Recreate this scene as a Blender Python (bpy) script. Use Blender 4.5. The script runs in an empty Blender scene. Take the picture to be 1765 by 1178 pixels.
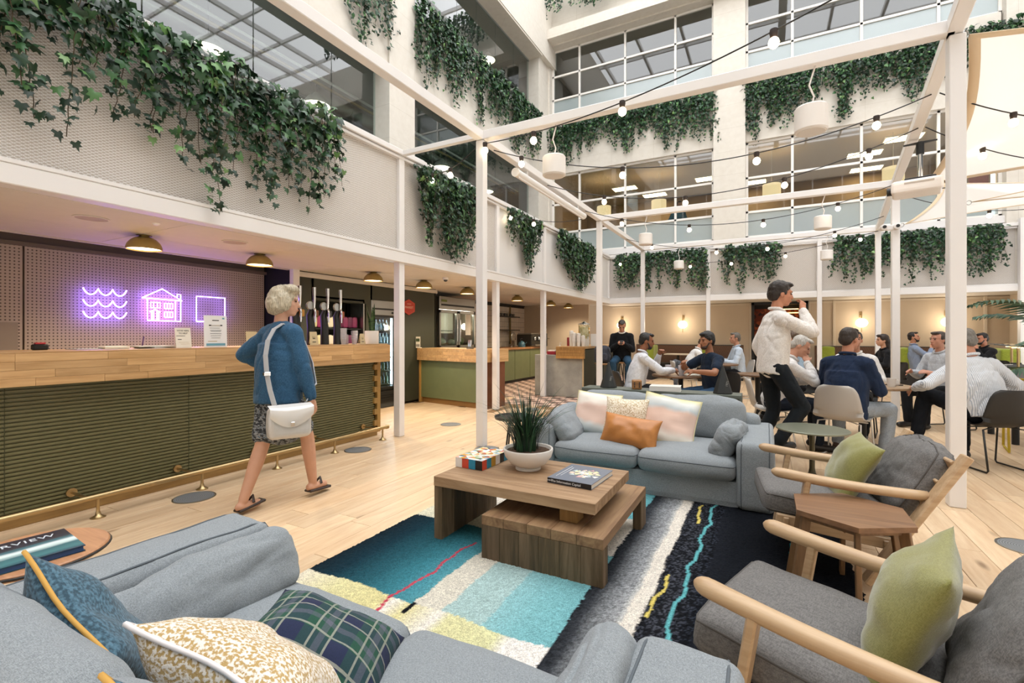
import bpy, math, random
import numpy as np
from mathutils import Vector, Matrix, Euler, noise as mnoise

random.seed(7)
RNG = np.random.default_rng(11)
SC = bpy.context.scene
COL = SC.collection
PI = math.pi

# ------------------------------------------------------------------ camera, sky, exposure
cam_d = bpy.data.cameras.new('camera')
cam_d.sensor_width = 36.0
cam_d.lens = 820.0 / 1765.0 * 36.0
cam_d.shift_y = -11.0 / 1765.0
cam_d.clip_end = 200
cam = bpy.data.objects.new('camera', cam_d)
COL.objects.link(cam)
cam.location = (0, 0, 1.30)
cam.rotation_euler = (PI / 2, 0, math.radians(28.19))
SC.camera = cam
SC.view_settings.view_transform = 'Standard'
SC.view_settings.look = 'None'
SC.view_settings.gamma = 1.0
SC.view_settings.use_curve_mapping = False
SC.view_settings.exposure = 0.75
world = bpy.data.worlds.new('sky')
SC.world = world
world.use_nodes = True
_bg = world.node_tree.nodes['Background']
_bg.inputs[0].default_value = (0.965, 0.98, 1.0, 1)
_bg.inputs[1].default_value = 2.6
SC.cycles.max_bounces = 6
SC.cycles.diffuse_bounces = 4
SC.cycles.glossy_bounces = 3
SC.cycles.transmission_bounces = 3
SC.cycles.transparent_max_bounces = 8
SC.cycles.caustics_reflective = False
SC.cycles.caustics_refractive = False
SC.cycles.sample_clamp_indirect = 6.0
SC.cycles.adaptive_threshold = 0.02

# ------------------------------------------------------------------ materials
def lin(c):
    if isinstance(c, str):
        c = c.lstrip('#')
        c = [int(c[i:i + 2], 16) / 255 for i in (0, 2, 4)]
    return tuple((x / 12.92 if x <= .04045 else ((x + .055) / 1.055) ** 2.4) for x in c) + (1.0,)

class NT:
    def __init__(s, name):
        s.m = bpy.data.materials.new(name)
        s.m.use_nodes = True
        s.t = s.m.node_tree
        s.b = s.t.nodes['Principled BSDF']
        s.out = s.t.nodes['Material Output']
    def n(s, typ, **kw):
        nd = s.t.nodes.new(typ)
        ins = kw.pop('i', {})
        for k, v in kw.items():
            setattr(nd, k, v)
        for k, v in ins.items():
            s.set(nd.inputs[k], v)
        return nd
    def set(s, sock, v):
        if isinstance(v, bpy.types.NodeSocket):
            s.t.links.new(v, sock)
        elif isinstance(v, bpy.types.Node):
            s.t.links.new(v.outputs[0], sock)
        else:
            sock.default_value = v
    def p(s, **kw):
        for k, v in kw.items():
            s.set(s.b.inputs[k.replace('_', ' ')], v)
    def math(s, op, a, b=0.0, c=None):
        nd = s.t.nodes.new('ShaderNodeMath'); nd.operation = op
        s.set(nd.inputs[0], a); s.set(nd.inputs[1], b)
        if c is not None: s.set(nd.inputs[2], c)
        return nd.outputs[0]
    def mix(s, f, a, b, mode='MIX'):
        nd = s.t.nodes.new('ShaderNodeMix'); nd.data_type = 'RGBA'; nd.blend_type = mode
        s.set(nd.inputs[0], f); s.set(nd.inputs[6], a); s.set(nd.inputs[7], b)
        return nd.outputs[2]
    def ramp(s, f, stops, interp='LINEAR'):
        nd = s.t.nodes.new('ShaderNodeValToRGB'); cr = nd.color_ramp; cr.interpolation = interp
        while len(cr.elements) < len(stops): cr.elements.new(.5)
        for e, (p_, c) in zip(cr.elements, stops):
            e.position = p_; e.color = c if len(c) == 4 else tuple(c) + (1,)
        s.set(nd.inputs[0], f)
        return nd.outputs[0]
    def coords(s, kind='Object', scale=(1, 1, 1), rnd=0.0, rot=(0, 0, 0)):
        tc = s.t.nodes.new('ShaderNodeTexCoord').outputs[kind]
        if rnd:
            oi = s.t.nodes.new('ShaderNodeObjectInfo').outputs['Random']
            off = s.math('MULTIPLY', oi, rnd)
            va = s.t.nodes.new('ShaderNodeVectorMath'); va.operation = 'ADD'
            s.set(va.inputs[0], tc)
            cx = s.t.nodes.new('ShaderNodeCombineXYZ')
            for k in range(3): s.set(cx.inputs[k], off)
            s.set(va.inputs[1], cx.outputs[0]); tc = va.outputs[0]
        mp = s.t.nodes.new('ShaderNodeMapping')
        s.set(mp.inputs[0], tc); mp.inputs[2].default_value = rot; mp.inputs[3].default_value = scale
        return mp.outputs[0]
    def noise(s, vec, scale=5, detail=3, rough=.55, dist=0):
        nd = s.n('ShaderNodeTexNoise', i={'Scale': scale, 'Detail': detail, 'Roughness': rough, 'Distortion': dist})
        s.set(nd.inputs['Vector'], vec)
        return nd.outputs[0]
    def bump(s, h, strength=.3, dist=.01):
        nd = s.n('ShaderNodeBump', i={'Strength': strength, 'Distance': dist, 'Height': h})
        s.set(s.b.inputs['Normal'], nd.outputs[0])
    def sep(s, vec):
        nd = s.t.nodes.new('ShaderNodeSeparateXYZ'); s.set(nd.inputs[0], vec); return nd.outputs

MATS = {}
def M(name, col='#888888', rough=.6, metal=0.0, var=0.0, vs=6, bump=0.0, bs=40, rnd=0.0, spec=.5, sheen=0.0, emit=0.0, ecol=None, coat=0.0):
    if name in MATS: return MATS[name]
    t = NT(name); c = lin(col); cs = c
    if var:
        f = t.noise(t.coords(rnd=9.0 if rnd else 0), vs, 4)
        dk = tuple(x * (1 - var) for x in c[:3]) + (1,); lt = tuple(min(1, x * (1 + var * .6)) for x in c[:3]) + (1,)
        cs = t.ramp(f, [(.3, dk), (.7, lt)])
    if rnd:
        oi = t.n('ShaderNodeObjectInfo').outputs['Random']
        v = t.n('ShaderNodeMapRange', i={'Value': oi, 'To Min': 1 - rnd, 'To Max': 1 + rnd}).outputs[0]
        cs = t.n('ShaderNodeHueSaturation', i={'Value': v, 'Color': cs}).outputs[0]
    t.p(Base_Color=cs, Roughness=rough, Metallic=metal)
    t.b.inputs['Specular IOR Level'].default_value = spec
    if sheen: t.b.inputs['Sheen Weight'].default_value = sheen
    if coat: t.b.inputs['Coat Weight'].default_value = coat
    if bump: t.bump(t.noise(t.coords(), bs, 3), bump, .01)
    if emit:
        t.b.inputs['Emission Color'].default_value = lin(ecol or col); t.b.inputs['Emission Strength'].default_value = emit
    MATS[name] = t.m
    return t.m

def WOOD(name, c1, c2, axis=0, rough=.45, grain=14, rnd=.12, knots=0.0, bump=.08, c3=None):
    if name in MATS: return MATS[name]
    t = NT(name)
    sc = [grain] * 3; sc[axis] = 1.1
    v = t.coords(scale=tuple(sc), rnd=37.0)
    f1 = t.noise(v, 1.0, 5, .6, 1.2)
    f2 = t.noise(v, 5.0, 3, .6)
    f = t.math('ADD', t.math('MULTIPLY', f1, .75), t.math('MULTIPLY', f2, .25))
    col = t.ramp(f, [(.32, lin(c2)), (.62, lin(c1))] if not c3 else [(.28, lin(c3)), (.45, lin(c2)), (.66, lin(c1))])
    if knots:
        sk = [2.4] * 3; sk[axis] = .8
        kn = t.n('ShaderNodeTexVoronoi', i={'Scale': 1.6}); t.set(kn.inputs['Vector'], t.coords(scale=tuple(sk), rnd=37.0))
        kf = t.ramp(kn.outputs['Distance'], [(.03, (1, 1, 1, 1)), (.11, (0, 0, 0, 1))])
        col = t.mix(t.math('MULTIPLY', kf, knots), col, lin('#6b4a2e'))
    oi = t.n('ShaderNodeObjectInfo').outputs['Random']
    vv = t.n('ShaderNodeMapRange', i={'Value': oi, 'To Min': 1 - rnd, 'To Max': 1 + rnd}).outputs[0]
    col = t.n('ShaderNodeHueSaturation', i={'Value': vv, 'Color': col}).outputs[0]
    t.p(Base_Color=col, Roughness=rough)
    if bump: t.bump(f2, bump, .004)
    MATS[name] = t.m
    return t.m

def FAB(name, c1, c2=None, weave=420, wrinkle=.25, ws=5, rough=.95, sheen=.15, blotch=.0):
    """woven cloth: fine thread noise, soft creases as fine relief"""
    if name in MATS: return MATS[name]
    t = NT(name)
    v = t.coords()
    fa = t.noise(t.coords(scale=(1, .22, 1)), weave, 1); fb = t.noise(t.coords(scale=(.22, 1, .3)), weave, 1)
    th = t.math('MULTIPLY', t.math('ADD', fa, fb), .5)
    c = lin(c1); d = lin(c2) if c2 else tuple(x * .72 for x in c[:3]) + (1,)
    col = t.ramp(th, [(.38, d), (.62, c)])
    if blotch:
        col = t.mix(t.math('MULTIPLY', t.noise(v, 3.0, 3), blotch), col, tuple(x * .6 for x in c[:3]) + (1,))
    wr = t.noise(t.coords(scale=(1, 1, 2.2)), ws, 3, .5, .8)
    h = t.math('ADD', t.math('MULTIPLY', th, .06), t.math('MULTIPLY', wr, wrinkle))
    t.p(Base_Color=col, Roughness=rough)
    t.b.inputs['Sheen Weight'].default_value = sheen
    t.b.inputs['Specular IOR Level'].default_value = .2
    t.bump(h, .5, .03)
    MATS[name] = t.m
    return t.m

def ATTR(name, rough=.8, attr='col', bump=0.0, bs=200, spec=.3, speck=0.0, ss=300):
    """surface whose flat print / leaf / pile colours are stored per corner"""
    if name in MATS: return MATS[name]
    t = NT(name)
    a = t.n('ShaderNodeAttribute', attribute_name=attr).outputs['Color']
    if speck:
        f = t.noise(t.coords(), ss, 2)
        a = t.mix(1.0, a, t.ramp(f, [(.35, (1 - speck,) * 3 + (1,)), (.65, (1 + speck * .5,) * 3 + (1,))]), 'MULTIPLY')
    t.p(Base_Color=a, Roughness=rough)
    t.b.inputs['Specular IOR Level'].default_value = spec
    if bump: t.bump(t.noise(t.coords(), bs, 2), bump, .01)
    MATS[name] = t.m
    return t.m

def GLASS(name, tint='#ffffff', refl=.12, frost=0.0, fcol='#cfdbdd', rough=.02, fk=1.3):
    if name in MATS: return MATS[name]
    t = NT(name)
    tr = t.n('ShaderNodeBsdfTransparent', i={'Color': lin(tint)})
    gl = t.n('ShaderNodeBsdfGlossy', i={'Color': (1, 1, 1, 1), 'Roughness': rough})
    lw = t.n('ShaderNodeFresnel', i={'IOR': 1.5})
    f = t.math('ADD', t.math('MULTIPLY', lw.outputs[0], fk), refl)
    f = t.math('MULTIPLY', f, t.math('SUBTRACT', 1.0, t.n('ShaderNodeNewGeometry').outputs['Backfacing']))   # inner faces of the pane do not mirror
    mx = t.n('ShaderNodeMixShader'); t.set(mx.inputs[0], f)
    base = tr
    if frost:
        df = t.n('ShaderNodeBsdfDiffuse', i={'Color': lin(fcol)})
        m2 = t.n('ShaderNodeMixShader', i={0: frost}); t.t.links.new(tr.outputs[0], m2.inputs[1]); t.t.links.new(df.outputs[0], m2.inputs[2])
        base = m2
    t.t.links.new(base.outputs[0], mx.inputs[1]); t.t.links.new(gl.outputs[0], mx.inputs[2])
    t.t.links.new(mx.outputs[0], t.out.inputs[0])
    MATS[name] = t.m
    return t.m

# ------------------------------------------------------------------ mesh builder
def Rz(a): return Matrix.Rotation(a, 3, 'Z')
def frame_of(d, up=(0, 0, 1)):
    d = Vector(d).normalized(); up = Vector(up)
    if abs(d.dot(up)) > .98: up = Vector((1, 0, 0))
    s = d.cross(up).normalized(); u = s.cross(d)
    return s, u, d

class MB:
    def __init__(s):
        s.v = []; s.f = []; s.mi = []; s.fc = []
    def add(s, vs, fs, mi=0, T=None, col=None):
        o = len(s.v)
        if T is not None: vs = [T @ Vector(p) for p in vs]
        s.v.extend([tuple(p) for p in vs])
        s.f.extend([tuple(i + o for i in f) for f in fs]); s.mi.extend([mi] * len(fs)); s.fc.extend([col] * len(fs))
        return s
    def box(s, c, size, R=None, mi=0, ch=0.0, col=None):
        a, b, h = [x / 2 for x in size]
        c = Vector(c)
        if ch <= 0:
            vs = [(x, y, z) for x in (-a, a) for y in (-b, b) for z in (-h, h)]
            fs = [(0, 1, 3, 2), (4, 6, 7, 5), (0, 4, 5, 1), (2, 3, 7, 6), (0, 2, 6, 4), (1, 5, 7, 3)]
        else:
            ch = min(ch, a * .49 * 2, b * .49 * 2, h * .49 * 2)
            vs = []; idx = {}
            for sx in (-1, 1):
                for sy in (-1, 1):
                    for sz in (-1, 1):
                        for k in range(3):
                            p = [sx * (a - ch), sy * (b - ch), sz * (h - ch)]
                            p[k] = (sx * a, sy * b, sz * h)[k]
                            idx[sx, sy, sz, k] = len(vs); vs.append(tuple(p))
            fs = []
            def q(l, n):
                pts = [Vector(vs[i]) for i in l]
                nn = (pts[1] - pts[0]).cross(pts[2] - pts[0])
                if nn.dot(Vector(n)) < 0: l = l[::-1]
                fs.append(tuple(l))
            for k in range(3):
                for sg in (-1, 1):
                    o = [i for i in range(3) if i != k]
                    l = []
                    for (p_, q_) in ((-1, -1), (1, -1), (1, 1), (-1, 1)):
                        sn = [0, 0, 0]; sn[k] = sg; sn[o[0]] = p_; sn[o[1]] = q_
                        l.append(idx[sn[0], sn[1], sn[2], k])
                    n = [0, 0, 0]; n[k] = sg; q(l, n)
            for k in range(3):   # edges parallel to axis k
                o = [i for i in range(3) if i != k]
                for p_ in (-1, 1):
                    for q_ in (-1, 1):
                        l = []
                        for (e, kk) in ((-1, o[0]), (1, o[0]), (1, o[1]), (-1, o[1])):
                            sn = [0, 0, 0]; sn[k] = e; sn[o[0]] = p_; sn[o[1]] = q_
                            l.append(idx[sn[0], sn[1], sn[2], kk])
                        n = [0, 0, 0]; n[o[0]] = p_; n[o[1]] = q_; q(l, n)
            for sx in (-1, 1):
                for sy in (-1, 1):
                    for sz in (-1, 1):
                        q([idx[sx, sy, sz, k] for k in range(3)], (sx, sy, sz))
        if R is not None: vs = [R @ Vector(p) for p in vs]
        return s.add([Vector(p) + c for p in vs], fs, mi, col=col)
    def beam(s, p, q, w, h, mi=0, ch=0.0, up=(0, 0, 1), col=None):
        p = Vector(p); q = Vector(q); sx, u, d = frame_of(q - p, up)
        R = Matrix((sx, d, u)).transposed()
        return s.box((p + q) / 2, (w, (q - p).length, h), R, mi, ch, col)
    def tube(s, pts, r, n=8, mi=0, cap=True, closed=False, col=None, up=(0, 0, 1)):
        pts = [Vector(p) for p in pts]; m = len(pts)
        rs = r if isinstance(r, (list, tuple)) else [r] * m
        vs = []; prev = None
        for i, p in enumerate(pts):
            a = pts[i - 1] if (i > 0 or closed) else pts[i]
            b = pts[(i + 1) % m] if (i < m - 1 or closed) else pts[i]
            d = (b - a)
            if d.length < 1e-9: d = Vector((0, 0, 1))
            if prev is None: sx, u, d = frame_of(d, up)
            else:
                d.normalize(); u = (prev - d * prev.dot(d))
                if u.length < 1e-6: sx, u, d = frame_of(d, up)
                u.normalize(); sx = d.cross(u)
            prev = u
            for k in range(n):
                t = 2 * PI * k / n
                vs.append(p + (sx * math.cos(t) + u * math.sin(t)) * rs[i])
        fs = []
        for i in range(m if closed else m - 1):
            j = (i + 1) % m
            for k in range(n):
                k2 = (k + 1) % n
                fs.append((i * n + k, i * n + k2, j * n + k2, j * n + k))
        if cap and not closed:
            fs.append(tuple(range(n))[::-1]); fs.append(tuple((m - 1) * n + k for k in range(n)))
        return s.add(vs, fs, mi, col=col)
    def lathe(s, prof, c=(0, 0, 0), n=24, mi=0, R=None, close=False, col=None, sx=1.0, sy=1.0):
        vs = []; fs = []
        for (r, z) in prof:
            for k in range(n):
                t = 2 * PI * k / n
                vs.append(Vector((r * math.cos(t) * sx, r * math.sin(t) * sy, z)))
        m = len(prof)
        for i in range(m - 1):
            for k in range(n):
                k2 = (k + 1) % n
                fs.append((i * n + k, i * n + k2, (i + 1) * n + k2, (i + 1) * n + k))
        if prof[0][0] > 1e-5 and not close and m > 1: fs.append(tuple(range(n))[::-1])
        if prof[-1][0] > 1e-5 and not close and not (m == 2 and abs(prof[0][1] - prof[1][1]) < 1e-6): fs.append(tuple((m - 1) * n + k for k in range(n)))
        if R is not None: vs = [R @ p for p in vs]
        return s.add([p + Vector(c) for p in vs], fs, mi, col=col)
    def prism(s, poly, z0, z1, mi=0, T=None, col=None):
        n = len(poly)
        vs = [(x, y, z0) for x, y in poly] + [(x, y, z1) for x, y in poly]
        fs = [tuple(range(n))[::-1], tuple(range(n, 2 * n))] + [(i, (i + 1) % n, n + (i + 1) % n, n + i) for i in range(n)]
        return s.add(vs, fs, mi, T, col)
    def grid(s, fn, nu, nv, mi=0, wrapu=False, col=None):
        vs = [fn(i / nu, j / nv) for j in range(nv + 1) for i in range(nu + (0 if wrapu else 1))]
        w = nu if wrapu else nu + 1
        fs = [(j * w + i, j * w + (i + 1) % w, (j + 1) * w + (i + 1) % w, (j + 1) * w + i) for j in range(nv) for i in range(nu)]
        return s.add(vs, fs, mi, col=col)
    def mesh(s, name, mats, smooth=35):
        me = bpy.data.meshes.new(name)
        me.from_pydata([tuple(p) for p in s.v], [], s.f)
        for m in (mats if isinstance(mats, (list, tuple)) else [mats]): me.materials.append(m)
        if any(s.mi): me.polygons.foreach_set('material_index', s.mi)
        if any(c is not None for c in s.fc):
            a = me.color_attributes.new('col', 'FLOAT_COLOR', 'CORNER')
            buf = []
            for f, c in zip(s.f, s.fc): buf.extend((c or (1, 1, 1, 1)) * len(f))
            a.data.foreach_set('color', buf)
        if smooth:
            me.shade_smooth()
            if smooth < 180: me.set_sharp_from_angle(angle=math.radians(smooth))
        me.update()
        return me

def tag(o, label=None, cat=None, group=None, kind=None):
    if label: o['label'] = label
    if cat: o['category'] = cat
    if group: o['group'] = group
    if kind: o['kind'] = kind
    return o
def obj(name, mb, mat=None, parent=None, loc=(0, 0, 0), rot=(0, 0, 0), smooth=35, **kw):
    me = mb.mesh(name, mat, smooth) if isinstance(mb, MB) else mb
    o = bpy.data.objects.new(name, me); COL.objects.link(o)
    o.location = loc; o.rotation_euler = rot
    if parent is not None: o.parent = parent
    return tag(o, **kw)
def thing(name, label, cat, loc=(0, 0, 0), rz=0.0, group=None, kind=None, parent=None):
    o = bpy.data.objects.new(name, None); COL.objects.link(o)
    o.location = loc; o.rotation_euler = (0, 0, rz); o.empty_display_size = .1
    return tag(o, label, cat, group, kind)
def struct(name, mb, mat, parent=None, smooth=35, label=None, loc=(0, 0, 0)):
    o = obj(name, mb, mat, parent, loc=loc, smooth=smooth)
    if parent is None: o['kind'] = 'structure'
    if label: o['label'] = label
    return o
def dup(root, loc=None, rz=None, label=None, group=None, mats=None):
    def cp(o, par):
        c = o.copy(); COL.objects.link(c); c.parent = par
        for ch in list(o.children): cp(ch, c)
        return c
    r = cp(root, None)
    if loc is not None: r.location = loc
    if rz is not None: r.rotation_euler = (0, 0, rz)
    if label: r['label'] = label
    if group: r['group'] = group
    return r
def piece(name, me, parent, loc, rot=(0, 0, 0), scale=(1, 1, 1)):
    o = bpy.data.objects.new(name, me); COL.objects.link(o); o.parent = parent
    o.location = loc; o.rotation_euler = rot; o.scale = scale
    return o
def bx(c, size, ch=0.0): return MB().box(c, size, ch=ch)
def txt(body, size, mat, parent=None, loc=(0, 0, 0), rot=(0, 0, 0), name='lettering', align='CENTER', ext=.001, spacing=1.0):
    cu = bpy.data.curves.new(name, 'FONT'); cu.body = body; cu.size = size; cu.align_x = align; cu.extrude = ext; cu.space_character = spacing
    cu.resolution_u = 3
    cu.materials.append(mat)
    o = bpy.data.objects.new(name, cu); COL.objects.link(o)
    me = bpy.data.meshes.new_from_object(o.evaluated_get(bpy.context.evaluated_depsgraph_get()))
    bpy.data.objects.remove(o); bpy.data.curves.remove(cu)
    o = bpy.data.objects.new(name, me); COL.objects.link(o)
    if parent is not None: o.parent = parent
    o.location = loc; o.rotation_euler = rot
    return o
def nz(p, s, seed=0.0):
    return mnoise.noise(Vector((p[0] * s + seed, p[1] * s - seed * 1.7, p[2] * s + seed * .6)))

# ------------------------------------------------------------------ soft goods
def soft_box(w, d, h, r=.05, puff=.02, seed=0., wr=.006, wsc=7, n=18, front=0.0, sag=0.0, crease=0.0, ca=(7, 2.2, 11)):
    """upholstered block: rounded box, crowned top, uneven stuffing. origin at its bottom centre"""
    mb = MB(); a, b, c = w / 2, d / 2, h / 2
    nx = max(4, int(n * w / max(w, d))); ny = max(4, int(n * d / max(w, d))); nzz = max(4, int(n * h / max(w, d)) + 2)
    def put(p):
        x, y, z = p
        q = Vector((max(-a + r, min(a - r, x)), max(-b + r, min(b - r, y)), max(-c + r, min(c - r, z))))
        dl = Vector(p) - q
        if dl.length > 1e-9: q = q + dl.normalized() * r
        u, v, t = q.x / a, q.y / b, q.z / c
        bul = (1 - u * u) * (1 - v * v)
        q.z += puff * bul * (1 if t > 0 else -.35) * abs(t)
        q.x += puff * .5 * (1 - v * v) * (1 - t * t) * u
        q.y += puff * .7 * (1 - u * u) * (1 - t * t) * v
        if sag: q.z -= sag * bul * (t > 0)
        nn = nz(q, wsc, seed) * wr + nz(q, wsc * 2.6, seed + 3) * wr * .45
        dirn = Vector((u * .4, v * .4, t)).normalized()
        if crease:   # folds: sharp valleys running along the slack direction
            m_ = mnoise.noise(Vector((q.x * ca[0] + seed, q.y * ca[1] - seed, q.z * ca[2] + seed * 2)))
            m2 = mnoise.noise(Vector((q.x * ca[0] * 1.9, q.y * ca[1] * 1.6 + seed, q.z * ca[2] * 1.8)))
            nn -= crease * (max(0.0, 1 - abs(m_) * 4.5) ** 1.5 + .5 * max(0.0, 1 - abs(m2) * 5) ** 1.5) * (.4 + .6 * bul)
        q += dirn * nn
        return (q.x, q.y, q.z + c)
    def face(fn, m, k): mb.grid(lambda s_, t_: put(fn(2 * s_ - 1, 2 * t_ - 1)), m, k)
    e = lambda s_, A: A * (math.sin(s_ * PI / 2) * .35 + s_ * .65)
    mb.put = put
    face(lambda s_, t_: (e(s_, a), e(t_, b), c), nx, ny)
    face(lambda s_, t_: (-e(s_, a), e(t_, b), -c), nx, ny)
    face(lambda s_, t_: (e(s_, a), -b, e(t_, c)), nx, nzz)
    face(lambda s_, t_: (-e(s_, a), b, e(t_, c)), nx, nzz)
    face(lambda s_, t_: (a, e(s_, b), e(t_, c)), ny, nzz)
    face(lambda s_, t_: (-a, -e(s_, b), e(t_, c)), ny, nzz)
    return mb
def weld(me, dist=1e-4):
    import bmesh
    bm = bmesh.new(); bm.from_mesh(me); bmesh.ops.remove_doubles(bm, verts=bm.verts, dist=dist); bm.to_mesh(me); bm.free(); me.update()
    return me
def soft(name, mat, parent, loc, rot=(0, 0, 0), seams=None, sm=None, **kw):
    sb = soft_box(**kw); me = weld(sb.mesh(name, mat, 0), 5e-4); me.shade_smooth()
    o = obj(name, me, parent=parent, loc=loc, rot=rot)
    for (ax, f) in (seams or ()):   # sewn seams traced on the cushion's own surface
        hs = [kw['w'] / 2, kw['d'] / 2, kw['h'] / 2]; i, j = [k for k in range(3) if k != ax]; pts = []
        for k in range(64):
            q = k / 16; s_ = int(q); u = (q - s_) * 2 - 1; a_, b_ = ((u, -1), (1, u), (-u, 1), (-1, -u))[s_]
            p = [0, 0, 0]; p[ax] = f * hs[ax]; p[i] = a_ * hs[i]; p[j] = b_ * hs[j]; pts.append(sb.put(p))
        obj('piping', MB().tube(pts, .004, 6, closed=True), sm, o, smooth=180)
    return o
def edge_loop(w, d, z, r, puff=0.0, n=10):
    """rounded rectangle outline for piping"""
    a, b = w / 2, d / 2; pts = []
    for (cx, cy, t0) in ((a - r, b - r, 0), (-a + r, b - r, PI / 2), (-a + r, -b + r, PI), (a - r, -b + r, 1.5 * PI)):
        for k in range(4):
            t = t0 + k / 3 * PI / 2
            pts.append((cx + r * math.cos(t), cy + r * math.sin(t), z))
    return pts
def pillow(a, b, t, seed=0., pinch=.07, wr=.008, n=22, ear=.0, slump=0.0):
    """knife-edge cushion in its own xy plane, thickness along z, half-sizes a, b, t"""
    mb = MB()
    def pt(u, v, sg):
        x = a * u * (1 - pinch * (1 - v * v)); y = b * v * (1 - pinch * (1 - u * u))
        k = max(0.0, (1 - abs(u) ** 2.6) * (1 - abs(v) ** 2.6)) ** .62
        z = sg * t * k
        f = max(abs(u), abs(v)) ** 3
        z += nz((x, y, sg * .1), 6, seed) * t * .28 * (1 - abs(u) ** 6) * (1 - abs(v) ** 6)
        z += nz((x, y, sg * .1), 17, seed + 5) * wr * (1 - abs(u) ** 8) * (1 - abs(v) ** 8)
        bend = nz((x, y, 0), 3.0, seed + 9) * t * .35 + slump * (v * v - .3) * (1 - u * u)
        return (x, y, z + bend)
    e = lambda s_: math.sin(s_ * PI / 2) * .55 + s_ * .45
    mb.grid(lambda s_, t_: pt(e(2 * s_ - 1), e(2 * t_ - 1), 1), n, n)
    mb.grid(lambda s_, t_: pt(-e(2 * s_ - 1), e(2 * t_ - 1), -1), n, n)
    rim = []
    for k in range(48):
        q = k / 48 * 4; sd = int(q); fr = (q - sd) * 2 - 1
        u, v = ((fr, -1), (1, fr), (-fr, 1), (-1, -fr))[sd]
        rim.append(pt(e(u) if abs(u) < 1 else u, e(v) if abs(v) < 1 else v, 0))
    return mb, rim
def cushion(name, label, mat, loc, rot, a, b, t, seed=0., pipe=None, pr=.005, n=22, wr=.008, pinch=.07, group=None, uvcol=None, slump=0.0):
    mb, rim = pillow(a, b, t, seed, pinch, wr, n, slump=slump)
    me = weld(mb.mesh(name, mat, 0), 6e-4); me.shade_smooth()
    o = obj(name, me, loc=loc, label=label, cat='cushion', group=group)
    o.rotation_euler = rot if isinstance(rot, (tuple, list)) else rot.to_euler()
    if pipe is not None:
        obj('piping', MB().tube(rim, pr, 6, closed=True), pipe, o, smooth=180)
    return o
def basis(xd, nd):
    """rotation whose local x ~ xd and local z (cushion face) = nd"""
    z = Vector(nd).normalized(); x = Vector(xd); x = (x - z * x.dot(z)).normalized(); y = z.cross(x)
    return Matrix((x, y, z)).transposed()
# ------------------------------------------------------------------ palette
WHITE = M('white_painted_steel', '#e6e3e1', .42)
CREAM = None
def stone():
    t = NT('cream_stone'); v = t.coords()
    f = t.noise(v, 9, 5); g = t.noise(v, 1.2, 3)
    col = t.ramp(f, [(.3, lin('#dad3c8')), (.7, lin('#e1dbd1'))]); s = t.sep(v)
    jt = t.math('LESS_THAN', t.math('FRACT', t.math('DIVIDE', s[2], .62)), .012); jv = t.math('LESS_THAN', t.math('FRACT', t.math('DIVIDE', t.math('ADD', s[0], s[1]), 1.24)), .006)
    col = t.mix(t.math('MULTIPLY', t.math('MAXIMUM', jt, jv), .35), col, lin('#a89c8a'))
    col = t.mix(t.math('MULTIPLY', g, .15), col, lin('#cfc6b8'))
    t.p(Base_Color=col, Roughness=.85); t.bump(f, .15, .01); MATS['cream_stone'] = t.m; return t.m
CREAM = stone()
def mesh_mat(name, ax):
    t = NT(name); s = t.sep(t.coords()); y = s[ax]; z = s[2]
    a = t.math('MULTIPLY', y, PI / .042); b = t.math('MULTIPLY', z, PI / .021)
    f1 = t.math('ABSOLUTE', t.math('SINE', t.math('ADD', a, b))); f2 = t.math('ABSOLUTE', t.math('SINE', t.math('SUBTRACT', a, b)))
    m = t.math('MINIMUM', f1, f2)
    fac = t.ramp(m, [(.26, (1, 1, 1, 1)), (.42, (0, 0, 0, 1))])
    t.p(Base_Color=t.mix(fac, lin('#bdb3a8'), lin('#f0edea')), Roughness=.5); t.bump(fac, .8, .006)
    return t.m
MESH_L = mesh_mat('expanded_metal_left', 1); MESH_B = mesh_mat('expanded_metal_back', 0)
GREYPANEL = M('pale_grey_panel', '#dad8d6', .6)
CEILW = M('ceiling_white', '#d8d2c9', .75, var=.03)
BEIGE = M('beige_wall', '#c3b29c', .8, var=.04, vs=2)
OLIVE = M('olive_paint', '#6c7450', .5, var=.06)
DARKOLIVE = M('dark_olive_paint', '#35372a', .55)
BLACK = M('black_matt', '#161616', .5)
BRASS = M('brass', '#bba276', .32, .9, var=.1)
AGEDBRASS = M('aged_brass', '#7d6a3a', .35, 1.0, var=.15)
STEEL = M('brushed_steel', '#a9a8a4', .28, 1.0)
CHROME = M('chrome', '#d5d5d5', .12, 1.0)
DARKGREY = M('dark_grey', '#3a3c3b', .6)
WARMGLOW = M('warm_light', '#ffe3b8', .5, emit=9.0, ecol='#ffe0b0')
OAK = WOOD('oak_plank', '#dfc5a3', '#c9a680', 1, .42, 11, .09, .7, .05)
BUTCH = WOOD('butcher_block', '#cda675', '#ad8452', 1, .4, 16, .2, .3)
WARMWOOD = WOOD('warm_wood', '#a8774a', '#7d5230', 0, .5, 14, .12)

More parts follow.
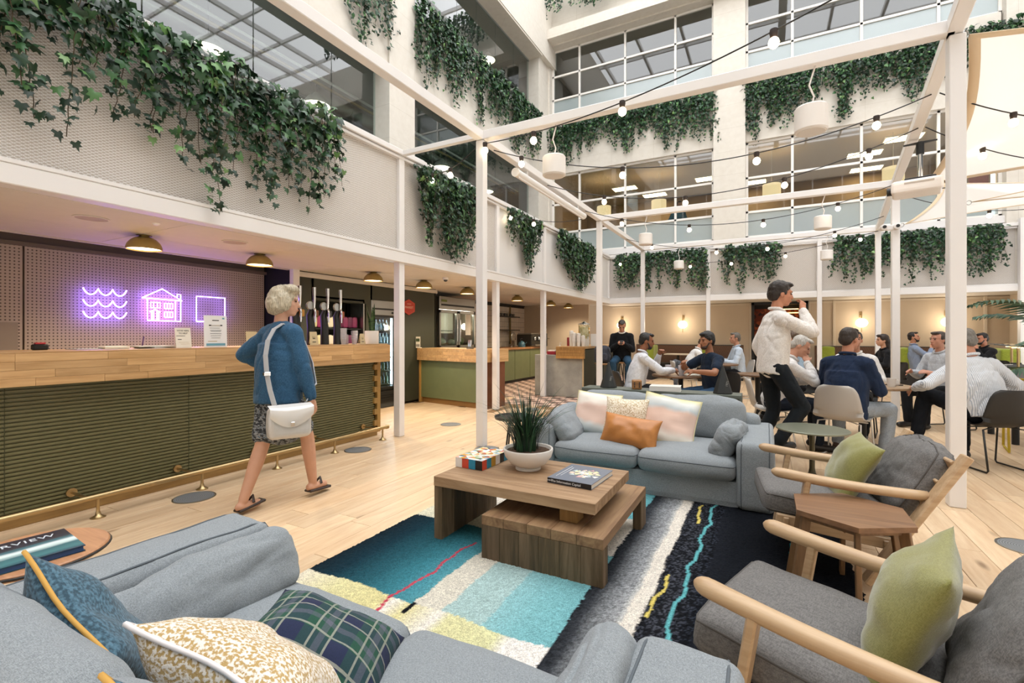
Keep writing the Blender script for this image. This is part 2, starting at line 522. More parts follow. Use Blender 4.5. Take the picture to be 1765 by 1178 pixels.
# ------------------------------------------------------------------ floors
fl = struct('floor', bx((-1, 7, -.06), (14, 20, .1)), M('sub_floor', '#8f6f4c', .8), label='light oak plank floor')
rows = []
PW = .185
x = -7.0; spots = []
while x < 5.6:
    y = -1.0 - random.random() * 2
    while y < 15.6:
        L = random.choice((1.6, 1.9, 2.2, 2.4))
        if not (x + PW < -2.86 and y + L / 2 > 7.9) and y + L > .2: spots.append((x + PW / 2, y, L))
        y += L
    x += PW
def visd(p):
    X, Y = p[0], p[1] + p[2] / 2
    d = -.4724 * X + .8814 * Y; s_ = .8814 * X + .4724 * Y
    if d < .6 or abs(s_) > d * 1.12 + .3: return 99 + abs(s_)
    if X < -4.6 and Y < 4.6: return 60
    return math.hypot(X, Y)
spots.sort(key=visd)
plank_me = {}
for L in (1.6, 1.9, 2.2, 2.4):
    plank_me[L] = bx((0, 0, 0), (PW - .003, L - .003, .012), ch=.0016).mesh('plank', OAK, 0)
for (px, y, L) in spots[:295]:
    piece('plank', plank_me[L], fl, (px, y + L / 2, -.006 + random.uniform(-.0004, .0004)))
rest = MB()
for (px, y, L) in spots[295:]: rest.box((px, y + L / 2, -.006), (PW - .003, L - .003, .012))
obj('far_planks', rest, OAK, fl, kind='stuff')
ft = struct('floor_tiled', bx((-5.0, 11.7, -.02), (4.24, 7.6, .02)), M('tile_grout', '#6f625a', .9), label='two-tone checker tile floor by the coffee counter')
TL = M('tile_pink', '#c9ab9a', .5, rnd=.1); TD = M('tile_brown', '#6f574d', .5, rnd=.14)
tme = [bx((0, 0, 0), (.206, .206, .012), ch=.002).mesh('tile', m_, 0) for m_ in (TL, TD)]
cells = [(i, j) for i in range(20) for j in range(36)]
def cpos(i, j): return (-2.98 - i * .21, 8.02 + j * .21)
cells.sort(key=lambda c: visd((cpos(*c)[0], cpos(*c)[1], 0)) + max(0, -4.6 - cpos(*c)[0]) * 1.2)
restt = [MB(), MB()]
for k, (i, j) in enumerate(cells):
    px, py = cpos(i, j)
    if k < 290: piece('tile', tme[(i + j) % 2], ft, (px, py, -.006))
    else: restt[(i + j) % 2].box((px, py, -.006), (.206, .206, .012))
for q, m_ in zip(restt, (TL, TD)): obj('far_tiles', q, m_, ft, kind='stuff')
# round floor boxes set flush in the planks
gd = NT('floor_box_metal'); vv = gd.sep(gd.coords()); rr = gd.math('SQRT', gd.math('ADD', gd.math('POWER', vv[0], 2.0), gd.math('POWER', vv[1], 2.0)))
gd.p(Base_Color=gd.ramp(gd.math('SINE', gd.math('MULTIPLY', rr, 520.0)), [(.3, lin('#6f7275')), (.7, lin('#96999b'))]), Roughness=.5, Metallic=.3)
fb0 = None
for (px, py, r_, lb) in ((-4.04, 2.155, .15, 'round grey floor box beside the woman in the denim jacket'), (-4.08, 3.92, .15, 'round grey floor box beside the end of the brass foot rail'),
                     (-4.055, 5.68, .15, 'round grey floor box between the two wooden counters'), (-2.82, 4.66, .14, 'round grey floor box at the foot of a pergola post behind the planter bowl'),
                     (-3.64, 7.5, .15, 'round grey floor box on the edge of the checker tiles'), (1.40, 4.05, .14, 'round grey floor box on planks at right edge of picture')):
    o = thing('floor_box', lb, 'floor box', (px, py, 0), group='floor boxes')
    obj('rim', MB().lathe([(r_, 0), (r_, .003), (r_ - .012, .004), (r_ - .012, 0)], n=32), STEEL, o)
    obj('lid', MB().lathe([(0, .0035), (r_ - .012, .0035), (r_ - .012, 0)], n=32), gd.m, o)

# ------------------------------------------------------------------ mezzanine: left parapet, ceiling, posts
XL = -4.18
def post(mb, x, y, z0, z1, w=.1): mb.box((x, y, (z0 + z1) / 2), (w, w, z1 - z0), ch=.006)
pl = struct('wall_parapet_left', bx((XL + .015, 6.45, 2.295), (.13, 15.1, .13), .006), WHITE, label='white mezzanine edge beam above the bar')
obj('top_rail', bx((XL + .01, 6.45, 3.635), (.14, 15.1, .07), .008), WHITE, pl)
obj('lower_lip', bx((XL + .06, 6.45, 2.375), (.05, 15.1, .03), .004), WHITE, pl)
obj('upper_lip', bx((XL + .02, 6.45, 3.575), (.07, 15.1, .035), .004), WHITE, pl)
ys = [-1.1, 4.72, 7.2, 9.2, 11.2, 13.9]
for y0, y1 in zip(ys, ys[1:]):
    if y1 < 1: continue
    obj('mesh_panel', bx((XL - .005, (y0 + y1) / 2, 2.97), (.02, y1 - y0 - .02, 1.19)), MESH_L if y0 < 7 else GREYPANEL, pl)
for y0 in (4.72, 7.2, 9.2):
    q = MB(); post(q, XL, y0, 0, 3.67); obj('post', q, WHITE, pl)
q = MB(); post(q, XL + .02, 13.86, 2.25, 3.62, .06); obj('corner_post', q, WHITE, pl)
struct('floor_mezzanine_left', bx((-5.2, 6.45, 2.40), (2.0, 15.1, .2)), M('slab_grey', '#b9b2a8', .8))
ce = struct('ceiling_left', bx((-5.1, 6.5, 2.27), (1.72, 15.0, .04)), M('ceiling_gap', '#8c8174', .9), label='white panelled ceiling over the bar')
pme = {}
for (x0, x1) in ((-5.23, -4.25), (-5.95, -5.23)):
    me = bx((0, 0, 0), (x1 - x0 - .006, 1.194, .02), ch=.002).mesh('ceiling_panel', CEILW, 0)
    for k in range(12): piece('ceiling_panel', me, ce, ((x0 + x1) / 2, -.1 + 1.2 * k + .55, 2.243))
bh = struct('trim_1', bx((-5.97, 2.0, 2.36), (.04, 5.0, .28)), M('cove_white', '#cfc4ba', .7))
struct('ceiling_cove', bx((-6.3, 2.0, 2.50), (.7, 5.0, .04)), M('cove_dark', '#8a7f7c', .9))
# back parapet
pb = struct('wall_parapet_back', bx((.25, 13.9, 2.295), (8.95, .13, .13), .006), WHITE, label='white mezzanine edge beam above the cafe seating')
obj('top_rail', bx((.25, 13.89, 3.635), (8.95, .14, .07), .008), WHITE, pb)
xs = [-4.3, -1.4, 1.135, 4.68]
for x0, x1 in zip(xs, xs[1:]):
    obj('mesh_panel', bx(((x0 + x1) / 2, 13.92, 2.97), (x1 - x0 - .1, .02, 1.19)), MESH_B, pb)
    fr = MB()
    for zz in (2.375, 3.575): fr.box(((x0 + x1) / 2, 13.87, zz), (x1 - x0 - .06, .05, .03), ch=.004)
    obj('panel_bead', fr, WHITE, pb)
for x0 in (-1.4, 1.135): q = MB(); post(q, x0, 13.86, 0, 3.67); obj('post', q, WHITE, pb)
q = MB(); post(q, 4.72, 13.8, 0, 3.75, .14); obj('end_post', q, WHITE, pb)
struct('floor_mezzanine_back', bx((.3, 14.8, 2.45), (12, 1.7, .2)), MATS['slab_grey'])
struct('ceiling_back', bx((.3, 14.75, 2.27), (9.6, 1.6, .04)), CEILW)

# ------------------------------------------------------------------ lower back wall
YB = 15.45
wb = MB()
for (x0, x1) in ((-7.2, -.42), (1.02, 6.0)): wb.box(((x0 + x1) / 2, YB + .06, 1.3), (x1 - x0, .12, 2.6))
struct('wall_back_lower', wb, BEIGE, label='beige wall behind the cafe booths')
tr = MB()
for xx in (-4.9, -.42, 1.02, 1.6, 4.62): tr.box((xx, YB - .02, 1.12), (.06, .03, 2.24), ch=.004)
tr.box((.3, YB - .015, 2.2), (9.6, .02, .05))
struct('trim_2', tr, M('beige_trim', '#cdbfab', .7))
struct('wall_right_lower', bx((5.1, 14.6, 1.2), (.1, 1.8, 2.4)), BEIGE)
# doorway with dark frame, mosaic panel and lit shelves inside
dr = struct('door_1', MB().box((-.36, YB - .02, 1.12), (.07, .1, 2.24)).box((.97, YB - .02, 1.12), (.07, .1, 2.24)).box((.3, YB - .02, 2.2), (1.4, .1, .07)), BLACK, label='dark framed doorway behind the walking man')
mo = NT('mosaic'); vo = mo.n('ShaderNodeTexVoronoi', i={'Scale': 11.0}); mo.set(vo.inputs['Vector'], mo.coords())
mo.p(Base_Color=mo.ramp(mo.sep(vo.outputs['Color'])[0], [(.0, lin('#2a140e')), (.35, lin('#7c3018')), (.6, lin('#b0562a')), (1., lin('#3f1c12'))]), Roughness=.6)
obj('mosaic_panel', bx((.3, YB + 1.0, 1.62), (1.5, .04, .95)), mo.m, dr)
obj('dark_panel', bx((.3, YB + 1.1, 1.2), (1.6, .04, 2.4)), BLACK, dr)
obj('gold_bar', bx((.3, YB + .97, 1.12), (1.4, .03, .05)), AGEDBRASS, dr)
for zz in (2.06, 1.95): obj('strip_light', bx((.45, YB + .6, zz), (.7, .05, .02)), M('amber_strip', '#ffcf8a', emit=4, ecol='#ffc070'), dr)
obj('white_jamb', bx((.86, YB + .3, 1.1), (.1, .05, 2.1)), M('jamb', '#d8cfc2'), dr)
struct('wall_lintel', bx((.3, YB + .06, 2.42), (1.5, .12, .4)), BEIGE)
struct('wall_doorway', MB().box((-.42, YB + .6, 1.2), (.06, 1.2, 2.4)).box((1.02, YB + .6, 1.2), (.06, 1.2, 2.4)).box((.3, YB + .6, 2.3), (1.5, 1.2, .05)), BLACK)

# ------------------------------------------------------------------ lower left walls
def perf():
    t = NT('perforated_panel'); s = t.sep(t.coords())
    a = t.math('SINE', t.math('MULTIPLY', s[1], 2 * PI / .032)); b = t.math('SINE', t.math('MULTIPLY', s[2], 2 * PI / .032))
    f = t.ramp(t.math('MULTIPLY', t.math('ADD', a, b), .5), [(.52, (0, 0, 0, 1)), (.64, (1, 1, 1, 1))])
    t.p(Base_Color=t.mix(f, lin('#b3a294'), lin('#5a4b42')), Roughness=.7); t.bump(f, -.5, .004)
    return t.m
PERF = perf()
wn = struct('wall_left_lower', bx((-6.55, 1.7, 1.25), (.08, 5.6, 2.5)), M('panel_gap', '#6b5d54', .9), label='perforated taupe wall carrying the neon signs')
for y0, y1 in ((-1.0, 1.13), (1.14, 1.86), (1.87, 4.42)):
    obj('perforated_panel', bx((-6.495, (y0 + y1) / 2, 1.13), (.03, y1 - y0 - .006, 2.1)), PERF, wn)
obj('head_rail', bx((-6.475, 1.7, 2.2), (.05, 5.5, .04)), M('taupe', '#6e5f55', .7), wn)
obj('plain_panel', bx((-6.47, 1.72, .95), (.02, .2, .95)), M('taupe_light', '#95877b', .7), wn)
struct('wall_recess', bx((-6.25, 4.5, 1.25), (.6, .12, 2.5)), M('near_black', '#141416', .7))
q = MB(); post(q, -5.93, 4.5, 0, 2.24, .11); struct('trim_3', q, WHITE)
DG = DARKOLIVE
gw = MB()
gw.box((-6.1, 4.72, 1.15), (.2, .34, 2.2)); gw.box((-6.1, 5.4, 2.03), (.2, 1.1, .4)); gw.box((-6.1, 5.4, .5), (.2, 1.1, 1.0))
gw.box((-6.1, 6.02, 1.15), (.2, .14, 2.2)); gw.box((-6.1, 6.4, 2.06), (.2, .7, .32)); gw.box((-6.1, 7.3, 1.15), (.2, 1.14, 2.2))
gw.box((-6.55, 5.4, 1.5), (.04, 1.2, 1.2)); gw.box((-6.4, 7.86, 1.15), (.8, .04, 2.2))
struct('wall_bar_rear', bx((-6.95, 6.2, 1.15), (.08, 3.4, 2.3)), DG)
struct('wall_bar', gw, DG, label='dark olive wall behind the bar')
struct('trim_4', bx((-5.99, 6.2, 2.19), (.03, 3.4, .07)), CEILW)
wt = struct('wall_tiled', bx((-7.05, 11.0, 1.15), (.08, 6.2, 2.3)), M('black_grout', '#35302c', .9), label='white square tile wall of the coffee kitchen')
TW = M('white_tile', '#cfc2b2', .3, rnd=.05)
tm = bx((0, 0, 0), (.012, .146, .146), ch=.003).mesh('tile', TW, 0)
for i in range(37):
    for j in range(8): piece('tile', tm, wt, (-7.004, 8.4 + i * .152, 1.02 + j * .152))
struct('trim_5', bx((-7.0, 11.0, 2.24), (.05, 6.0, .03)), BLACK)
struct('wall_kitchen_back', bx((-5.9, 13.95, 1.15), (2.2, .1, 2.3)), BEIGE)

# ------------------------------------------------------------------ upper building: left facade
XP = -6.15
wl = struct('wall_left_upper', bx((XP - .12, 3.55, 7.1), (.16, 6.3, 1.5)), CREAM, label='cream stone band between the left window rows')
obj('stone_band', bx((XP - .12, 10.35, 7.1), (.16, 5.95, 1.5)), CREAM, wl)
for (y0, y1) in ((-.1, .8), (6.68, 7.4), (13.2, 14.1)): obj('stone_pier', bx((XP - .2, (y0 + y1) / 2, 7.2), (.4, y1 - y0, 9.4)), CREAM, wl)
for (y0, y1) in ((.8, 6.68), (7.4, 13.2)):
    obj('stone_soffit', bx((XP - .21, (y0 + y1) / 2, 6.33), (.36, y1 - y0, .05)), CREAM, wl)
    obj('stone_cornice', bx((XP - .12, (y0 + y1) / 2, 9.83), (.5, y1 - y0, .06)), CREAM, wl)
obj('upper_band', bx((XP + .0, 6.6, 10.7), (.3, 15.3, 1.7)), CREAM, wl)
CLEAR = GLASS('clear_glass', '#dfe8e6', .03, fk=1.6)
def glazing(name, plane, edges, z0, z1, label):
    w = struct(name, MB().box((plane, (edges[0] + edges[-1]) / 2, z0 + .02), (.05, edges[-1] - edges[0], .04)).box((plane, (edges[0] + edges[-1]) / 2, z1 - .02), (.05, edges[-1] - edges[0], .04)), M('slim_frame', '#8d9391', .4), label=label)
    for a, b in zip(edges, edges[1:]):
        obj('pane', bx((plane, (a + b) / 2, (z0 + z1) / 2), (.012, b - a - .014, z1 - z0 - .06), .002), CLEAR, w, smooth=0)
glazing('window_1', -6.5, [.8, 1.5, 2.88, 4.26, 5.65, 6.68], 2.6, 6.34, 'frameless office glazing above the bar ivy')
glazing('window_2', -6.5, [7.4, 8.4, 9.79, 11.15, 12.2, 13.2], 2.6, 6.34, 'frameless office glazing left of the atrium corner')
glazing('window_3', -6.5, [.8, 1.5, 2.88, 4.26, 5.65, 6.68], 7.85, 9.8, 'upper frameless glazing over the first stone band')
glazing('window_4', -6.5, [7.4, 8.0, 9.34, 10.2, 11.15, 12.2, 13.2], 7.85, 9.8, 'upper frameless glazing over the long ivy')
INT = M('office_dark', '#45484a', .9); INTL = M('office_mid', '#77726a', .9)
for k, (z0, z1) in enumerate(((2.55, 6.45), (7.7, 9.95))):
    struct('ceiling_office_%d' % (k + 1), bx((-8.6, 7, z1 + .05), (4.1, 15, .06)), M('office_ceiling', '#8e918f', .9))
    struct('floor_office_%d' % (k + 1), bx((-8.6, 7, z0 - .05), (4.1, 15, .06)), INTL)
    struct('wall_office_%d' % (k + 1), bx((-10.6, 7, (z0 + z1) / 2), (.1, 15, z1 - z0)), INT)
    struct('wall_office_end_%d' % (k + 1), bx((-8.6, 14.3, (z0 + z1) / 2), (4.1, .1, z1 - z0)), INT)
# ------------------------------------------------------------------ upper building: back facade
YW = 14.05
wu = struct('wall_back_upper', bx((-3.7, YW + .1, 7.36), (4.86, .2, 1.88)), CREAM, label='cream stone band between the back window rows')
obj('stone_band', bx((1.98, YW + .1, 7.36), (4.96, .2, 1.88)), CREAM, wu)
for (x0, x1) in ((-6.6, -6.1), (-1.28, -.5), (4.5, 6.6)): obj('stone_pier', bx(((x0 + x1) / 2, YW + .04, 7.2), (x1 - x0, .34, 9.6)), CREAM, wu)
obj('upper_band', bx((-.3, YW - .02, 11.3), (12.4, .34, 1.75)), CREAM, wu)
obj('ledge', bx((-.3, YW - .3, 10.62), (12.0, .5, .3)), CREAM, wu)
struct('trim_6', bx((-.8, YW + .05, 3.8), (10.7, .2, .16)), WHITE)
FROST = GLASS('frosted_glass', '#e6efef', .06, .55, '#b9c6c8', .3)
GB = GLASS('office_glass', '#e6ebea', .03, fk=1.8)
CX1 = [-6.1, -5.18, -3.74, -2.30, -1.28]; CX2 = [-.5, .573, 2.015, 3.445, 4.5]
def casement(name, cx, rz, label):
    f = MB(); zc = (rz[0] + rz[-1]) / 2; xc = (cx[0] + cx[-1]) / 2
    for i, xx in enumerate(cx): f.box((xx + (.03 if i == 0 else -.03 if i == len(cx) - 1 else 0), YW + .12, zc), (.06, .08, rz[-1] - rz[0]), ch=.004)
    for i, zz in enumerate(rz): f.box((xc, YW + .115, zz + (.03 if i == 0 else -.03 if i == len(rz) - 1 else 0)), (cx[-1] - cx[0], .07, .06), ch=.004)
    w = struct(name, f, M('white_window_frame', '#f0ece6', .4), label=label)
    for a, b in zip(cx, cx[1:]):
        for j, (c, d) in enumerate(zip(rz, rz[1:])):
            obj('pane', bx(((a + b) / 2, YW + .12, (c + d) / 2), (b - a - .05, .008, d - c - .05), .001), FROST if j == 0 else GB, w, smooth=0)
R1 = [3.88, 4.57, 5.48, 6.42]; R2 = [8.3, 8.84, 9.59, 10.42]
casement('window_5', CX1, R1, 'white gridded office window left of the stone pier, lower row')
casement('window_6', CX2, R1, 'white gridded office window behind the projector, lower row')
casement('window_7', CX1, R2, 'white gridded window left of the stone pier, upper row')
casement('window_8', CX2, R2, 'white gridded window right of the stone pier, upper row')
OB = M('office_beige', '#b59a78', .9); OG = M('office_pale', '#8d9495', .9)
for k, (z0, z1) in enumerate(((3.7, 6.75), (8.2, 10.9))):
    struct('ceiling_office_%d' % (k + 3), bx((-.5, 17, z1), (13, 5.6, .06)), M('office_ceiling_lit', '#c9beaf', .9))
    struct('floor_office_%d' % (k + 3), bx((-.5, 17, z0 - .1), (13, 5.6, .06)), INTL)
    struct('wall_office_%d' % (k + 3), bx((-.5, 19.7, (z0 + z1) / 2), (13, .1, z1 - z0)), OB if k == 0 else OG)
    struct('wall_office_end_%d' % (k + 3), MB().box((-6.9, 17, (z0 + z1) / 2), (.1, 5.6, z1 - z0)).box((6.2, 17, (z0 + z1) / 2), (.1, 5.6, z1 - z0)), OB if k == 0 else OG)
RED = M('red_panel', '#a2382a', .7)
for n_, (c, s_) in enumerate((((1.0, 18.9, 4.9), (1.7, .06, 1.0)), ((4.3, 14.75, 5.15), (.34, .05, 1.25)))):
    tag(obj('red_canvas', bx(c, s_, .01), RED), ('wide red canvas on the wall deep inside the office window' if n_ == 0 else 'narrow red canvas inside the office window at far right'), 'canvas')
# far sides of the atrium, out of the picture
struct('wall_right', bx((7.6, 5, 6.3), (.2, 20, 12.6)), CREAM)
struct('wall_rear', bx((0, -4.6, 6.3), (15.4, .2, 12.6)), CREAM)
DKG = M('dark_window_glass', '#39424a', .08)
for k, (z0, z1) in enumerate(((3.9, 6.4), (8.3, 10.4))):
    w_ = struct('window_%d' % (9 + 2 * k), bx((7.47, 5, (z0 + z1) / 2), (.06, 18, z1 - z0)), DKG)
    for y_ in np.arange(-3.5, 14, 1.44): obj('mullion', bx((7.43, float(y_), (z0 + z1) / 2), (.05, .06, z1 - z0)), WHITE, w_)
    w_ = struct('window_%d' % (10 + 2 * k), bx((0, -4.47, (z0 + z1) / 2), (13, .06, z1 - z0)), DKG)
    for x_ in np.arange(-6.3, 6.5, 1.44): obj('mullion', bx((float(x_), -4.43, (z0 + z1) / 2), (.06, .05, z1 - z0)), WHITE, w_)
struct('wall_left_top', bx((-6.4, 5, 12.0), (.3, 20, 1.2)), CREAM)
struct('wall_left_near', bx((-6.4, -2.4, 6.3), (.3, 4.6, 8)), CREAM)
struct('wall_bar_near', bx((-5.6, -1.2, 1.2), (2.4, .1, 2.4)), BEIGE)
rf = struct('ceiling_roof_frame', bx((.5, 5, 12.7), (.22, 20, .3)), WHITE, label='steel ribs of the glazed atrium roof')
for x_ in np.arange(-6, 8, 1.6): obj('rafter', bx((float(x_), 5, 12.66), (.09, 20, .16)), WHITE, rf)
for y_ in np.arange(-4, 15, 1.6): obj('purlin', bx((.5, float(y_), 12.6), (14.6, .07, .12)), WHITE, rf)
struct('ceiling_kitchen', bx((-6.6, 9.5, 2.27), (1.36, 10.0, .04)), CEILW)
# ------------------------------------------------------------------ pergola frame
pg = thing('pergola_frame', 'white square-tube steel pergola frame standing over the lounge', 'pergola', (-2.95, 4.75, 0))
def P_(p): return (p[0] + 2.95, p[1] - 4.75, p[2])
RXA, RXB = (1.25, 4.75), (2.14, 12.95)
def rx(y): return RXA[0] + (RXB[0] - RXA[0]) * (y - RXA[1]) / (RXB[1] - RXA[1])
for (x_, y_) in ((-2.95, 4.75), (1.265, 4.78), (-2.95, 9.2), (rx(9.2), 9.2), (-2.95, 12.97), (rx(12.95), 12.95), (-2.95, -1.6), (rx(-1.6), -1.6)):
    a_ = P_((x_, y_, 0)); q = MB(); post(q, a_[0], a_[1], .0, 3.57); obj('post', q, WHITE, pg)
for (a, b) in (((-2.95, -1.65, 3.625), (-2.95, 13.0, 3.625)), ((rx(-1.65), -1.65, 3.625), (rx(13.0), 13.0, 3.625)),
               ((-2.95, 4.75, 3.625), (1.25, 4.75, 3.625)), ((-2.95, 9.2, 3.625), (rx(9.2), 9.2, 3.625)), ((-2.95, 12.95, 3.625), (rx(12.95), 12.95, 3.625)), ((-2.95, -1.6, 3.625), (rx(-1.6), -1.6, 3.625))):
    obj('beam', MB().beam(P_(a), P_(b), .1, .1, ch=.006), WHITE, pg)
obj('tie_beam', MB().beam(P_((-2.98, 4.73, 3.635)), P_((-4.13, 4.73, 3.635)), .06, .06, ch=.004), WHITE, pg)
o = thing('security_camera', 'small white twin security camera on the middle right pergola post', 'camera', (1.66, 9.13, 2.94))
obj('mount', bx((0, 0, 0), (.12, .06, .08), .01), WHITE, o)
for s_ in (-.09, .07):
    obj('camera_body', MB().lathe([(0, -.07), (.045, -.06), (.05, 0), (.045, .06), (0, .075)], (s_, -.05, 0), 14, R=Matrix.Rotation(PI / 2, 3, 'X')), WHITE, o)
    obj('lens', MB().lathe([(0, -.006), (.025, -.006), (.025, .006), (0, .006)], (s_, -.12, 0), 12, R=Matrix.Rotation(PI / 2, 3, 'X')), BLACK, o)

# ------------------------------------------------------------------ ivy
LEAF12 = [(0, .05, .0), (.3, .27, -.06), (.52, .03, -.1), (.33, -.17, -.02), (.43, -.45, -.1), (.15, -.47, 0), (0, -.98, -.08), (-.15, -.47, 0), (-.43, -.45, -.1), (-.33, -.17, -.02), (-.52, .03, -.1), (-.3, .27, -.06), (0, -.18, .07)]
LF12 = [(12, i, (i + 1) % 12) for i in range(12)]
LEAF5 = [(0, .15, 0), (.48, .08, -.1), (.3, -.42, -.06), (0, -.95, -.08), (-.3, -.42, -.06), (-.48, .08, -.1), (0, -.2, .07)]
LF5 = [(6, i, (i + 1) % 6) for i in range(6)]
IVYM = ATTR('ivy_leaf_print', .42, spec=.45)
def leaf_obj_mat():
    t = NT('ivy_leaf'); r = t.n('ShaderNodeObjectInfo').outputs['Random']
    t.p(Base_Color=t.ramp(r, [(0, lin('#14271a')), (.45, lin('#1f3d24')), (.8, lin('#2f5a30')), (1, lin('#5c8744'))]), Roughness=.38); return t.m
LEAFM = leaf_obj_mat()
STEMM = M('ivy_stem', '#4a3d28', .8)
GREENS = [lin(c) for c in ('#16301d', '#1d3a22', '#27492a', '#1b3322', '#345a33', '#4a7040', '#6d8f56')]
GW = [.24, .24, .18, .14, .1, .07, .03]
def ivy(label, axis, plane, s0, s1, ztop, bots, nrm, leaf=.08, step=.085, thick=.14, hi=False, nobj=0, seed=1, light=0.0, gaps=None, over=.06):
    rg = np.random.default_rng(seed)
    base = (s0 + s1) / 2
    root = thing('trailing_ivy', label, 'plant', (plane, base, ztop) if axis == 'X' else (base, plane, ztop), group='trailing ivy on the mezzanine ledges')
    bs = np.array(sorted(bots)); tv = np.array(LEAF12 if hi else LEAF5); tf = np.array(LF12 if hi else LF5)
    Ps = []; stems = MB()
    s = s0
    while s < s1:
        L = (ztop - np.interp(s, bs[:, 0], bs[:, 1])) * rg.choice((.35, .55, .75, .95, 1.0), p=(.12, .18, .22, .24, .24))
        if gaps:
            for (g0, g1, k) in gaps:
                if g0 < s < g1: L *= k
        z = over * rg.random(); x = s; dx = rg.normal(0, .1); out = rg.uniform(.02, thick); pts = []
        while z < L:
            fr = z / max(L, .01)
            o_ = out * (1 - .6 * fr) + .015
            pts.append((x, -z, o_))
            for _ in range(3 if fr < .35 else 2):
                Ps.append((x + rg.normal(0, leaf * .5), -z + rg.normal(0, leaf * .3) + (leaf * .15 if fr < .1 else 0), o_ + rg.normal(0, .02), leaf * rg.uniform(.6, 1.15) * (1 - .35 * fr)))
            z += leaf * .5 * rg.uniform(.75, 1.3); x += dx * leaf * .5 + rg.normal(0, .008)
        if len(pts) > 2: stems.tube([(p[0] - base, p[2] * nrm, p[1]) if axis == 'Y' else (p[2] * nrm, p[0] - base, p[1]) for p in pts], .003, 4, cap=False)
        s += step * rg.uniform(.5, 1.4)
    Ps = np.array(Ps); N = len(Ps)
    # local leaf frame: tip down, face outwards, tilted at random
    out_v = np.array((nrm, 0, 0.)) if axis == 'X' else np.array((0, nrm, 0.))
    sd_v = np.array((0, 1., 0)) if axis == 'X' else np.array((1., 0, 0))
    n_ = out_v + rg.normal(0, .55, (N, 3)) + np.array((0, 0, .35)); n_ /= np.linalg.norm(n_, axis=1)[:, None]
    up = np.array((0, 0, 1.)) + rg.normal(0, .45, (N, 3)); up -= n_ * (up * n_).sum(1)[:, None]; up /= np.linalg.norm(up, axis=1)[:, None]
    sx = np.cross(up, n_)
    C = sd_v[None] * (Ps[:, 0:1] - base) + np.array((0, 0, 1.))[None] * Ps[:, 1:2] + out_v[None] * np.maximum(Ps[:, 2:3], .01)
    V = C[:, None] + Ps[:, 3][:, None, None] * (tv[None, :, 0:1] * sx[:, None] + tv[None, :, 1:2] * up[:, None] + tv[None, :, 2:3] * n_[:, None])
    mx = np.maximum((V * out_v).sum(2), .004) - (V * out_v).sum(2)
    V = V + mx[:, :, None] * out_v
    sel = np.zeros(N, bool)
    if nobj: sel[rg.permutation(N)[:nobj]] = True
    k = len(tv); W = V[~sel]; n2 = len(W)
    me = bpy.data.meshes.new('foliage')
    faces = (tf[None] + (np.arange(n2) * k)[:, None, None]).reshape(-1, 3)
    me.vertices.add(n2 * k); me.vertices.foreach_set('co', W.reshape(-1))
    me.loops.add(len(faces) * 3); me.loops.foreach_set('vertex_index', faces.reshape(-1).astype(np.int32))
    me.polygons.add(len(faces)); me.polygons.foreach_set('loop_start', np.arange(0, len(faces) * 3, 3, dtype=np.int32))
    me.update(calc_edges=True); me.validate()
    ci = rg.choice(len(GREENS), n2, p=GW); cols = np.array(GREENS)[ci]; cols[:, :3] *= rg.uniform(.75, 1.3, (n2, 1)) * (1 + light)
    at = me.color_attributes.new('col', 'FLOAT_COLOR', 'CORNER'); at.data.foreach_set('color', np.repeat(cols, len(tf) * 3, 0).reshape(-1))
    me.materials.append(IVYM)
    obj('foliage', me, parent=root, kind='stuff')
    obj('stems', stems, STEMM, root, smooth=180)
    if nobj:
        lm = MB().add(LEAF12, LF12).mesh('leaf', LEAFM, 60)
        for i in np.where(sel)[0]:
            o = piece('leaf', lm, root, (0, 0, 0))
            R = Matrix((Vector(sx[i]), Vector(up[i]), Vector(n_[i]))).transposed().to_4x4()
            o.matrix_basis = Matrix.Translation(Vector(C[i] + out_v * .02)) @ R @ Matrix.Scale(Ps[i, 3], 4)
    return root
ivy('large dark ivy with big pointed leaves hanging over the bar parapet', 'X', XL + .075, .3, 3.62, 3.60, [(.3, 2.7), (1.18, 2.55), (1.32, 3.1), (1.42, 2.42), (1.6, 3.05), (1.75, 2.68), (1.92, 2.5), (2.2, 2.75), (2.36, 2.28), (2.6, 2.75), (2.83, 2.35), (3.1, 2.8), (3.27, 2.5), (3.45, 2.9), (3.57, 2.6), (3.62, 3.1)], 1, .105, .055, .16, True, 300, 3, gaps=[(1.25, 1.38, .6), (1.5, 1.68, .7), (2.08, 2.28, .75)], over=.05)
ivy('square dark ivy clump on the parapet behind the corner pergola post', 'X', XL + .075, 4.98, 6.45, 3.53, [(4.98, 2.85), (5.2, 2.55), (5.8, 2.38), (6.2, 2.6), (6.45, 2.9)], 1, .085, .035, .16, True, 0, 4, over=.02)
ivy('narrow tapering ivy clump between two parapet posts over the second counter', 'X', XL + .075, 7.45, 8.75, 3.56, [(7.45, 3.1), (7.9, 2.8), (8.2, 2.5), (8.5, 2.7), (8.75, 3.0)], 1, .085, .04, .14, False, 0, 5)
ivy('rounded ivy clump on the parapet at the far left corner', 'X', XL + .075, 9.75, 12.2, 3.6, [(9.75, 3.0), (10.6, 2.65), (11.2, 2.35), (11.7, 2.6), (12.2, 2.95)], 1, .1, .04, .14, False, 0, 6)
ivy('ivy row on the back parapet above the man in the navy tee', 'Y', 13.83, -3.88, -1.45, 3.64, [(-3.88, 2.8), (-3.6, 2.55), (-3.2, 2.75), (-2.9, 2.5), (-2.5, 2.75), (-2.2, 2.6), (-1.9, 2.7), (-1.5, 2.5)], -1, .085, .05, .13, False, 0, 7)
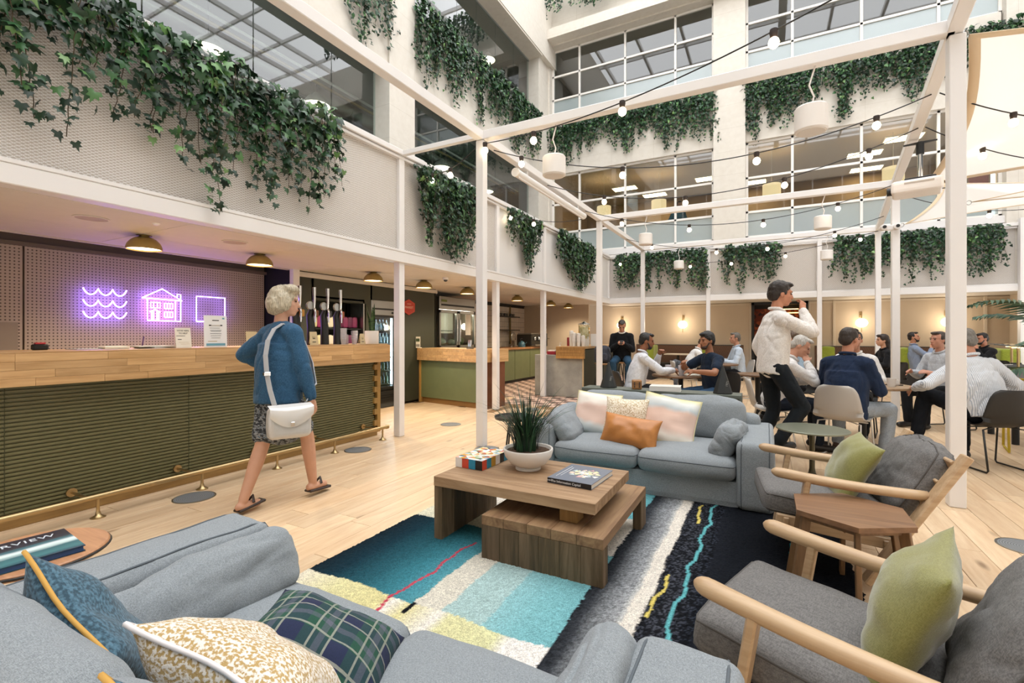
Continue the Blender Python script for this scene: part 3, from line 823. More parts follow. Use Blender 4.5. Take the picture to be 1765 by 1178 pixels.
ivy('ivy clump on the back parapet above the walking man', 'Y', 13.83, -1.0, .28, 3.64, [(-1.0, 2.8), (-.65, 2.4), (-.3, 2.8), (0, 2.6), (.28, 2.9)], -1, .085, .05, .13, False, 0, 8)
ivy('longest ivy row on the back parapet behind the right posts', 'Y', 13.83, 1.5, 4.4, 3.64, [(1.5, 2.7), (1.8, 2.45), (2.1, 2.8), (2.5, 2.6), (2.95, 2.32), (3.3, 2.7), (3.8, 2.55), (4.15, 2.6), (4.4, 2.9)], -1, .085, .045, .14, False, 0, 9)
ivy('short ivy hanging beside the left stone pier at top of picture', 'X', XP + .0, 5.3, 6.66, 7.9, [(5.3, 7.3), (5.6, 6.75), (5.95, 6.2), (6.2, 6.9), (6.4, 6.5), (6.66, 6.9)], 1, .1, .07, .2, False, 0, 10, .25)
ivy('long ivy row spilling over the left stone band below the upper glazing', 'X', XP + .0, 7.42, 13.1, 7.95, [(7.42, 6.8), (7.8, 6.25), (8.3, 7.0), (8.8, 6.35), (9.4, 7.0), (9.95, 6.3), (10.6, 6.9), (11.3, 6.3), (12.2, 6.4), (13.1, 6.9)], 1, .1, .05, .24, False, 0, 11, .25)
ivy('ivy row along the back stone band left of the central pier', 'Y', YW - .03, -6.05, -1.3, 7.98, [(-6.05, 6.4), (-5.6, 6.6), (-5.0, 6.9), (-4.4, 7.3), (-3.65, 6.6), (-3.0, 7.2), (-2.2, 6.3), (-1.8, 6.9), (-1.3, 6.5)], -1, .1, .05, .24, False, 0, 12, .25)
ivy('ivy row along the back stone band right of the central pier', 'Y', YW - .03, -.5, 4.75, 7.98, [(-.5, 6.7), (-.16, 6.4), (.3, 7.0), (.8, 6.6), (1.2, 7.0), (1.6, 6.5), (2.2, 7.1), (2.97, 6.6), (3.5, 7.1), (4.1, 7.2), (4.75, 7.3)], -1, .1, .045, .24, False, 0, 13)
ivy('topmost ivy hanging from the highest stone ledge', 'Y', YW - .58, -6.4, -3.2, 12.1, [(-6.4, 11.4), (-5.97, 10.9), (-5.3, 11.2), (-4.6, 10.95), (-4.0, 11.3), (-3.2, 11.0)], -1, .11, .06, .2, False, 0, 14, .25)

# ------------------------------------------------------------------ string lights
CABLE = M('black_cable', '#1d1b1a', .6); SOCK = M('bulb_socket', '#2c211c', .5)
BULB = M('bulb_lit', '#fff1da', .4, emit=14, ecol='#ffe6bd')
def strand(label, a, b, sag, bulbs, n=26):
    a = Vector(a); b = Vector(b); mid = (a + b) / 2
    def at(t): p = a.lerp(b, t); p.z -= sag * 4 * t * (1 - t); return p
    root = thing('string_light', label, 'string light', tuple(a), group='festoon string lights')
    obj('cable', MB().tube([at(k / n) - a for k in range(n + 1)], .006, 5), CABLE, root, smooth=180)
    for t in bulbs:
        p = at(t) - a
        s_ = obj('socket', MB().lathe([(0, .012), (.026, .01), (.028, -.01), (.022, -.045), (.018, -.05)], n=10), SOCK, root, loc=p, smooth=60)
        obj('bulb', MB().lathe([(.016, -.046), (.03, -.062), (.036, -.082), (.03, -.104), (.014, -.118), (0, -.12)], n=12), BULB, s_, smooth=180)
strand('festoon string nearest the camera rising over the front pergola beam', (-2.95, 4.72, 3.53), (1.12, 3.42, 3.6), .22, (.02, .2, .45, .735, .93))
strand('festoon string tied to the corner post crossing below the front beam', (-2.93, 5.0, 3.55), (rx(5.82), 5.82, 3.57), .42, (.08, .35, .66, .9))
strand('festoon string crossing the pergola behind the big white drum speaker', (-2.93, 6.6, 3.57), (rx(6.7), 6.7, 3.57), .44, (.2, .45, .71, .9))
strand('festoon string crossing the pergola in front of the second beam', (-2.93, 8.3, 3.57), (rx(9.0), 9.0, 3.57), .42, (.14, .38, .62, .84))
strand('festoon string crossing the far bay of the pergola', (-2.93, 11.2, 3.57), (rx(11.35), 11.35, 3.57), .4, (.12, .4, .6, .84))
strand('festoon string hanging before the back parapet ivy', (-4.1, 13.6, 3.5), (rx(12.9), 12.9, 3.57), .35, (.06, .37, .53, .72, .95))
strand('festoon string running right from the beam past the big shade sail', (rx(5.82) + .06, 5.82, 3.57), (4.6, 7.0, 3.75), .45, (.18, .5))
strand('festoon string running right from the beam below the big shade sail', (rx(6.7) + .06, 6.7, 3.57), (4.6, 8.4, 3.6), .4, (.18, .5))
strand('festoon string at far right before the upper window', (rx(9.2) + .1, 9.4, 3.5), (5.0, 11.8, 3.75), .3, (.42,))
strand('festoon string from the corner post down onto the square ivy clump', (-2.98, 4.78, 3.58), (-4.08, 5.2, 3.5), .1, (.55, .93))
strand('festoon string looped along the narrow ivy clump', (-2.97, 8.6, 3.52), (-4.08, 7.5, 3.5), .12, (.7, .98))

# ------------------------------------------------------------------ drum speakers hanging from the beams
def drum(label, x_, y_, z0=3.02, zb=3.575, dx=.03):
    r_ = .125
    t = thing('pendant_speaker', label, 'speaker', (x_, y_, z0), group='white drum pendant speakers')
    obj('drum', MB().lathe([(0, 0), (r_ - .012, 0), (r_, .012), (r_, .2), (r_ - .01, .212), (0, .215)], n=32), M('drum_white', '#e7e2dd', .55), t)
    obj('grille', MB().lathe([(0, -.004), (r_ - .025, -.004), (r_ - .02, .002)], n=32), M('grille_white', '#dcd6d0', .7), t)
    obj('flex', MB().tube([(0, 0, .21), (.02, 0, .3), (-.015, 0, .4), (dx, 0, zb - z0)], .008, 6), M('white_cable', '#e3dcd6', .6), t, smooth=180)
drum('largest white drum speaker hanging from the front beam at right', .33, 4.75)
drum('white drum speaker hanging from the front beam near the corner post', -2.03, 4.75)
drum('white drum speaker hanging from the second beam at right', .8, 9.2)
drum('white drum speaker hanging from the second beam at left', -2.04, 9.2)
drum('white drum speaker hanging before the back parapet ivy', -2.02, 12.95)
drum('white drum speaker hanging between the right posts far away', 1.2, 12.95)
# ------------------------------------------------------------------ roller screen, projector
t = thing('projection_screen', 'white roller projection screen case under the left pergola beam', 'screen', (-2.95, 5.62, 3.47))
obj('case', MB().tube([(0, 0, 0), (0, 2.62, 0)], .055, 16), WHITE, t)
for yy in (-.01, 2.63): obj('end_cap', MB().tube([(0, yy - .015, 0), (0, yy + .015, 0)], .06, 16), M('cap_white', '#f2eee8', .4), t)
obj('fabric_lip', bx((.02, 1.31, -.055), (.02, 2.55, .025), .004), WHITE, t)
for yy in (.3, 2.3): obj('bracket', bx((0, yy, .07), (.05, .03, .07), .004), WHITE, t)
px_, py_ = 1.53, 7.08
t = thing('projector', 'white ceiling projector hanging from the right pergola beam', 'projector', (px_, py_, 2.93), math.radians(-12))
obj('body', weld(soft_box(.46, .36, .15, .04, .004, 0, 0, n=14).mesh('body', M('projector_white', '#ece6e1', .45), 0)), parent=t, loc=(0, 0, 0))
obj('vent', bx((.02, -.183, .105), (.26, .006, .02)), M('vent_beige', '#b9aea2', .7), t)
obj('mount_plate', bx((.03, 0, .175), (.28, .14, .03), .006), BLACK, t)
obj('pole', MB().tube([(.03, 0, .18), (.03, 0, .6)], .025, 12), CHROME, t)
obj('collar', MB().tube([(.03, 0, .46), (.03, 0, .6)], .038, 12), BLACK, t)
ar = MB()
for s_ in (-1, 1): ar.prism([(0, -.03), (s_ * .15, -.008), (s_ * .15, .008), (0, .03)][::s_], .585, .6, T=Matrix.Translation((.03, 0, 0)))
obj('clamp_arm', ar, BLACK, t)
obj('lens', MB().tube([(-.22, -.06, .06), (-.27, -.06, .06)], .045, 14), BLACK, t)
obj('lead', MB().tube([(.22, .02, .12), (.28, 0, .09), (.26, -.04, .02), (.2, -.1, .01)], .006, 5), CABLE, t, smooth=180)
# ------------------------------------------------------------------ shade sails
def sailm():
    t = NT('sail_cloth'); d = t.n('ShaderNodeBsdfDiffuse', i={'Color': lin('#f1eeea')}); l = t.n('ShaderNodeBsdfTranslucent', i={'Color': lin('#f4f0ea')}); m = t.n('ShaderNodeMixShader', i={0: .3})
    t.t.links.new(d.outputs[0], m.inputs[1]); t.t.links.new(l.outputs[0], m.inputs[2]); t.t.links.new(m.outputs[0], t.out.inputs[0]); return t.m
SAIL = sailm(); HEM = M('sail_hem', '#dcc6a6', .8)
def sail(label, c, inset=.12, belly=.1):
    """three- or four-cornered tensioned cloth with scooped edges"""
    C = [Vector(p) for p in c]; o0 = C[0].copy(); C = [p - o0 for p in C]; n = len(C); cen = sum(C, Vector()) / n
    nrm = (C[1] - C[0]).cross(C[2] - C[0]).normalized()
    ring = []; K = 12
    for i in range(n):
        a, b = C[i], C[(i + 1) % n]
        for k in range(K):
            u = k / K; p = a.lerp(b, u); p += (cen - p) * inset * 4 * u * (1 - u) * .9
            ring.append(p)
    t = thing('shade_sail', label, 'shade sail', tuple(o0), group='white shade sails')
    mb = MB(); R = len(ring); lev = 7
    def at(i, f): p = ring[i % R].lerp(cen, f); return p - nrm * belly * math.sin(f * PI / 2)
    vs = [at(i, j / lev * .98) for j in range(lev + 1) for i in range(R)]
    fs = [(j * R + i, j * R + (i + 1) % R, (j + 1) * R + (i + 1) % R, (j + 1) * R + i) for j in range(lev) for i in range(R)] + [tuple(lev * R + i for i in range(R))]
    off = len(vs); vs2 = [v - nrm * .004 for v in vs]
    mb.add(vs, fs)
    obj('cloth', mb, SAIL, t, smooth=180)
    hm = MB()
    vh = [ring[i % R] + nrm * d for i in range(R) for d in (.003, -.007)] + [at(i, .055) + nrm * d for i in range(R) for d in (.004, -.008)]
    fh = []
    for i in range(R):
        j = (i + 1) % R
        a, b, c_, d_ = 2 * i, 2 * j, 2 * R + 2 * i, 2 * R + 2 * j
        fh += [(a, b, d_, c_), (a + 1, c_ + 1, d_ + 1, b + 1), (a, a + 1, b + 1, b)]
    hm.add(vh, fh); obj('hem', hm, HEM, t, smooth=180)
    for p in C: obj('ring', MB().tube([p + (p - cen).normalized() * (.03 + .03 * math.cos(k / 8 * 2 * PI)) + Vector((0, 0, .03 * math.sin(k / 8 * 2 * PI))) for k in range(8)], .006, 5, closed=True), STEEL, t, smooth=180)
sail('big white shade sail stretched right of the front pergola post', [(1.36, 4.86, 3.6), (1.72, 7.6, 3.15), (5.2, 9.6, 3.75), (4.6, 5.0, 3.5)], .1)
sail('small white shade sail between the middle right post and the big post', [(1.88, 9.4, 3.02), (2.35, 9.5, 3.62), (4.4, 9.9, 3.5), (4.0, 9.4, 3.2)], .12, .06)
sail('low white shade sail at the right edge below the big one', [(2.55, 9.0, 3.18), (5.4, 9.8, 3.3), (5.6, 8.0, 3.5)], .1, .05)
# ------------------------------------------------------------------ brass dome lamps and ceiling fittings over the bar
def dome_prof(r, h, n=9): return [(r * math.sin(k / n * PI / 2), h * math.cos(k / n * PI / 2)) for k in range(n + 1)]
dl = None; LN = ['nearest the camera above the neon house', 'second from the camera, above the woman in denim', 'above the white pot on the bar end', 'beside the first mezzanine post', 'behind the corner pergola post', 'above the coffee machine', 'second from the far end of the row', 'farthest of the row, above the beige wall']
for y_, n_ in zip((2.30, 3.45, 5.24, 6.42, 7.75, 9.85, 11.8, 13.1), LN):
    lb = 'brass half-dome ceiling lamp ' + n_
    if dl is None:
        dl = thing('dome_lamp', lb, 'lamp', (-5.14, y_, 2.1), group='brass dome lamps over the bar')
        sh = MB().lathe([(.001, .125)] + dome_prof(.142, .125)[1:] + [(.136, 0)] + [(r_ * .95, z_ * .93) for r_, z_ in dome_prof(.142, .125)[::-1]][1:], n=32, close=True)
        obj('shade', sh, M('antique_brass', '#a08a52', .45, .35, var=.12), dl, smooth=60)
        obj('diffuser', MB().lathe([(0, .012), (.08, .008), (.13, .012), (.13, .02), (0, .03)], n=28), M('lamp_opal', '#fff3df', .5, emit=5, ecol='#ffe2b8'), dl, smooth=60)
        obj('stem', MB().lathe([(.04, .115), (.04, .126), (.06, .127), (.06, .133)], n=16), AGEDBRASS, dl)
    else: dup(dl, (-5.14, y_, 2.1), label=lb)
    L = bpy.data.lights.new('dome_lamp_light', 'SPOT'); L.energy = 60; L.color = (1, .84, .62); L.spot_size = math.radians(150); L.spot_blend = .6; L.shadow_soft_size = .1
    lo = bpy.data.objects.new('dome_lamp_light', L); COL.objects.link(lo); lo.location = (-5.14, y_, 2.085)
for (x_, y_, lb) in ((-4.75, 1.76, 'round flush ceiling speaker near the nearest dome lamp'), (-4.70, 2.89, 'round flush ceiling speaker beside the second dome lamp')):
    t = thing('ceiling_speaker', lb, 'speaker', (x_, y_, 2.233), group='flush ceiling speakers')
    obj('rim', MB().lathe([(.115, 0), (.12, -.006), (.105, -.008), (.1, -.002)], n=32), CEILW, t); obj('grille', MB().lathe([(0, -.005), (.105, -.005)], n=32), M('speaker_grille', '#b5a79b', .7), t)
t = thing('sprinkler', 'tiny white sprinkler disc in the bar ceiling', 'sprinkler', (-4.5, 2.1, 2.233)); obj('disc', MB().lathe([(0, -.015), (.02, -.012), (.03, 0)], n=16), WHITE, t)
t = thing('dome_camera', 'small white dome camera on the ceiling left of the corner post', 'camera', (-4.6, 6.3, 2.233)); obj('base', MB().lathe([(.05, 0), (.05, -.03), (.045, -.035)], n=20), WHITE, t); obj('eye', MB().lathe([(.035, -.034), (.025, -.06), (0, -.068)], n=16), DARKGREY, t, smooth=180)
# ------------------------------------------------------------------ neon signs
NEON = M('neon_violet', '#d9ccff', .4, emit=16, ecol='#8a6cff'); NEONP = M('neon_pink', '#ffd5ea', .4, emit=4, ecol='#e08ad8'); BRK = M('clear_clip', '#a0a0b0', .3)
NX = -6.40
def neon(name, label, lines, y0, z0):
    t = thing('neon_sign', label, 'neon sign', (NX, y0, z0), group='violet neon signs')
    for k, l in enumerate(lines):
        m_ = NEON
        if isinstance(l, tuple): l, m_ = l
        obj('neon_tube', MB().tube([(0, y - y0, z - z0) for y, z in l], .0065, 6), m_, t, smooth=180)
    for y, z in (lines[0][0] if isinstance(lines[0], tuple) else lines[0])[::6]: obj('standoff', MB().tube([(0, y - y0, z - z0), (-.08, y - y0, z - z0)], .004, 5), BRK, t)
def wave(zc):
    pts = []
    for a in range(3):
        for k in range(9):
            if a and k == 0: continue
            u = k / 8; pts.append((2.30 + .13 * (a + u), zc + .035 - .068 * math.sin(u * PI) ** .7))
    return pts
neon('waves', 'violet neon sign of three stacked wave lines', [wave(1.77), wave(1.645), wave(1.52)], 2.3, 1.5)
def rect(y0, y1, z0, z1): return [(y0, z0), (y0, z1), (y1, z1), (y1, z0), (y0, z0)]
hl = [[(2.84, 1.735), (3.05, 1.855), (3.27, 1.725), (2.84, 1.735)], [(2.895, 1.73), (2.895, 1.475), (3.255, 1.47), (3.255, 1.80), (3.215, 1.802), (3.215, 1.76)], ([(3.195, 1.72), (3.195, 1.48)], NEONP), [(2.92, 1.575), (2.975, 1.605), (3.03, 1.575)]]
for (a, b, c, d) in ((2.93, 3.03, 1.625, 1.69), (3.075, 3.165, 1.62, 1.685), (3.075, 3.165, 1.515, 1.58)):
    hl.append((rect(a, b, c, d), NEONP)); hl.append(([(a + .03, c), (a + .03, d)], NEONP)); hl.append(([(b - .03, c), (b - .03, d)], NEONP))
for y in (2.94, 2.96, 2.995, 3.015): hl.append(([(y, 1.48), (y, 1.58)], NEONP))
neon('house', 'violet and pink neon sign of a house with chimney', hl, 3.05, 1.47)
neon('square', 'violet neon sign of a plain square outline', [rect(3.44, 3.80, 1.475, 1.795)], 3.6, 1.47)

# ------------------------------------------------------------------ bar counter
bc = thing('bar_counter', 'long bar counter with ribbed olive front and oak block top', 'counter', (-4.5, 4.7, 0))
def B_(x, y, z): return (x + 4.5, y - 4.7, z)
obj('worktop', bx(B_(-4.68, 1.6, 1.17), (.62, 6.24, .036), .004), BUTCH, bc)
obj('fascia_core', bx(B_(-4.395, 1.6, 1.06), (.05, 6.22, .20)), BUTCH, bc)
sm = {}
for r_ in range(4):
    y = 4.73; zz = .985 + r_ * .0545
    while y > -.5:
        L = min(random.choice((.28, .38, .5, .62, .75)), y + 1.0)
        key = round(L, 3)
        if key not in sm: sm[key] = bx((0, 0, 0), (.026, L - .0012, .0537), ch=.0012).mesh('stave', BUTCH, 0)
        piece('stave', sm[key], bc, B_(-4.357 + random.uniform(-.0006, .0006), y - L / 2, zz)); y -= L
for r_ in range(4): piece('stave', bx((0, 0, 0), (.6, .02, .0537), ch=.001).mesh('stave', BUTCH, 0), bc, B_(-4.67, 4.725, .985 + r_ * .0545))
rib = MB(); prof = []; z = .095
while z < .95: prof += [(0, z), (.015, z + .003), (.015, z + .018), (0, z + .021)]; z += .028
N_ = len(prof); y0, y1 = -1.5, 4.6
vs = [B_(-4.508 + p[0], y, p[1]) for y in (y0, y1) for p in prof]
rib.add(vs, [(i, i + 1, N_ + i + 1, N_ + i) for i in range(N_ - 1)]); rib.box(B_(-4.55, 1.55, .52), (.08, 6.1, .86))
obj('ribbed_panel', rib, M('olive_ribbed', '#6a6746', .45), bc, smooth=20)
for yy in (1.2, 2.35, 3.5): obj('panel_seam', bx(B_(-4.4925, yy, .52), (.004, .004, .84)), M('seam_dark', '#3d4026', .8), bc)
obj('skirting', bx(B_(-4.49, 1.55, .045), (.06, 6.14, .09), .004), WOOD('skirting_wood', '#9a7844', '#7d5d33', 1), bc)
qu = MB().box(B_(-4.49, 4.655, .5), (.05, .06, .92), ch=.003)
for k in range(6): qu.box(B_(-4.486, 4.605, .16 + k * .145), (.044, .06, .07), ch=.003)
obj('quoin_strip', qu, WOOD('quoin_wood', '#b08b4c', '#94713a', 2), bc)
obj('end_panel', bx(B_(-4.72, 4.66, .5), (.42, .05, .92)), DARKOLIVE, bc)
obj('back_shelf', bx(B_(-4.85, 1.6, .6), (.25, 6.0, 1.05)), DARKOLIVE, bc)
fr = thing('foot_rail', 'long brass foot rail along the base of the bar', 'foot rail', (-4.2, 4.5, 0))
obj('rail', MB().tube([(0, -6.0, .15), (0, .02, .15)], .022, 12), BRASS, fr)
obj('rail_tip', MB().lathe([(0, -.015), (.026, -.015), (.026, .015), (0, .02)], (0, .02, .15), 12, R=Matrix.Rotation(-PI / 2, 3, 'X')), BRASS, fr)
for yy in (1.594, 2.302, 3.0, 3.7, 4.44):
    obj('foot', MB().lathe([(.045, 0), (.045, .004), (.018, .02), (.011, .05), (.011, .13), (.02, .14), (.024, .15)], (0, yy - 4.5, 0), 14), BRASS, fr, smooth=50)
    obj('wall_bracket', MB().tube([(0, yy - 4.55, .15), (-.29, yy - 4.55, .15)], .01, 8).lathe([(0, -.008), (.032, -.008), (.032, .008), (0, .008)], (-.28, yy - 4.55, .15), 14, R=Matrix.Rotation(PI / 2, 3, 'Y')), BRASS, fr)
# --- things on the bar
PAPER = M('paper', '#e9e2d3', .8); INK = M('ink', '#3b3a36', .8); INKB = M('ink_blue', '#6fa3b5', .8); TANP = M('kraft_card', '#cbb892', .85)
def card(label, y_, w, h, mat, rows, tilt=.18, x_=-4.45, tap=0.0, extra=None):
    """a printed card standing on the bar, facing the room (+x)"""
    t = thing('counter_sign', label, 'sign', (x_, y_, 1.189), group='cards standing on the bar')
    T = Matrix.Rotation(-tilt, 4, 'Y')
    b = obj('card', MB().prism([(-w / 2, 0), (w / 2, 0), (w / 2 - tap, h), (-w / 2 + tap, h)], -.002, .002, T=T @ Matrix(((0, 0, 1, 0), (1, 0, 0, 0), (0, 1, 0, 0), (0, 0, 0, 1)))), mat, t, smooth=0)
    obj('strut', bx((-.05 - .1 * tilt, 0, h * .35), (.004, w * .4, h * .7)), mat, t, rot=(0, .25, 0))
    for (s_, z_, size, m_) in rows:
        p = T @ Vector((.0035, 0, z_)); txt(s_, size, m_, t, tuple(p), (PI / 2 - 0, 0, PI / 2), ext=.0004).rotation_euler = (Matrix.Rotation(-tilt, 3, 'Y') @ Euler((PI / 2, 0, PI / 2)).to_matrix()).to_euler()
    if extra:
        for (yc, zc, w_, h_, m_) in extra: p = T @ Vector((.003, yc, zc)); obj('printed_band', bx((0, 0, 0), (.0015, w_, h_)), m_, t, loc=p, rot=(0, -tilt, 0))
    return t
card('cream tent card on the bar reading we are here to help', 2.29, .125, .175, PAPER, [("WE'RE HERE", .145, .018, INK), ("TO HELP", .122, .018, INK)], .15, extra=[(-.02, .105, .07, .003, INK), (-.03, .075, .03, .005, INK), (0, .05, .08, .002, TANP), (.01, .035, .07, .002, TANP)])
card('tall white notice with blue foot band standing on the bar', 2.56, .205, .29, M('white_notice', '#e6e6e6', .6), [], .03, extra=[(0, .245, .06, .008, INK), (.0, .2, .12, .011, INK), (-.01, .175, .09, .003, INK), (0, .155, .1, .003, INK), (0, .145, .09, .003, INK), (0, .125, .1, .003, INK), (0, .105, .09, .003, INK), (0, .085, .08, .003, INK), (-.03, .055, .08, .005, M('ink_ochre', '#b59a58', .8)), (0, .025, .17, .022, INKB), (.07, .265, .02, .015, INKB)])
card('kraft card on the bar half hidden by the woman walking', 2.95, .13, .15, TANP, [], .2, -4.5, .01)
card('kraft card with round stamp on the bar left of the beer taps', 3.62, .115, .15, TANP, [], .15, -4.43, .012, extra=[(0, .085, .04, .03, M('stamp_tan', '#b8a681', .85)), (0, .075, .025, .012, INK), (0, .035, .045, .008, INK)])
card('kraft card with round stamp on the bar beside the white pot', 4.34, .09, .13, TANP, [], .15, -4.43, .012, extra=[(0, .075, .035, .026, MATS['stamp_tan']), (0, .065, .02, .01, INK), (0, .03, .04, .007, INK)])
def flat(name, label, cat, mb, mat, loc, rz=0, group=None):
    o = obj(name, mb, mat, loc=loc, rot=(0, 0, rz)); tag(o, label, cat, group); return o
t = thing('tape_dispenser', 'small black tape dispenser with red top on the bar', 'tape dispenser', (-4.8, 1.47, 1.188)); obj('body', bx((0, 0, .022), (.05, .09, .044), .008), BLACK, t); obj('top', bx((0, 0, .05), (.035, .06, .014), .004), M('red_plastic', '#b5333c', .4), t)
for k in range(4):
    flat('paper_stack', ['flat grey leaflet on the bar', 'white booklet stack on the bar right of the red tape dispenser', 'loose newspapers on the bar under the neon house', 'upper newspaper lying askew under the neon house'][k], 'papers', bx((0, 0, 0), ((.16, .2, .24, .22)[k], (.2, .16, .3, .26)[k], (.006, .02, .012, .008)[k]), .002), [M('grey_paper', '#a9a7a5', .8), PAPER, M('newsprint', '#b4b3b0', .85), MATS.get('newsprint') or M('newsprint', '#b4b3b0')][k], ((-4.72, -4.68, -4.62, -4.6)[k], (1.72, 1.88, 2.2, 2.12)[k], (1.191, 1.199, 1.195, 1.205)[k]), (.1, -.15, .2, -.12)[k])
t = thing('pen', 'upright purple pen standing at the bar', 'pen', (-4.8, 2.13, 1.188)); obj('barrel', MB().tube([(0, 0, 0), (.01, .01, .1)], .006, 8), M('purple_plastic', '#5a3f74', .4), t); obj('base', MB().lathe([(0, 0), (.02, 0), (.018, .01), (0, .012)], n=12), BLACK, t)
# beer taps
TAPX = -4.62
TB = M('tap_black', '#191715', .3)
tt = None
for k, (y_, cc) in enumerate(((3.54, '#b5802f'), (3.73, '#7d4a24'), (3.92, '#3a3330'), (4.11, '#a05434'))):
    lb = 'black beer tap with tall steel handle, ' + ('nearest the woman in denim', 'second from the woman in denim', 'third from the woman in denim', 'nearest the stack of plastic cups')[k]
    t = thing('beer_tap', lb, 'beer tap', (TAPX, y_, 1.188), group='beer taps')
    obj('column', MB().tube([(0, 0, 0), (.0, 0, .2), (-.02, 0, .34), (.02, 0, .42)], [.05, .045, .04, .03], 14), TB, t, smooth=60)
    obj('handle', MB().tube([(.05, 0, .42), (.055, 0, .5), (.05, 0, .66)], [.012, .014, .022], 8), CHROME, t)
    obj('spout', MB().tube([(.02, 0, .42), (.06, 0, .41), (.075, 0, .36), (.07, 0, .26)], [.014, .014, .012, .009], 10), CHROME, t, smooth=60)
    obj('badge', MB().lathe([(0, -.012), (.045, -.012), (.05, 0), (.045, .012), (0, .012)], (.03, -.04, .45), 18, R=Matrix.Rotation(PI / 2, 3, 'Y')), STEEL, t)
    obj('lens_badge', MB().box((.05, .03, .36), (.03, .06, .08), ch=.01), M('badge_%d' % k, cc, .3), t)
cup = None
for k, (x_, y_, h_) in enumerate(((-4.55, 4.14, .22), (-4.5, 4.27, .18))):
    t = thing('cup_stack', ('taller' if k == 0 else 'shorter') + ' stack of clear plastic cups on the bar', 'cups', (x_, y_, 1.188), group='stacks of plastic cups')
    q = MB(); n_ = int(h_ / .016)
    prof = [(0, 0), (.026, 0)]
    for i in range(n_): prof += [(.034 + .004, .05 + i * .014), (.038, .06 + i * .014), (.033, .062 + i * .014)]
    obj('cups', q.lathe([(0, 0), (.027, 0), (.036, .06)] + [p for i in range(n_ - 3) for p in ((.04, .062 + i * .014), (.04, .068 + i * .014), (.035, .07 + i * .014))] + [(0, .07 + (n_ - 4) * .014)], n=18), GLASS('plastic_cup', '#f3f3f3', .08, .55, '#dedbe2', .2), t, smooth=30)
t = thing('napkin_box', 'clear plastic napkin box on the bar between the cup stacks', 'box', (-4.62, 4.2, 1.188)); obj('box', bx((0, 0, .06), (.1, .09, .12), .006), GLASS('plastic_box', '#eeeeee', .06, .5, '#cfc9d4', .2), t); obj('napkins', bx((0, 0, .05), (.08, .07, .09), .004), PAPER, t)
# white pot with snake plant
t = thing('snake_plant', 'snake plant in a white cylinder pot at the bar end', 'plant', (-4.5, 4.56, 1.188))
obj('pot', MB().lathe([(0, 0), (.085, 0), (.088, .006), (.088, .165), (.08, .167), (.078, .15), (0, .15)], n=28), M('white_ceramic', '#e9e6e2', .35), t, smooth=50)
SNK = NT('snake_leaf'); sz = SNK.sep(SNK.coords())[2]
SNK.p(Base_Color=SNK.ramp(SNK.noise(SNK.coords(scale=(3, 3, 30)), 2, 2), [(.4, lin('#20361d')), (.6, lin('#46642f'))]), Roughness=.45)
for k in range(13):
    a = random.uniform(0, 2 * PI); r0 = random.uniform(0, .045); h_ = random.uniform(.2, .4); ln = random.uniform(.02, .1); aa = a + random.uniform(-.5, .5)
    f = lambda u, v: Vector((math.cos(a) * r0 + math.cos(a) * ln * u * u + math.cos(aa + PI / 2) * (v - .5) * .036 * math.sin(PI * min(1, .25 + u * .75)) , math.sin(a) * r0 + math.sin(a) * ln * u * u + math.sin(aa + PI / 2) * (v - .5) * .036 * math.sin(PI * min(1, .25 + u * .75)), .14 + h_ * u))
    obj('leaf', MB().grid(f, 7, 2), SNK.m, t, smooth=180)
# --- snack shelf in the wall niche
sn = thing('snack_shelf', 'lit snack shelf with hanging packets in the dark bar wall', 'shelf', (-6.2, 5.4, .98))
obj('frame', MB().box((.05, -.5, .45), (.3, .03, .95)).box((.05, .5, .45), (.3, .03, .95)).box((.05, 0, .9), (.3, 1.0, .03)), STEEL, sn)
obj('light_strip', bx((.12, 0, .87), (.05, .9, .02)), M('niche_light', '#fff2e0', emit=22, ecol='#ffe9ea'), sn)
for zz in (.12, .42): obj('shelf_board', bx((.03, 0, zz), (.26, .98, .015)), BLACK, sn)
PK = [M('packet_%d' % i, c, .35) for i, c in enumerate(('#d9d2a4', '#e0dcc8', '#7c2a55', '#9a3466', '#b9a66a', '#5d1f44', '#cfcabb', '#54686a'))]
pkm = {}
for r_, zz in enumerate((.44, .14)):
    for k in range(9):
        m_ = PK[(k * 3 + r_ * 5) % 8] if k < 5 else PK[2 + (k % 2) * 3]
        if m_ not in pkm: pkm[m_] = weld(soft_box(.04, .095, .17, .015, .012, 0, .003, n=8).mesh('snack_packet', m_, 0))
        o = obj('snack_packet', pkm[m_], loc=(-6.12, 4.99 + k * .102, .98 + zz + .002)); tag(o, 'small %s packet on the %s row of the snack shelf, number %s from left' % (('pale', 'dark purple')[m_ in (PK[2], PK[3], PK[5])], ('upper', 'lower')[r_], ('one two three four five six seven eight nine'.split())[k]), 'packet', 'snack packets')
# --- tall drinks fridge
t = thing('drinks_fridge', 'tall steel drinks fridge with glass door and bottles behind the bar', 'fridge', (-6.05, 6.38, 0))
obj('carcass', MB().box((-.5, 0, .96), (.04, .62, 1.9)).box((-.25, -.3, .96), (.5, .02, 1.9)).box((-.25, .3, .96), (.5, .02, 1.9)).box((-.25, 0, .2), (.5, .6, .3)).box((-.25, 0, 1.75), (.5, .6, .25)).box((0, 0, .06), (.06, .62, .1)), DARKGREY, t)
obj('lining', bx((-.46, 0, .98), (.02, .56, 1.24)), M('fridge_lining', '#cfd6da', .5), t)
obj('header', bx((.03, 0, 1.78), (.06, .62, .26), .006), STEEL, t); obj('lock', MB().lathe([(0, -.01), (.02, -.01), (.02, .01), (0, .01)], (.065, .2, 1.7), 12, R=Matrix.Rotation(PI / 2, 3, 'Y')), BLACK, t)
obj('header_line', bx((.062, 0, 1.76), (.004, .6, .03)), BLACK, t)
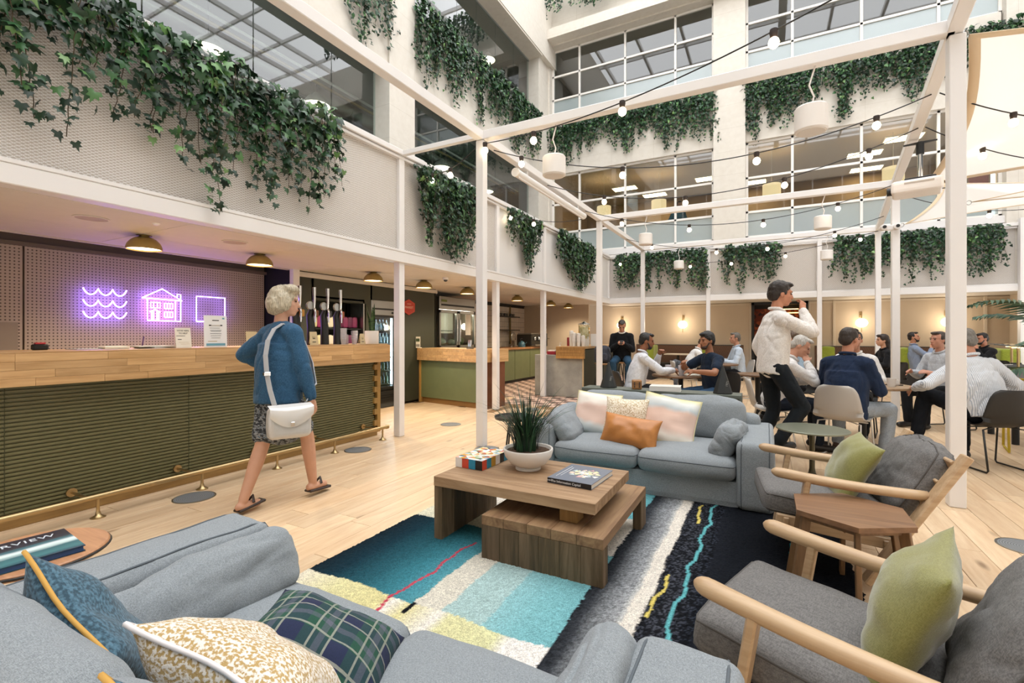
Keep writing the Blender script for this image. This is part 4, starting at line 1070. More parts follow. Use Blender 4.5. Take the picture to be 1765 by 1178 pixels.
d_ = obj('door', MB().box((.03, -.29, 1.0), (.05, .04, 1.3)).box((.03, .29, 1.0), (.05, .04, 1.3)).box((.03, 0, 1.63), (.05, .62, .04)).box((.03, 0, .36), (.05, .62, .04)), BLACK, t)
obj('glass', bx((.03, 0, 1.0), (.01, .56, 1.24)), CLEAR, d_); obj('handle', bx((.07, .26, 1.05), (.02, .02, .5), .004), STEEL, d_)
for y_ in (-.275, .275): obj('cavity_light', bx((-.03, y_, 1.0), (.02, .02, 1.2)), M('fridge_light', '#e8f2ff', emit=34, ecol='#dcecff'), t)
for k in range(5): obj('shelf', bx((-.12, 0, .42 + k * .24), (.24, .56, .012)), STEEL, t)
obj('kick_grille', MB().box((.02, 0, .2), (.04, .6, .2)).box((.045, 0, .16), (.01, .58, .012)).box((.045, 0, .2), (.01, .58, .012)).box((.045, 0, .24), (.01, .58, .012)), BLACK, t)
BG = [GLASS('bottle_clear', '#cfe0e8', .2, .35, '#9fb4c0', .1), M('bottle_dark', '#1d2119', .2), M('bottle_green', '#2f4a2d', .2)]
bm_ = [MB().lathe([(0, 0), (.028, 0), (.03, .01), (.03, .11), (.012, .15), (.011, .185), (.014, .19), (0, .192)], n=10).mesh('bottle', m_, 60) for m_ in BG]
for r_ in range(5):
    for c_ in range(6):
        o = obj('bottle', bm_[0 if r_ > 1 else 1 + (c_ + r_) % 2], loc=(-6.14, 6.16 + c_ * .085, .428 + r_ * .24)); tag(o, '%s bottle on the %s shelf of the drinks fridge, %s from left' % ('clear' if r_ > 1 else 'dark', ('bottom', 'second lowest', 'middle', 'second highest', 'top')[r_], ('first', 'second', 'third', 'fourth', 'fifth', 'sixth')[c_]), 'bottle', '%s bottles in the drinks fridge' % ('clear' if r_ > 1 else 'dark'))
# --- hexagonal market sign
t = thing('wall_sign', 'red hexagonal market sign on the dark bar wall', 'sign', (-5.99, 7.02, 1.83))
hx = [(.17, .08), (0, .15), (-.17, .08), (-.17, -.08), (0, -.15), (.17, -.08)]
Tm = Matrix(((0, 0, 1, 0), (1, 0, 0, 0), (0, 1, 0, 0), (0, 0, 0, 1)))
obj('plate', MB().prism(hx, 0, .015, T=Tm), M('sign_red', '#b03a2c', .5), t, smooth=0)
obj('border', MB().prism([(a * .9, b * .9) for a, b in hx], .015, .0165, T=Tm), M('sign_red2', '#c85446', .5), t, smooth=0); obj('field', MB().prism([(a * .86, b * .86) for a, b in hx], .0165, .0175, T=Tm), MATS['sign_red'], t, smooth=0)
SW = M('sign_cream', '#e0b8a4', .6)
txt('MARKET', .062, SW, t, (.019, 0, -.025), (PI / 2, 0, PI / 2)); txt('HONESTY', .026, SW, t, (.019, 0, .05), (PI / 2, 0, PI / 2))
# --- second counter (market)
c2 = thing('market_counter', 'smaller olive counter with oak block top behind the white posts', 'counter', (-4.34, 7.05, 0))
ang = math.atan2(7.35 - 7.0, -6.3 + 4.3); L2 = 1.66
ax_ = Vector((-2.0, .33, 0)).normalized(); nn_ = Vector((-ax_.y, ax_.x, 0)) * -1
R2_ = Matrix((ax_, Vector((-ax_.y, ax_.x, 0)), Vector((0, 0, 1)))).transposed()
def c2box(a0, a1, d0, d1, z0, z1, mat, name, ch=.003):
    ctr = ax_ * ((a0 + a1) / 2) - Vector((-ax_.y, ax_.x, 0)) * ((d0 + d1) / 2) ; ctr.z = (z0 + z1) / 2
    return obj(name, MB().box((0, 0, 0), (a1 - a0, d1 - d0, z1 - z0), ch=ch), mat, c2, loc=ctr, rot=R2_.to_euler())
c2box(.06, L2, 0.02, .6, .1, .83, OLIVE, 'front_panel'); c2box(.08, L2, .05, .6, 0, .1, WOOD('skirt2', '#9b7440', '#80592e', 0), 'skirting')
c2box(-.02, L2, -.03, .65, 1.0, 1.05, BUTCH, 'worktop')
c2box(.0, .06, .02, .6, 0, .83, M('rust_edge', '#7a4a2e', .7, var=.2), 'edge_strip')
for k in range(5): c2box(-.004, .05, .01, .04, .12 + k * .16, .2 + k * .16, MATS['rust_edge'], 'edge_tooth')
for r_ in range(4):
    a = -.02
    while a < L2 - .05:
        L = min(random.choice((.3, .42, .55)), L2 - a); c2box(a, a + L - .001, -.055, -.03, .82 + r_ * .058, .877 + r_ * .058, BUTCH, 'stave', .001); a += L
c2box(-.045, -.02, -.055, .65, .82, 1.05, BUTCH, 'end_fascia')
c2box(L2 - .04, L2 + .01, .0, .05, 0, .82, MATS['quoin_wood'], 'quoin_strip')
t = thing('leaflet_holder', 'white leaflet stand on the smaller olive counter', 'leaflet', (-5.95, 7.25, 1.05)); obj('leaflet', bx((0, 0, .11), (.11, .006, .22), .001), PAPER, t); obj('photo_print', bx((0, -.004, .155), (.09, .002, .06)), M('print_dark', '#4d5a3c', .6), t); obj('print_lines', bx((0, -.004, .05), (.09, .002, .05)), M('print_grey', '#9a948a', .6), t); obj('foot', bx((0, .03, .005), (.1, .06, .01)), PAPER, t)
t = thing('till_screen', 'small steel till stand on the smaller olive counter', 'till', (-4.75, 7.25, 1.05)); obj('base', bx((0, 0, .01), (.1, .1, .02), .004), STEEL, t); obj('head', bx((0, 0, .1), (.07, .05, .13), .008), CHROME, t)
# --- double-door display fridge
t = thing('display_fridge', 'wide steel display fridge with two glass doors behind the market counter', 'fridge', (-6.25, 8.96, 0))
obj('carcass', MB().box((-.62, 0, 1.08), (.04, 1.42, 2.1)).box((-.3, -.7, 1.08), (.66, .03, 2.1)).box((-.3, .7, 1.08), (.66, .03, 2.1)).box((-.3, 0, .5), (.66, 1.4, .9)).box((-.3, 0, 2.12), (.66, 1.4, .03)), M('fridge_dark', '#3b3830', .5), t)
obj('header', bx((.04, 0, 2.0), (.06, 1.42, .28), .006), STEEL, t); obj('header_slot', bx((.072, 0, 1.96), (.006, 1.3, .04)), BLACK, t); obj('maker_badge', bx((.074, -.55, 2.05), (.004, .2, .05)), M('badge_green', '#6b7a3a', .5), t)
obj('base_panel', bx((.04, 0, .93), (.06, 1.42, .14), .006), STEEL, t)
for s_ in (-1, 1):
    d_ = obj('door', MB().box((.04, s_ * .36 - .32, 1.43), (.05, .06, .84)).box((.04, s_ * .36 + .32, 1.43), (.05, .06, .84)).box((.04, s_ * .36, 1.82), (.05, .7, .06)).box((.04, s_ * .36, 1.04), (.05, .7, .06)), STEEL, t)
    obj('glass', bx((.04, s_ * .36, 1.43), (.01, .6, .74)), CLEAR, d_); obj('handle', bx((.08, s_ * .06, 1.4), (.02, .02, .5), .004), CHROME, d_)
obj('inner_light', bx((-.05, 0, 1.82), (.04, 1.3, .02)), M('fridge_light2', '#fff6e6', emit=45, ecol='#fff0da'), t)
obj('inner_shelf', MB().box((-.25, 0, 1.04), (.5, 1.36, .02)).box((-.25, 0, 1.4), (.5, 1.36, .015)), STEEL, t); obj('back_lining', bx((-.58, 0, 1.43), (.02, 1.36, .8)), M('lining', '#c9c3b4', .6), t)
obj('menu_sheet', bx((.05, .42, 1.55), (.003, .22, .5)), PAPER, t)
LET = M('lettuce_pale', '#dfe3cf', .7, var=.2); GRN = M('greens', '#5e7a42', .7, var=.3)
for k, (yy, m_, r_) in enumerate(((-.5, LET, .13), (-.3, LET, .11), (.2, GRN, .1), (.42, GRN, .12), (.1, LET, .09))):
    mb = MB().lathe([(0, 0)] + [(r_ * math.sin(a), r_ * .85 - r_ * .85 * math.cos(a)) for a in np.linspace(.3, PI - .01, 9)], n=14)
    mb.v = [(p[0] * (1 + .35 * nz(p, 14, k)), p[1] * (1 + .35 * nz(p, 14, k + 5)), p[2] * (1 + .2 * nz(p, 20, k))) for p in mb.v]
    o = obj('lettuce', mb, m_, loc=(-6.45, 8.96 + yy, 1.055), smooth=180); tag(o, ('pale salad head', 'second pale salad head', 'leafy green bunch', 'larger leafy green bunch', 'small pale salad head')[k] + ' inside the display fridge', 'vegetable', 'produce in the display fridge')
# ------------------------------------------------------------------ sofas
SOFA = FAB('sofa_linen', '#9aa0a4', '#787e82', 750, .22, 5, .95, .1)
SEAM = M('sofa_seam', '#5b6268', .9)
def sofa(label, loc, rz, W=1.94, seed=1., H=.51):
    t = thing('sofa', label, 'sofa', loc, rz)
    AW = .25; D = 1.05; sw = (W - 2 * AW) / 2
    obj('base', weld(soft_box(W - .46, D - .12, .2, .02, .003, seed, .003, n=16).mesh('base', SOFA, 0)), parent=t, loc=(0, D / 2 - .02, .012))
    for s_ in (-1, 1):
        soft('arm', SOFA, t, (s_ * (W / 2 - AW / 2), D / 2, .012), w=AW, d=D, h=H - .012, r=.045, puff=.012, seed=seed + s_, wr=.006, wsc=6, n=44, crease=.006, ca=(5, 3, 12), seams=((0, -.74), (0, .74)), sm=SEAM)
        soft('seat_cushion', SOFA, t, (s_ * sw / 2, .40, .205), w=sw - .008, d=.82, h=.165, r=.06, puff=.035, seed=seed + s_ * 2 + 5, wr=.006, wsc=5, n=22, seams=((2, .45),), sm=SEAM)
        soft('back_cushion', SOFA, t, (s_ * sw / 2, .815, .35), (math.radians(-10), 0, 0), w=sw + .05, d=.19, h=.375, r=.08, puff=.03, seed=seed + s_ * 3 + 9, wr=.012, wsc=5, n=36, crease=.009, ca=(2.5, 5, 9))
    soft('back_frame', SOFA, t, (0, D - .1, .012), w=W - .2, d=.2, h=.58, r=.05, puff=.01, seed=seed + 2, wr=.006, n=24)
    for s_ in (-1, 1):
        for y in (.08, .86): obj('foot', bx((s_ * (W / 2 - .1), y, .011), (.06, .06, .022), .004), BLACK, t)
    return t
def bolster(parent, loc, rot, w, d, h, seed):
    return soft('arm_bolster', SOFA, parent, loc, rot, w=w, d=d, h=h, r=.055, puff=.03, seed=seed, wr=.014, wsc=6, n=64, crease=.02)
s1 = sofa('blue-grey linen two-seat sofa facing the camera behind the coffee table', (-.93, 3.85, 0), 0, 1.96, 1.)
bolster(s1, (-.62, .43, .35), (0, math.radians(-40), math.radians(4)), .15, .74, .32, 3.)
bolster(s1, (.60, .34, .345), (0, math.radians(26), math.radians(-8)), .16, .46, .27, 6.)
s2 = sofa('blue-grey linen sofa in the foreground seen from behind', (-1.01, 1.22, 0), PI, 1.94, 4., .565)
bolster(s2, (.565, .40, .345), (0, math.radians(20), math.radians(3)), .13, .80, .225, 8.)
bolster(s2, (-.60, .28, .36), (0, math.radians(-24), 0), .13, .5, .24, 12.)

# ------------------------------------------------------------------ scatter cushions, near sofa
def speckle(name, c1, c2, scale, thr=.5, sharp=.06, stretch=(1, 1, 1)):
    t = NT(name); f = t.noise(t.coords(scale=stretch), scale, 2, .5)
    t.p(Base_Color=t.ramp(f, [(thr - sharp, lin(c1)), (thr + sharp, lin(c2))]), Roughness=.95); t.b.inputs['Sheen Weight'].default_value = .2; t.bump(f, .35, .006); return t.m
TEAL = speckle('teal_boucle', '#24404f', '#4f7285', 90, .52, .12, (1, 2, 1)); GOLD = speckle('gold_leaf_print', '#b59760', '#e9e1d6', 120, .5, .06, (1, 1.8, 1))
MUST = M('mustard_piping', '#c99a4a', .8); WPIPE = M('white_piping', '#e6e0df', .8)
def plaid():
    t = NT('plaid_wool'); s = t.sep(t.coords())
    def band(v, per, ph, w0):
        m = t.math('ABSOLUTE', t.math('SUBTRACT', t.math('FRACT', t.math('ADD', t.math('DIVIDE', v, per), ph)), .5)); return t.math('LESS_THAN', m, w0)
    tw = t.noise(t.coords(scale=(1, .3, 1)), 350, 1)
    col = lin('#1f3b34')
    nv = t.math('MULTIPLY', t.math('ADD', band(s[0], .13, .1, .2), band(s[1], .13, .35, .2)), .5); col = t.mix(nv, lin('#22513f'), lin('#20284a'))
    pw = t.math('MULTIPLY', t.math('ADD', band(s[0], .13, .5, .07), band(s[1], .13, .8, .07)), .4); col = t.mix(pw, col, lin('#6c6a7d'))
    wl = t.math('MAXIMUM', t.math('MAXIMUM', band(s[0], .13, .32, 0.022), band(s[0], .13, .68, 0.022)), t.math('MAXIMUM', band(s[1], .13, .1, 0.022), band(s[1], .13, .5, 0.022)))
    col = t.mix(t.math('MULTIPLY', wl, .6), col, lin('#b5b5a6')); col = t.mix(t.math('MULTIPLY', tw, .35), col, lin('#101c1e'))
    t.p(Base_Color=col, Roughness=.95); t.bump(tw, .2, .004); return t.m
PLAID = plaid()
cushion('scatter_cushion', 'teal boucle cushion with mustard piping in the sofa corner', TEAL, (-1.47, .56, .545), basis((.91, .16, -.37), (.12, .86, .5)), .2, .19, .085, 2., MUST, .0055)
cushion('scatter_cushion', 'ochre and white leaf-print cushion with white piping', GOLD, (-1.02, .67, .53), basis((.95, .12, -.26), (.05, .70, .70)), .21, .2, .095, 7., WPIPE, .006)
cushion('scatter_cushion', 'dark green plaid wool cushion lying on the foreground sofa seat', PLAID, (-1.07, .90, .45), basis((.82, .42, -.24), (.28, .26, .92)), .2, .17, .085, 11., slump=.02)
cushion('scatter_cushion', 'second teal cushion with mustard piping at the bottom edge', TEAL, (-.80, .50, .56), basis((.97, .05, -.2), (.05, .8, .6)), .2, .19, .07, 15., MUST, .0055)
# back sofa cushions
def sunset(name, flip=False):
    t = NT(name); s = t.sep(t.coords()); v = s[1]
    w = t.math('MULTIPLY', t.noise(t.coords(), 5, 2), .1); v = t.math('ADD', v, t.math('SUBTRACT', w, .05)); v = t.math('ADD', t.math('MULTIPLY', v, 2.2), .5)
    st = [(.04, '#e3d79a'), (.1, '#e9e2d2'), (.22, '#ece4d8'), (.34, '#e2c4b4'), (.66, '#dfbfae'), (.76, '#c3ccce'), (.9, '#dfe0db'), (.97, '#dcd6a8')]
    if flip: st = [(.05, '#8d9b92'), (.12, '#bcc8cb'), (.26, '#d5d8d6'), (.34, '#e0c3b4'), (.62, '#e2c5b6'), (.72, '#ece3d8'), (.9, '#efe9de'), (.96, '#e6dca6')]
    t.p(Base_Color=t.ramp(v, [(p, lin(c)) for p, c in st]), Roughness=.9); return t.m
YPIPE = M('cream_yellow_piping', '#d8d0a0', .8)
cushion('scatter_cushion', 'blush pink and white cushion at left of the back sofa', sunset('sunset_a', True), (-1.42, 4.33, .555), basis((.97, -.05, -.05), (.02, -.9, .42)), .22, .21, .07, 20., YPIPE, .004)
cushion('scatter_cushion', 'nubby oatmeal cushion in the middle of the back sofa', speckle('oatmeal_nub', '#b79f76', '#efe6d4', 110, .48, .08), (-1.13, 4.27, .54), basis((1, .02, -.04), (0, -.92, .38)), .2, .2, .075, 23.)
cushion('scatter_cushion', 'larger blush pink and white cushion at right of the back sofa', sunset('sunset_b'), (-.76, 4.32, .545), basis((.97, .05, -.16), (.1, -.9, .42)), .24, .23, .075, 26., YPIPE, .004)
LEA = M('tan_leather', '#b9793d', .38, var=.14, vs=9, bump=.12, bs=22)
cushion('scatter_cushion', 'tan leather lumbar cushion at front on the back sofa', LEA, (-1.03, 4.06, .475), basis((1, -.03, -.1), (-.03, -.86, .5)), .25, .14, .075, 31., wr=.014)

# ------------------------------------------------------------------ rug
def rug():
    X0, X1, Y0, Y1 = -2.23, .42, 1.46, 4.0; nx, ny = 300, 290
    xs = np.linspace(X0, X1, nx + 1); ys = np.linspace(Y0, Y1, ny + 1)
    XX, YY = np.meshgrid(xs, ys); rg = np.random.default_rng(5)
    def wob(a, f, ph): return a * (np.sin(YY * f + ph) * .6 + np.sin(YY * f * 2.7 + ph * 2) * .4)
    E_ = rg.normal(0, .0025, XX.shape)
    A = XX + wob(.008, 9, 1) + E_; B = YY + .012 * np.sin(XX * 11) + rg.normal(0, .0025, XX.shape)
    C = np.zeros(XX.shape + (3,)); L = lambda c: np.array(lin(c)[:3])
    def grad(v, stops):
        out = np.zeros(v.shape + (3,)); ps = [s[0] for s in stops]; cs = np.array([L(s[1]) for s in stops])
        for k in range(3): out[..., k] = np.interp(v, ps, cs[:, k])
        return out
    left = grad(A, [(-2.23, '#15222a'), (-2.06, '#173441'), (-1.85, '#2b5d69'), (-1.68, '#3d7f8c'), (-1.56, '#4f93a0'), (-1.50, '#5799a4')])
    C[:] = left
    m = A > -1.5; C[m] = L('#d9d3c4')
    m = A > -1.34; C[m] = L('#abc6c4')
    m = A > -1.12; C[m] = grad(A[m], [(-1.12, '#93c2c6'), (-.95, '#82babf'), (-.79, '#7ab4ba')])
    sp = rg.random(XX.shape)
    # near border and the far blocks
    m = (B < 1.79) & (A < -.79); C[m] = grad(A[m], [(-2.2, '#e6ddc6'), (-1.95, '#ddd6a4'), (-1.64, '#ddd39a'), (-1.60, '#efe8df'), (-1.5, '#ddd39a'), (-1.33, '#ede6dc'), (-1.28, '#dcd7a6'), (-1.02, '#dad8a8'), (-.96, '#eee8e0')])
    m = (B > 2.70) & (A < -.79); C[m] = L('#e9e2d6')
    m = (B > 2.70) & (B < 3.0) & (A < -1.5); C[m] = L('#ddd8c0')
    m = (B > 3.32) & (A < -.79); C[m] = grad(A[m], [(-2.2, '#3a7783'), (-1.2, '#65a7b0'), (-.79, '#6cadb5')])
    r = A > -.79 - .12 * np.clip((2.6 - YY) / 1.0, 0, 1) * 0 - .0
    g = grad(A, [(-.79, '#23262b'), (-.74, '#35383d'), (-.66, '#7e8184'), (-.60, '#96989a'), (-.575, '#c0bfbb'), (-.57, '#e2dace'), (-.505, '#e2dace'), (-.50, '#22242a'), (-.42, '#2b2d33'), (-.30, '#1c1f26'), (-.18, '#14171d'), (.42, '#10131a')])
    C[r] = g[r]
    spk = r & (A < -.58); C[spk] *= (0.6 + .9 * sp[spk])[:, None]; spk2 = r & (A > -.5) & (A < -.28); C[spk2] *= (.4 + 2.6 * (sp[spk2] > .72))[:, None]
    def line(xc, w, c, y0=1.5, y1=4.0):
        xx = xc + .012 * np.sin(YY * 13) + .006 * np.sin(YY * 31) + (YY - 3) * .02
        mm = (abs(XX - xx) < w) & (YY > y0) & (YY < y1); C[mm] = L(c)
    line(-.365, .009, '#63aeb3'); line(.13, .007, '#2fa3ad'); line(-.44, .008, '#d8c56a', 3.45, 3.85); line(-.46, .008, '#d8c56a', 2.2, 2.65); line(-1.59, .008, '#c64a5c', 1.65, 2.5)
    mm = (abs(XX + 1.49) < .012) & (YY > 1.70) & (YY < 1.80); C[mm] = L('#14161a')
    C *= (1 + rg.normal(0, .10, XX.shape))[..., None]
    h = .014 + rg.normal(0, .0022, XX.shape); h[0, :] = h[-1, :] = .002; h[:, 0] = h[:, -1] = .002
    EX = XX.copy(); EX[:, 0] += rg.normal(0, .006, ny + 1); EX[:, -1] += rg.normal(0, .006, ny + 1)
    V = np.stack([EX - (X0 + X1) / 2, YY - (Y0 + Y1) / 2, h], -1).reshape(-1, 3)
    idx = np.arange((nx + 1) * (ny + 1)).reshape(ny + 1, nx + 1)
    F = np.stack([idx[:-1, :-1], idx[:-1, 1:], idx[1:, 1:], idx[1:, :-1]], -1).reshape(-1, 4)
    me = bpy.data.meshes.new('rug_pile'); me.from_pydata(V.tolist(), [], F.tolist())
    at = me.color_attributes.new('col', 'FLOAT_COLOR', 'POINT'); cc = np.concatenate([np.clip(C, 0, 1).reshape(-1, 3), np.ones(((nx + 1) * (ny + 1), 1))], 1)
    at.data.foreach_set('color', cc.reshape(-1)); me.materials.append(ATTR('rug_pile', .97, bump=.6, bs=260, spec=.1, speck=.3, ss=190)); me.shade_smooth()
    t = thing('rug', 'large striped tufted rug, turquoise and teal to black, under the coffee table', 'rug', ((X0 + X1) / 2, (Y0 + Y1) / 2, 0))
    obj('pile', me, parent=t); obj('backing', bx((0, 0, .0012), (X1 - X0 - .03, Y1 - Y0 - .03, .0024)), M('rug_backing', '#5d564c', .9), t)
rug()

# ------------------------------------------------------------------ coffee table
RW = WOOD('reclaimed_dark', '#7d664e', '#57462f', 2, .75, 12, .3, .2, .3, '#352b20'); RT = WOOD('reclaimed_top', '#b09374', '#957657', 0, .6, 11, .12, .3, .2, '#745840'); RT2 = WOOD('reclaimed_lower_top', '#a3835f', '#866648', 1, .6, 11, .14, .2, .2, '#66492f')
BLK = WOOD('oak_block', '#9d7a47', '#7a5a2f', 2, .6, 20, .1)
ct = thing('coffee_table', 'reclaimed wood coffee table of two interlocking slabs on the rug', 'table', (-1.34, 2.77, .012))
CT = lambda x, y: (x + 1.34, y - 2.77)
def slabs(n, x0, x1, y0, y1, z0, z1, along, mat, name):
    for k in range(n):
        if along == 'x':   # boards run along x, split in y
            a = y0 + (y1 - y0) * k / n; b = y0 + (y1 - y0) * (k + 1) / n; c = ((x0 + x1) / 2, (a + b) / 2); s_ = (x1 - x0, b - a - .0015)
        else:
            a = x0 + (x1 - x0) * k / n; b = x0 + (x1 - x0) * (k + 1) / n; c = ((a + b) / 2, (y0 + y1) / 2); s_ = (b - a - .0015, y1 - y0)
        cc = CT(*c); obj('board', bx((0, 0, 0), (s_[0], s_[1], z1 - z0), .002), mat, ct, loc=(cc[0], cc[1], (z0 + z1) / 2 + random.uniform(-.0006, .0006)))
slabs(6, -1.86, -.80, 2.42, 3.12, .335, .395, 'x', RT, 'top')
slabs(5, -1.86, -1.80, 2.425, 3.115, 0, .334, 'x', RW, 'leg')
slabs(5, -1.455, -.73, 2.34, 3.30, .195, .25, 'y', RT2, 'lower')
slabs(6, -1.455, -.73, 2.34, 2.385, 0, .194, 'y', RW, 'front')
slabs(2, -.785, -.73, 3.16, 3.30, 0, .194, 'x', RW, 'rear'); slabs(1, -.785, -.73, 2.386, 2.42, 0, .194, 'x', RW, 'side')
for (x_, y_) in ((-.97, 2.52), (-1.35, 2.95)): c = CT(x_, y_); obj('spacer_block', bx((c[0], c[1], .2925), (.105, .105, .083), .004), BLK, ct)
# planter bowl
t = thing('planter_bowl', 'white bowl planter with dark grassy plant on the coffee table', 'plant', (-1.41, 2.86, .4075))
obj('bowl', MB().lathe([(0, 0), (.085, 0), (.085, .012), (.075, .016), (.12, .04), (.155, .085), (.168, .13), (.166, .138), (.155, .138), (.145, .12), (0, .11)], n=40), M('matt_white_ceramic', '#e6e2dc', .45), t, smooth=40)
obj('soil', MB().lathe([(0, .122), (.08, .124), (.147, .12)], n=24), M('bark_mulch', '#5c4534', .95, var=.5, vs=60, bump=.8, bs=70), t)
GRASS = [lin(c) for c in ('#0f2418', '#15301f', '#1f3f28', '#2b4f33')]
gm = MB(); rg = random.Random(4)
for k in range(270):
    a = rg.uniform(0, 2 * PI); r0 = rg.uniform(0, .085) ; L = rg.uniform(.18, .40) if k % 9 else rg.uniform(.38, .5); lean = rg.uniform(.05, .85) ** 1.15; w = rg.uniform(.0035, .006)
    ca, sa = math.cos(a), math.sin(a); b0 = (rg.uniform(-.02, .02) + r0 * ca - .02, r0 * sa)
    pts = []
    for i in range(6):
        u = i / 5; th = lean * u * 1.25
        pts.append((b0[0] + ca * L * math.sin(th) * u, b0[1] + sa * L * math.sin(th) * u, .12 + L * u * math.cos(th * .8) ))
    vs = []
    for i, p in enumerate(pts): ww = w * (1 - (i / 5) ** 2) + .0004; vs += [(p[0] - sa * ww, p[1] + ca * ww, p[2]), (p[0] + sa * ww, p[1] - ca * ww, p[2])]
    gm.add(vs, [(2 * i, 2 * i + 1, 2 * i + 3, 2 * i + 2) for i in range(5)], col=rg.choice(GRASS))
obj('grass_blades', gm, ATTR('grass_blade', .45, spec=.4), t, smooth=180, kind='stuff')
# patterned box
BX = [M('box_' + n, c, .5) for n, c in (('white', '#e4e0dc'), ('red', '#c8462f'), ('blue', '#1f86a8'), ('black', '#1b1714'), ('ochre', '#b98f2c'), ('pink', '#e3b3a4'), ('grey', '#5f6a66'), ('cream', '#ece4c4'), ('pale_blue', '#b9cfd8'))]
t = thing('patterned_box', 'colourful geometric patterned box beside the planter', 'box', (-1.75, 2.83, .4075), math.radians(-2))
obj('core', bx((0, 0, .032), (.212, .332, .06)), BX[0], t)
def bxc(c, s_, m_): obj('colour_square', bx(c, s_), m_, t, smooth=0)
for k, i in enumerate((0, 1, 2, 3)): bxc((-.081 + k * .054, -.1665, .032), (.053, .003, .062), BX[i])
for k, i in enumerate((1, 2, 4, 0, 3, 2)): bxc((.1065, -.138 + k * .0555, .032), (.003, .0545, .062), BX[i])
rg = random.Random(9); tri = MB(); pal = [lin(c) for c in ('#ece7e0', '#efe9e2', '#d79f3c', '#c65f45', '#3a4a4a', '#7fa9bd', '#e6d79a', '#e0b0a0', '#8aa06a', '#dfe6e6')]
for i in range(6):
    for j in range(10):
        x0, x1 = -.108 + i * .036, -.108 + (i + 1) * .036; y0, y1 = -.168 + j * .0336, -.168 + (j + 1) * .0336
        A, B, C_, D_ = (x0, y0, 0), (x1, y0, 0), (x1, y1, 0), (x0, y1, 0)
        if (i + j) % 2: tri.add([A, B, C_], [(0, 1, 2)], col=rg.choice(pal)); tri.add([A, C_, D_], [(0, 1, 2)], col=rg.choice(pal))
        else: tri.add([A, B, D_], [(0, 1, 2)], col=rg.choice(pal)); tri.add([B, C_, D_], [(0, 1, 2)], col=rg.choice(pal))
obj('triangle_print', tri, ATTR('print', .5), t, loc=(0, 0, .0645), smooth=0)
# book on coffee table
def book(name, label, w, d, h, cover, loc, rz, spine_txt=None, tm=None, spine_side='-y', pg=None):
    t = thing('book', label, 'book', loc, rz)
    obj('pages', bx((0.004, 0, h / 2), (w - .014, d - .012, h - .006)), pg or M('page_edge', '#dcd8cf', .8), t)
    cv = obj('cover', MB().box((0, 0, h - .0015), (w, d, .003)).box((0, 0, .0015), (w, d, .003)), cover, t)
    sp = (0, -d / 2 + .0012, h / 2) if spine_side == '-y' else (-w / 2 + .0012, 0, h / 2); ss = (w, .0024, h) if spine_side == '-y' else (.0024, d, h)
    obj('spine', bx(sp, ss), cover if tm is None else tm, t)
    return t
BKG = M('book_slate', '#737a87', .35); BKB = M('book_spine_black', '#17181d', .4)
t = book('book', 'slate grey hardback with flower cover on the coffee table', .285, .35, .03, BKG, (-1.02, 2.81, .4075), math.radians(-4), tm=BKB)
txt('The Information Capital', .02, M('white_ink', '#d5d7da', .6), t, (-.02, -.1765, .009), (PI / 2, 0, 0), name='spine_lettering')
txt('LONDON', .008, MATS['white_ink'], t, (-.125, -.1765, .013), (PI / 2, 0, 0), name='spine_lettering')
fm = MB(); rg = random.Random(3)
for k in range(46):
    a = rg.uniform(0, 2 * PI); r_ = rg.uniform(.0, .085) ; p = (.03 + r_ * math.cos(a) * 1.1, .01 + r_ * math.sin(a), 0); s_ = rg.uniform(.01, .026); b = rg.uniform(0, PI)
    fm.add([(p[0] + s_ * math.cos(b + q) * (1 if i % 2 else .55), p[1] + s_ * math.sin(b + q) * (1 if i % 2 else .55), .00001 * k) for i, q in enumerate(np.linspace(0, 2 * PI, 7)[:-1])], [tuple(range(6))], col=lin(rg.choice(('#e9e4dc', '#f1ece6', '#e3c9b8', '#d9a9a6', '#e6dcae', '#b9cdd0', '#cfd8d4'))))
obj('flower_print', fm, MATS['print'], t, loc=(0, 0, .0304), smooth=0)
for k in range(2): obj('title_line', bx((-.112 + k * .02, .0, .0305), (.004, .24 - k * .05, .0006)), MATS['white_ink'], t)
# ------------------------------------------------------------------ side table and book at left edge
t = thing('side_table', 'low round wooden side table behind the foreground sofa', 'table', (-2.68, .80, 0))
obj('top', MB().lathe([(0, .38), (.24, .38), (.245, .385), (.245, .4), (.24, .405), (0, .405)], n=40), WOOD('side_oak', '#b98862', '#98694a', 0), t)
obj('rim', MB().tube([(.246 * math.cos(a), .246 * math.sin(a), .392) for a in np.linspace(0, 2 * PI, 40)[:-1]], .006, 5, closed=True), BLACK, t, smooth=180)
for k in range(3): a = k * 2 * PI / 3; obj('leg', MB().tube([(.16 * math.cos(a), .16 * math.sin(a), .38), (.22 * math.cos(a), .22 * math.sin(a), 0)], .012, 8), BLACK, t)
ov = NT('overview_cover'); s_ = ov.sep(ov.coords()); v = ov.math('ADD', ov.math('MULTIPLY', s_[0], 2.6), .5); v = ov.math('ADD', v, ov.math('MULTIPLY', s_[1], .12)); v = ov.math('ADD', v, ov.math('MULTIPLY', ov.noise(ov.coords(scale=(6, 1, 1)), 6, 3), .08))
ov.p(Base_Color=ov.ramp(v, [(.1, lin('#222838')), (.42, lin('#272d3d')), (.52, lin('#4a7580')), (.58, lin('#e2eef0')), (.64, lin('#cfe4e4')), (.72, lin('#356a74')), (.85, lin('#3f7d85')), (.96, lin('#1d3350'))]), Roughness=.25)
t = book('book', 'large dark blue photo book titled overview at left edge', .3, .4, .024, ov.m, (-2.66, .72, .406), math.radians(-6), tm=M('book_navy', '#1f2b45', .4), pg=M('page_navy', '#2a4a78', .6))
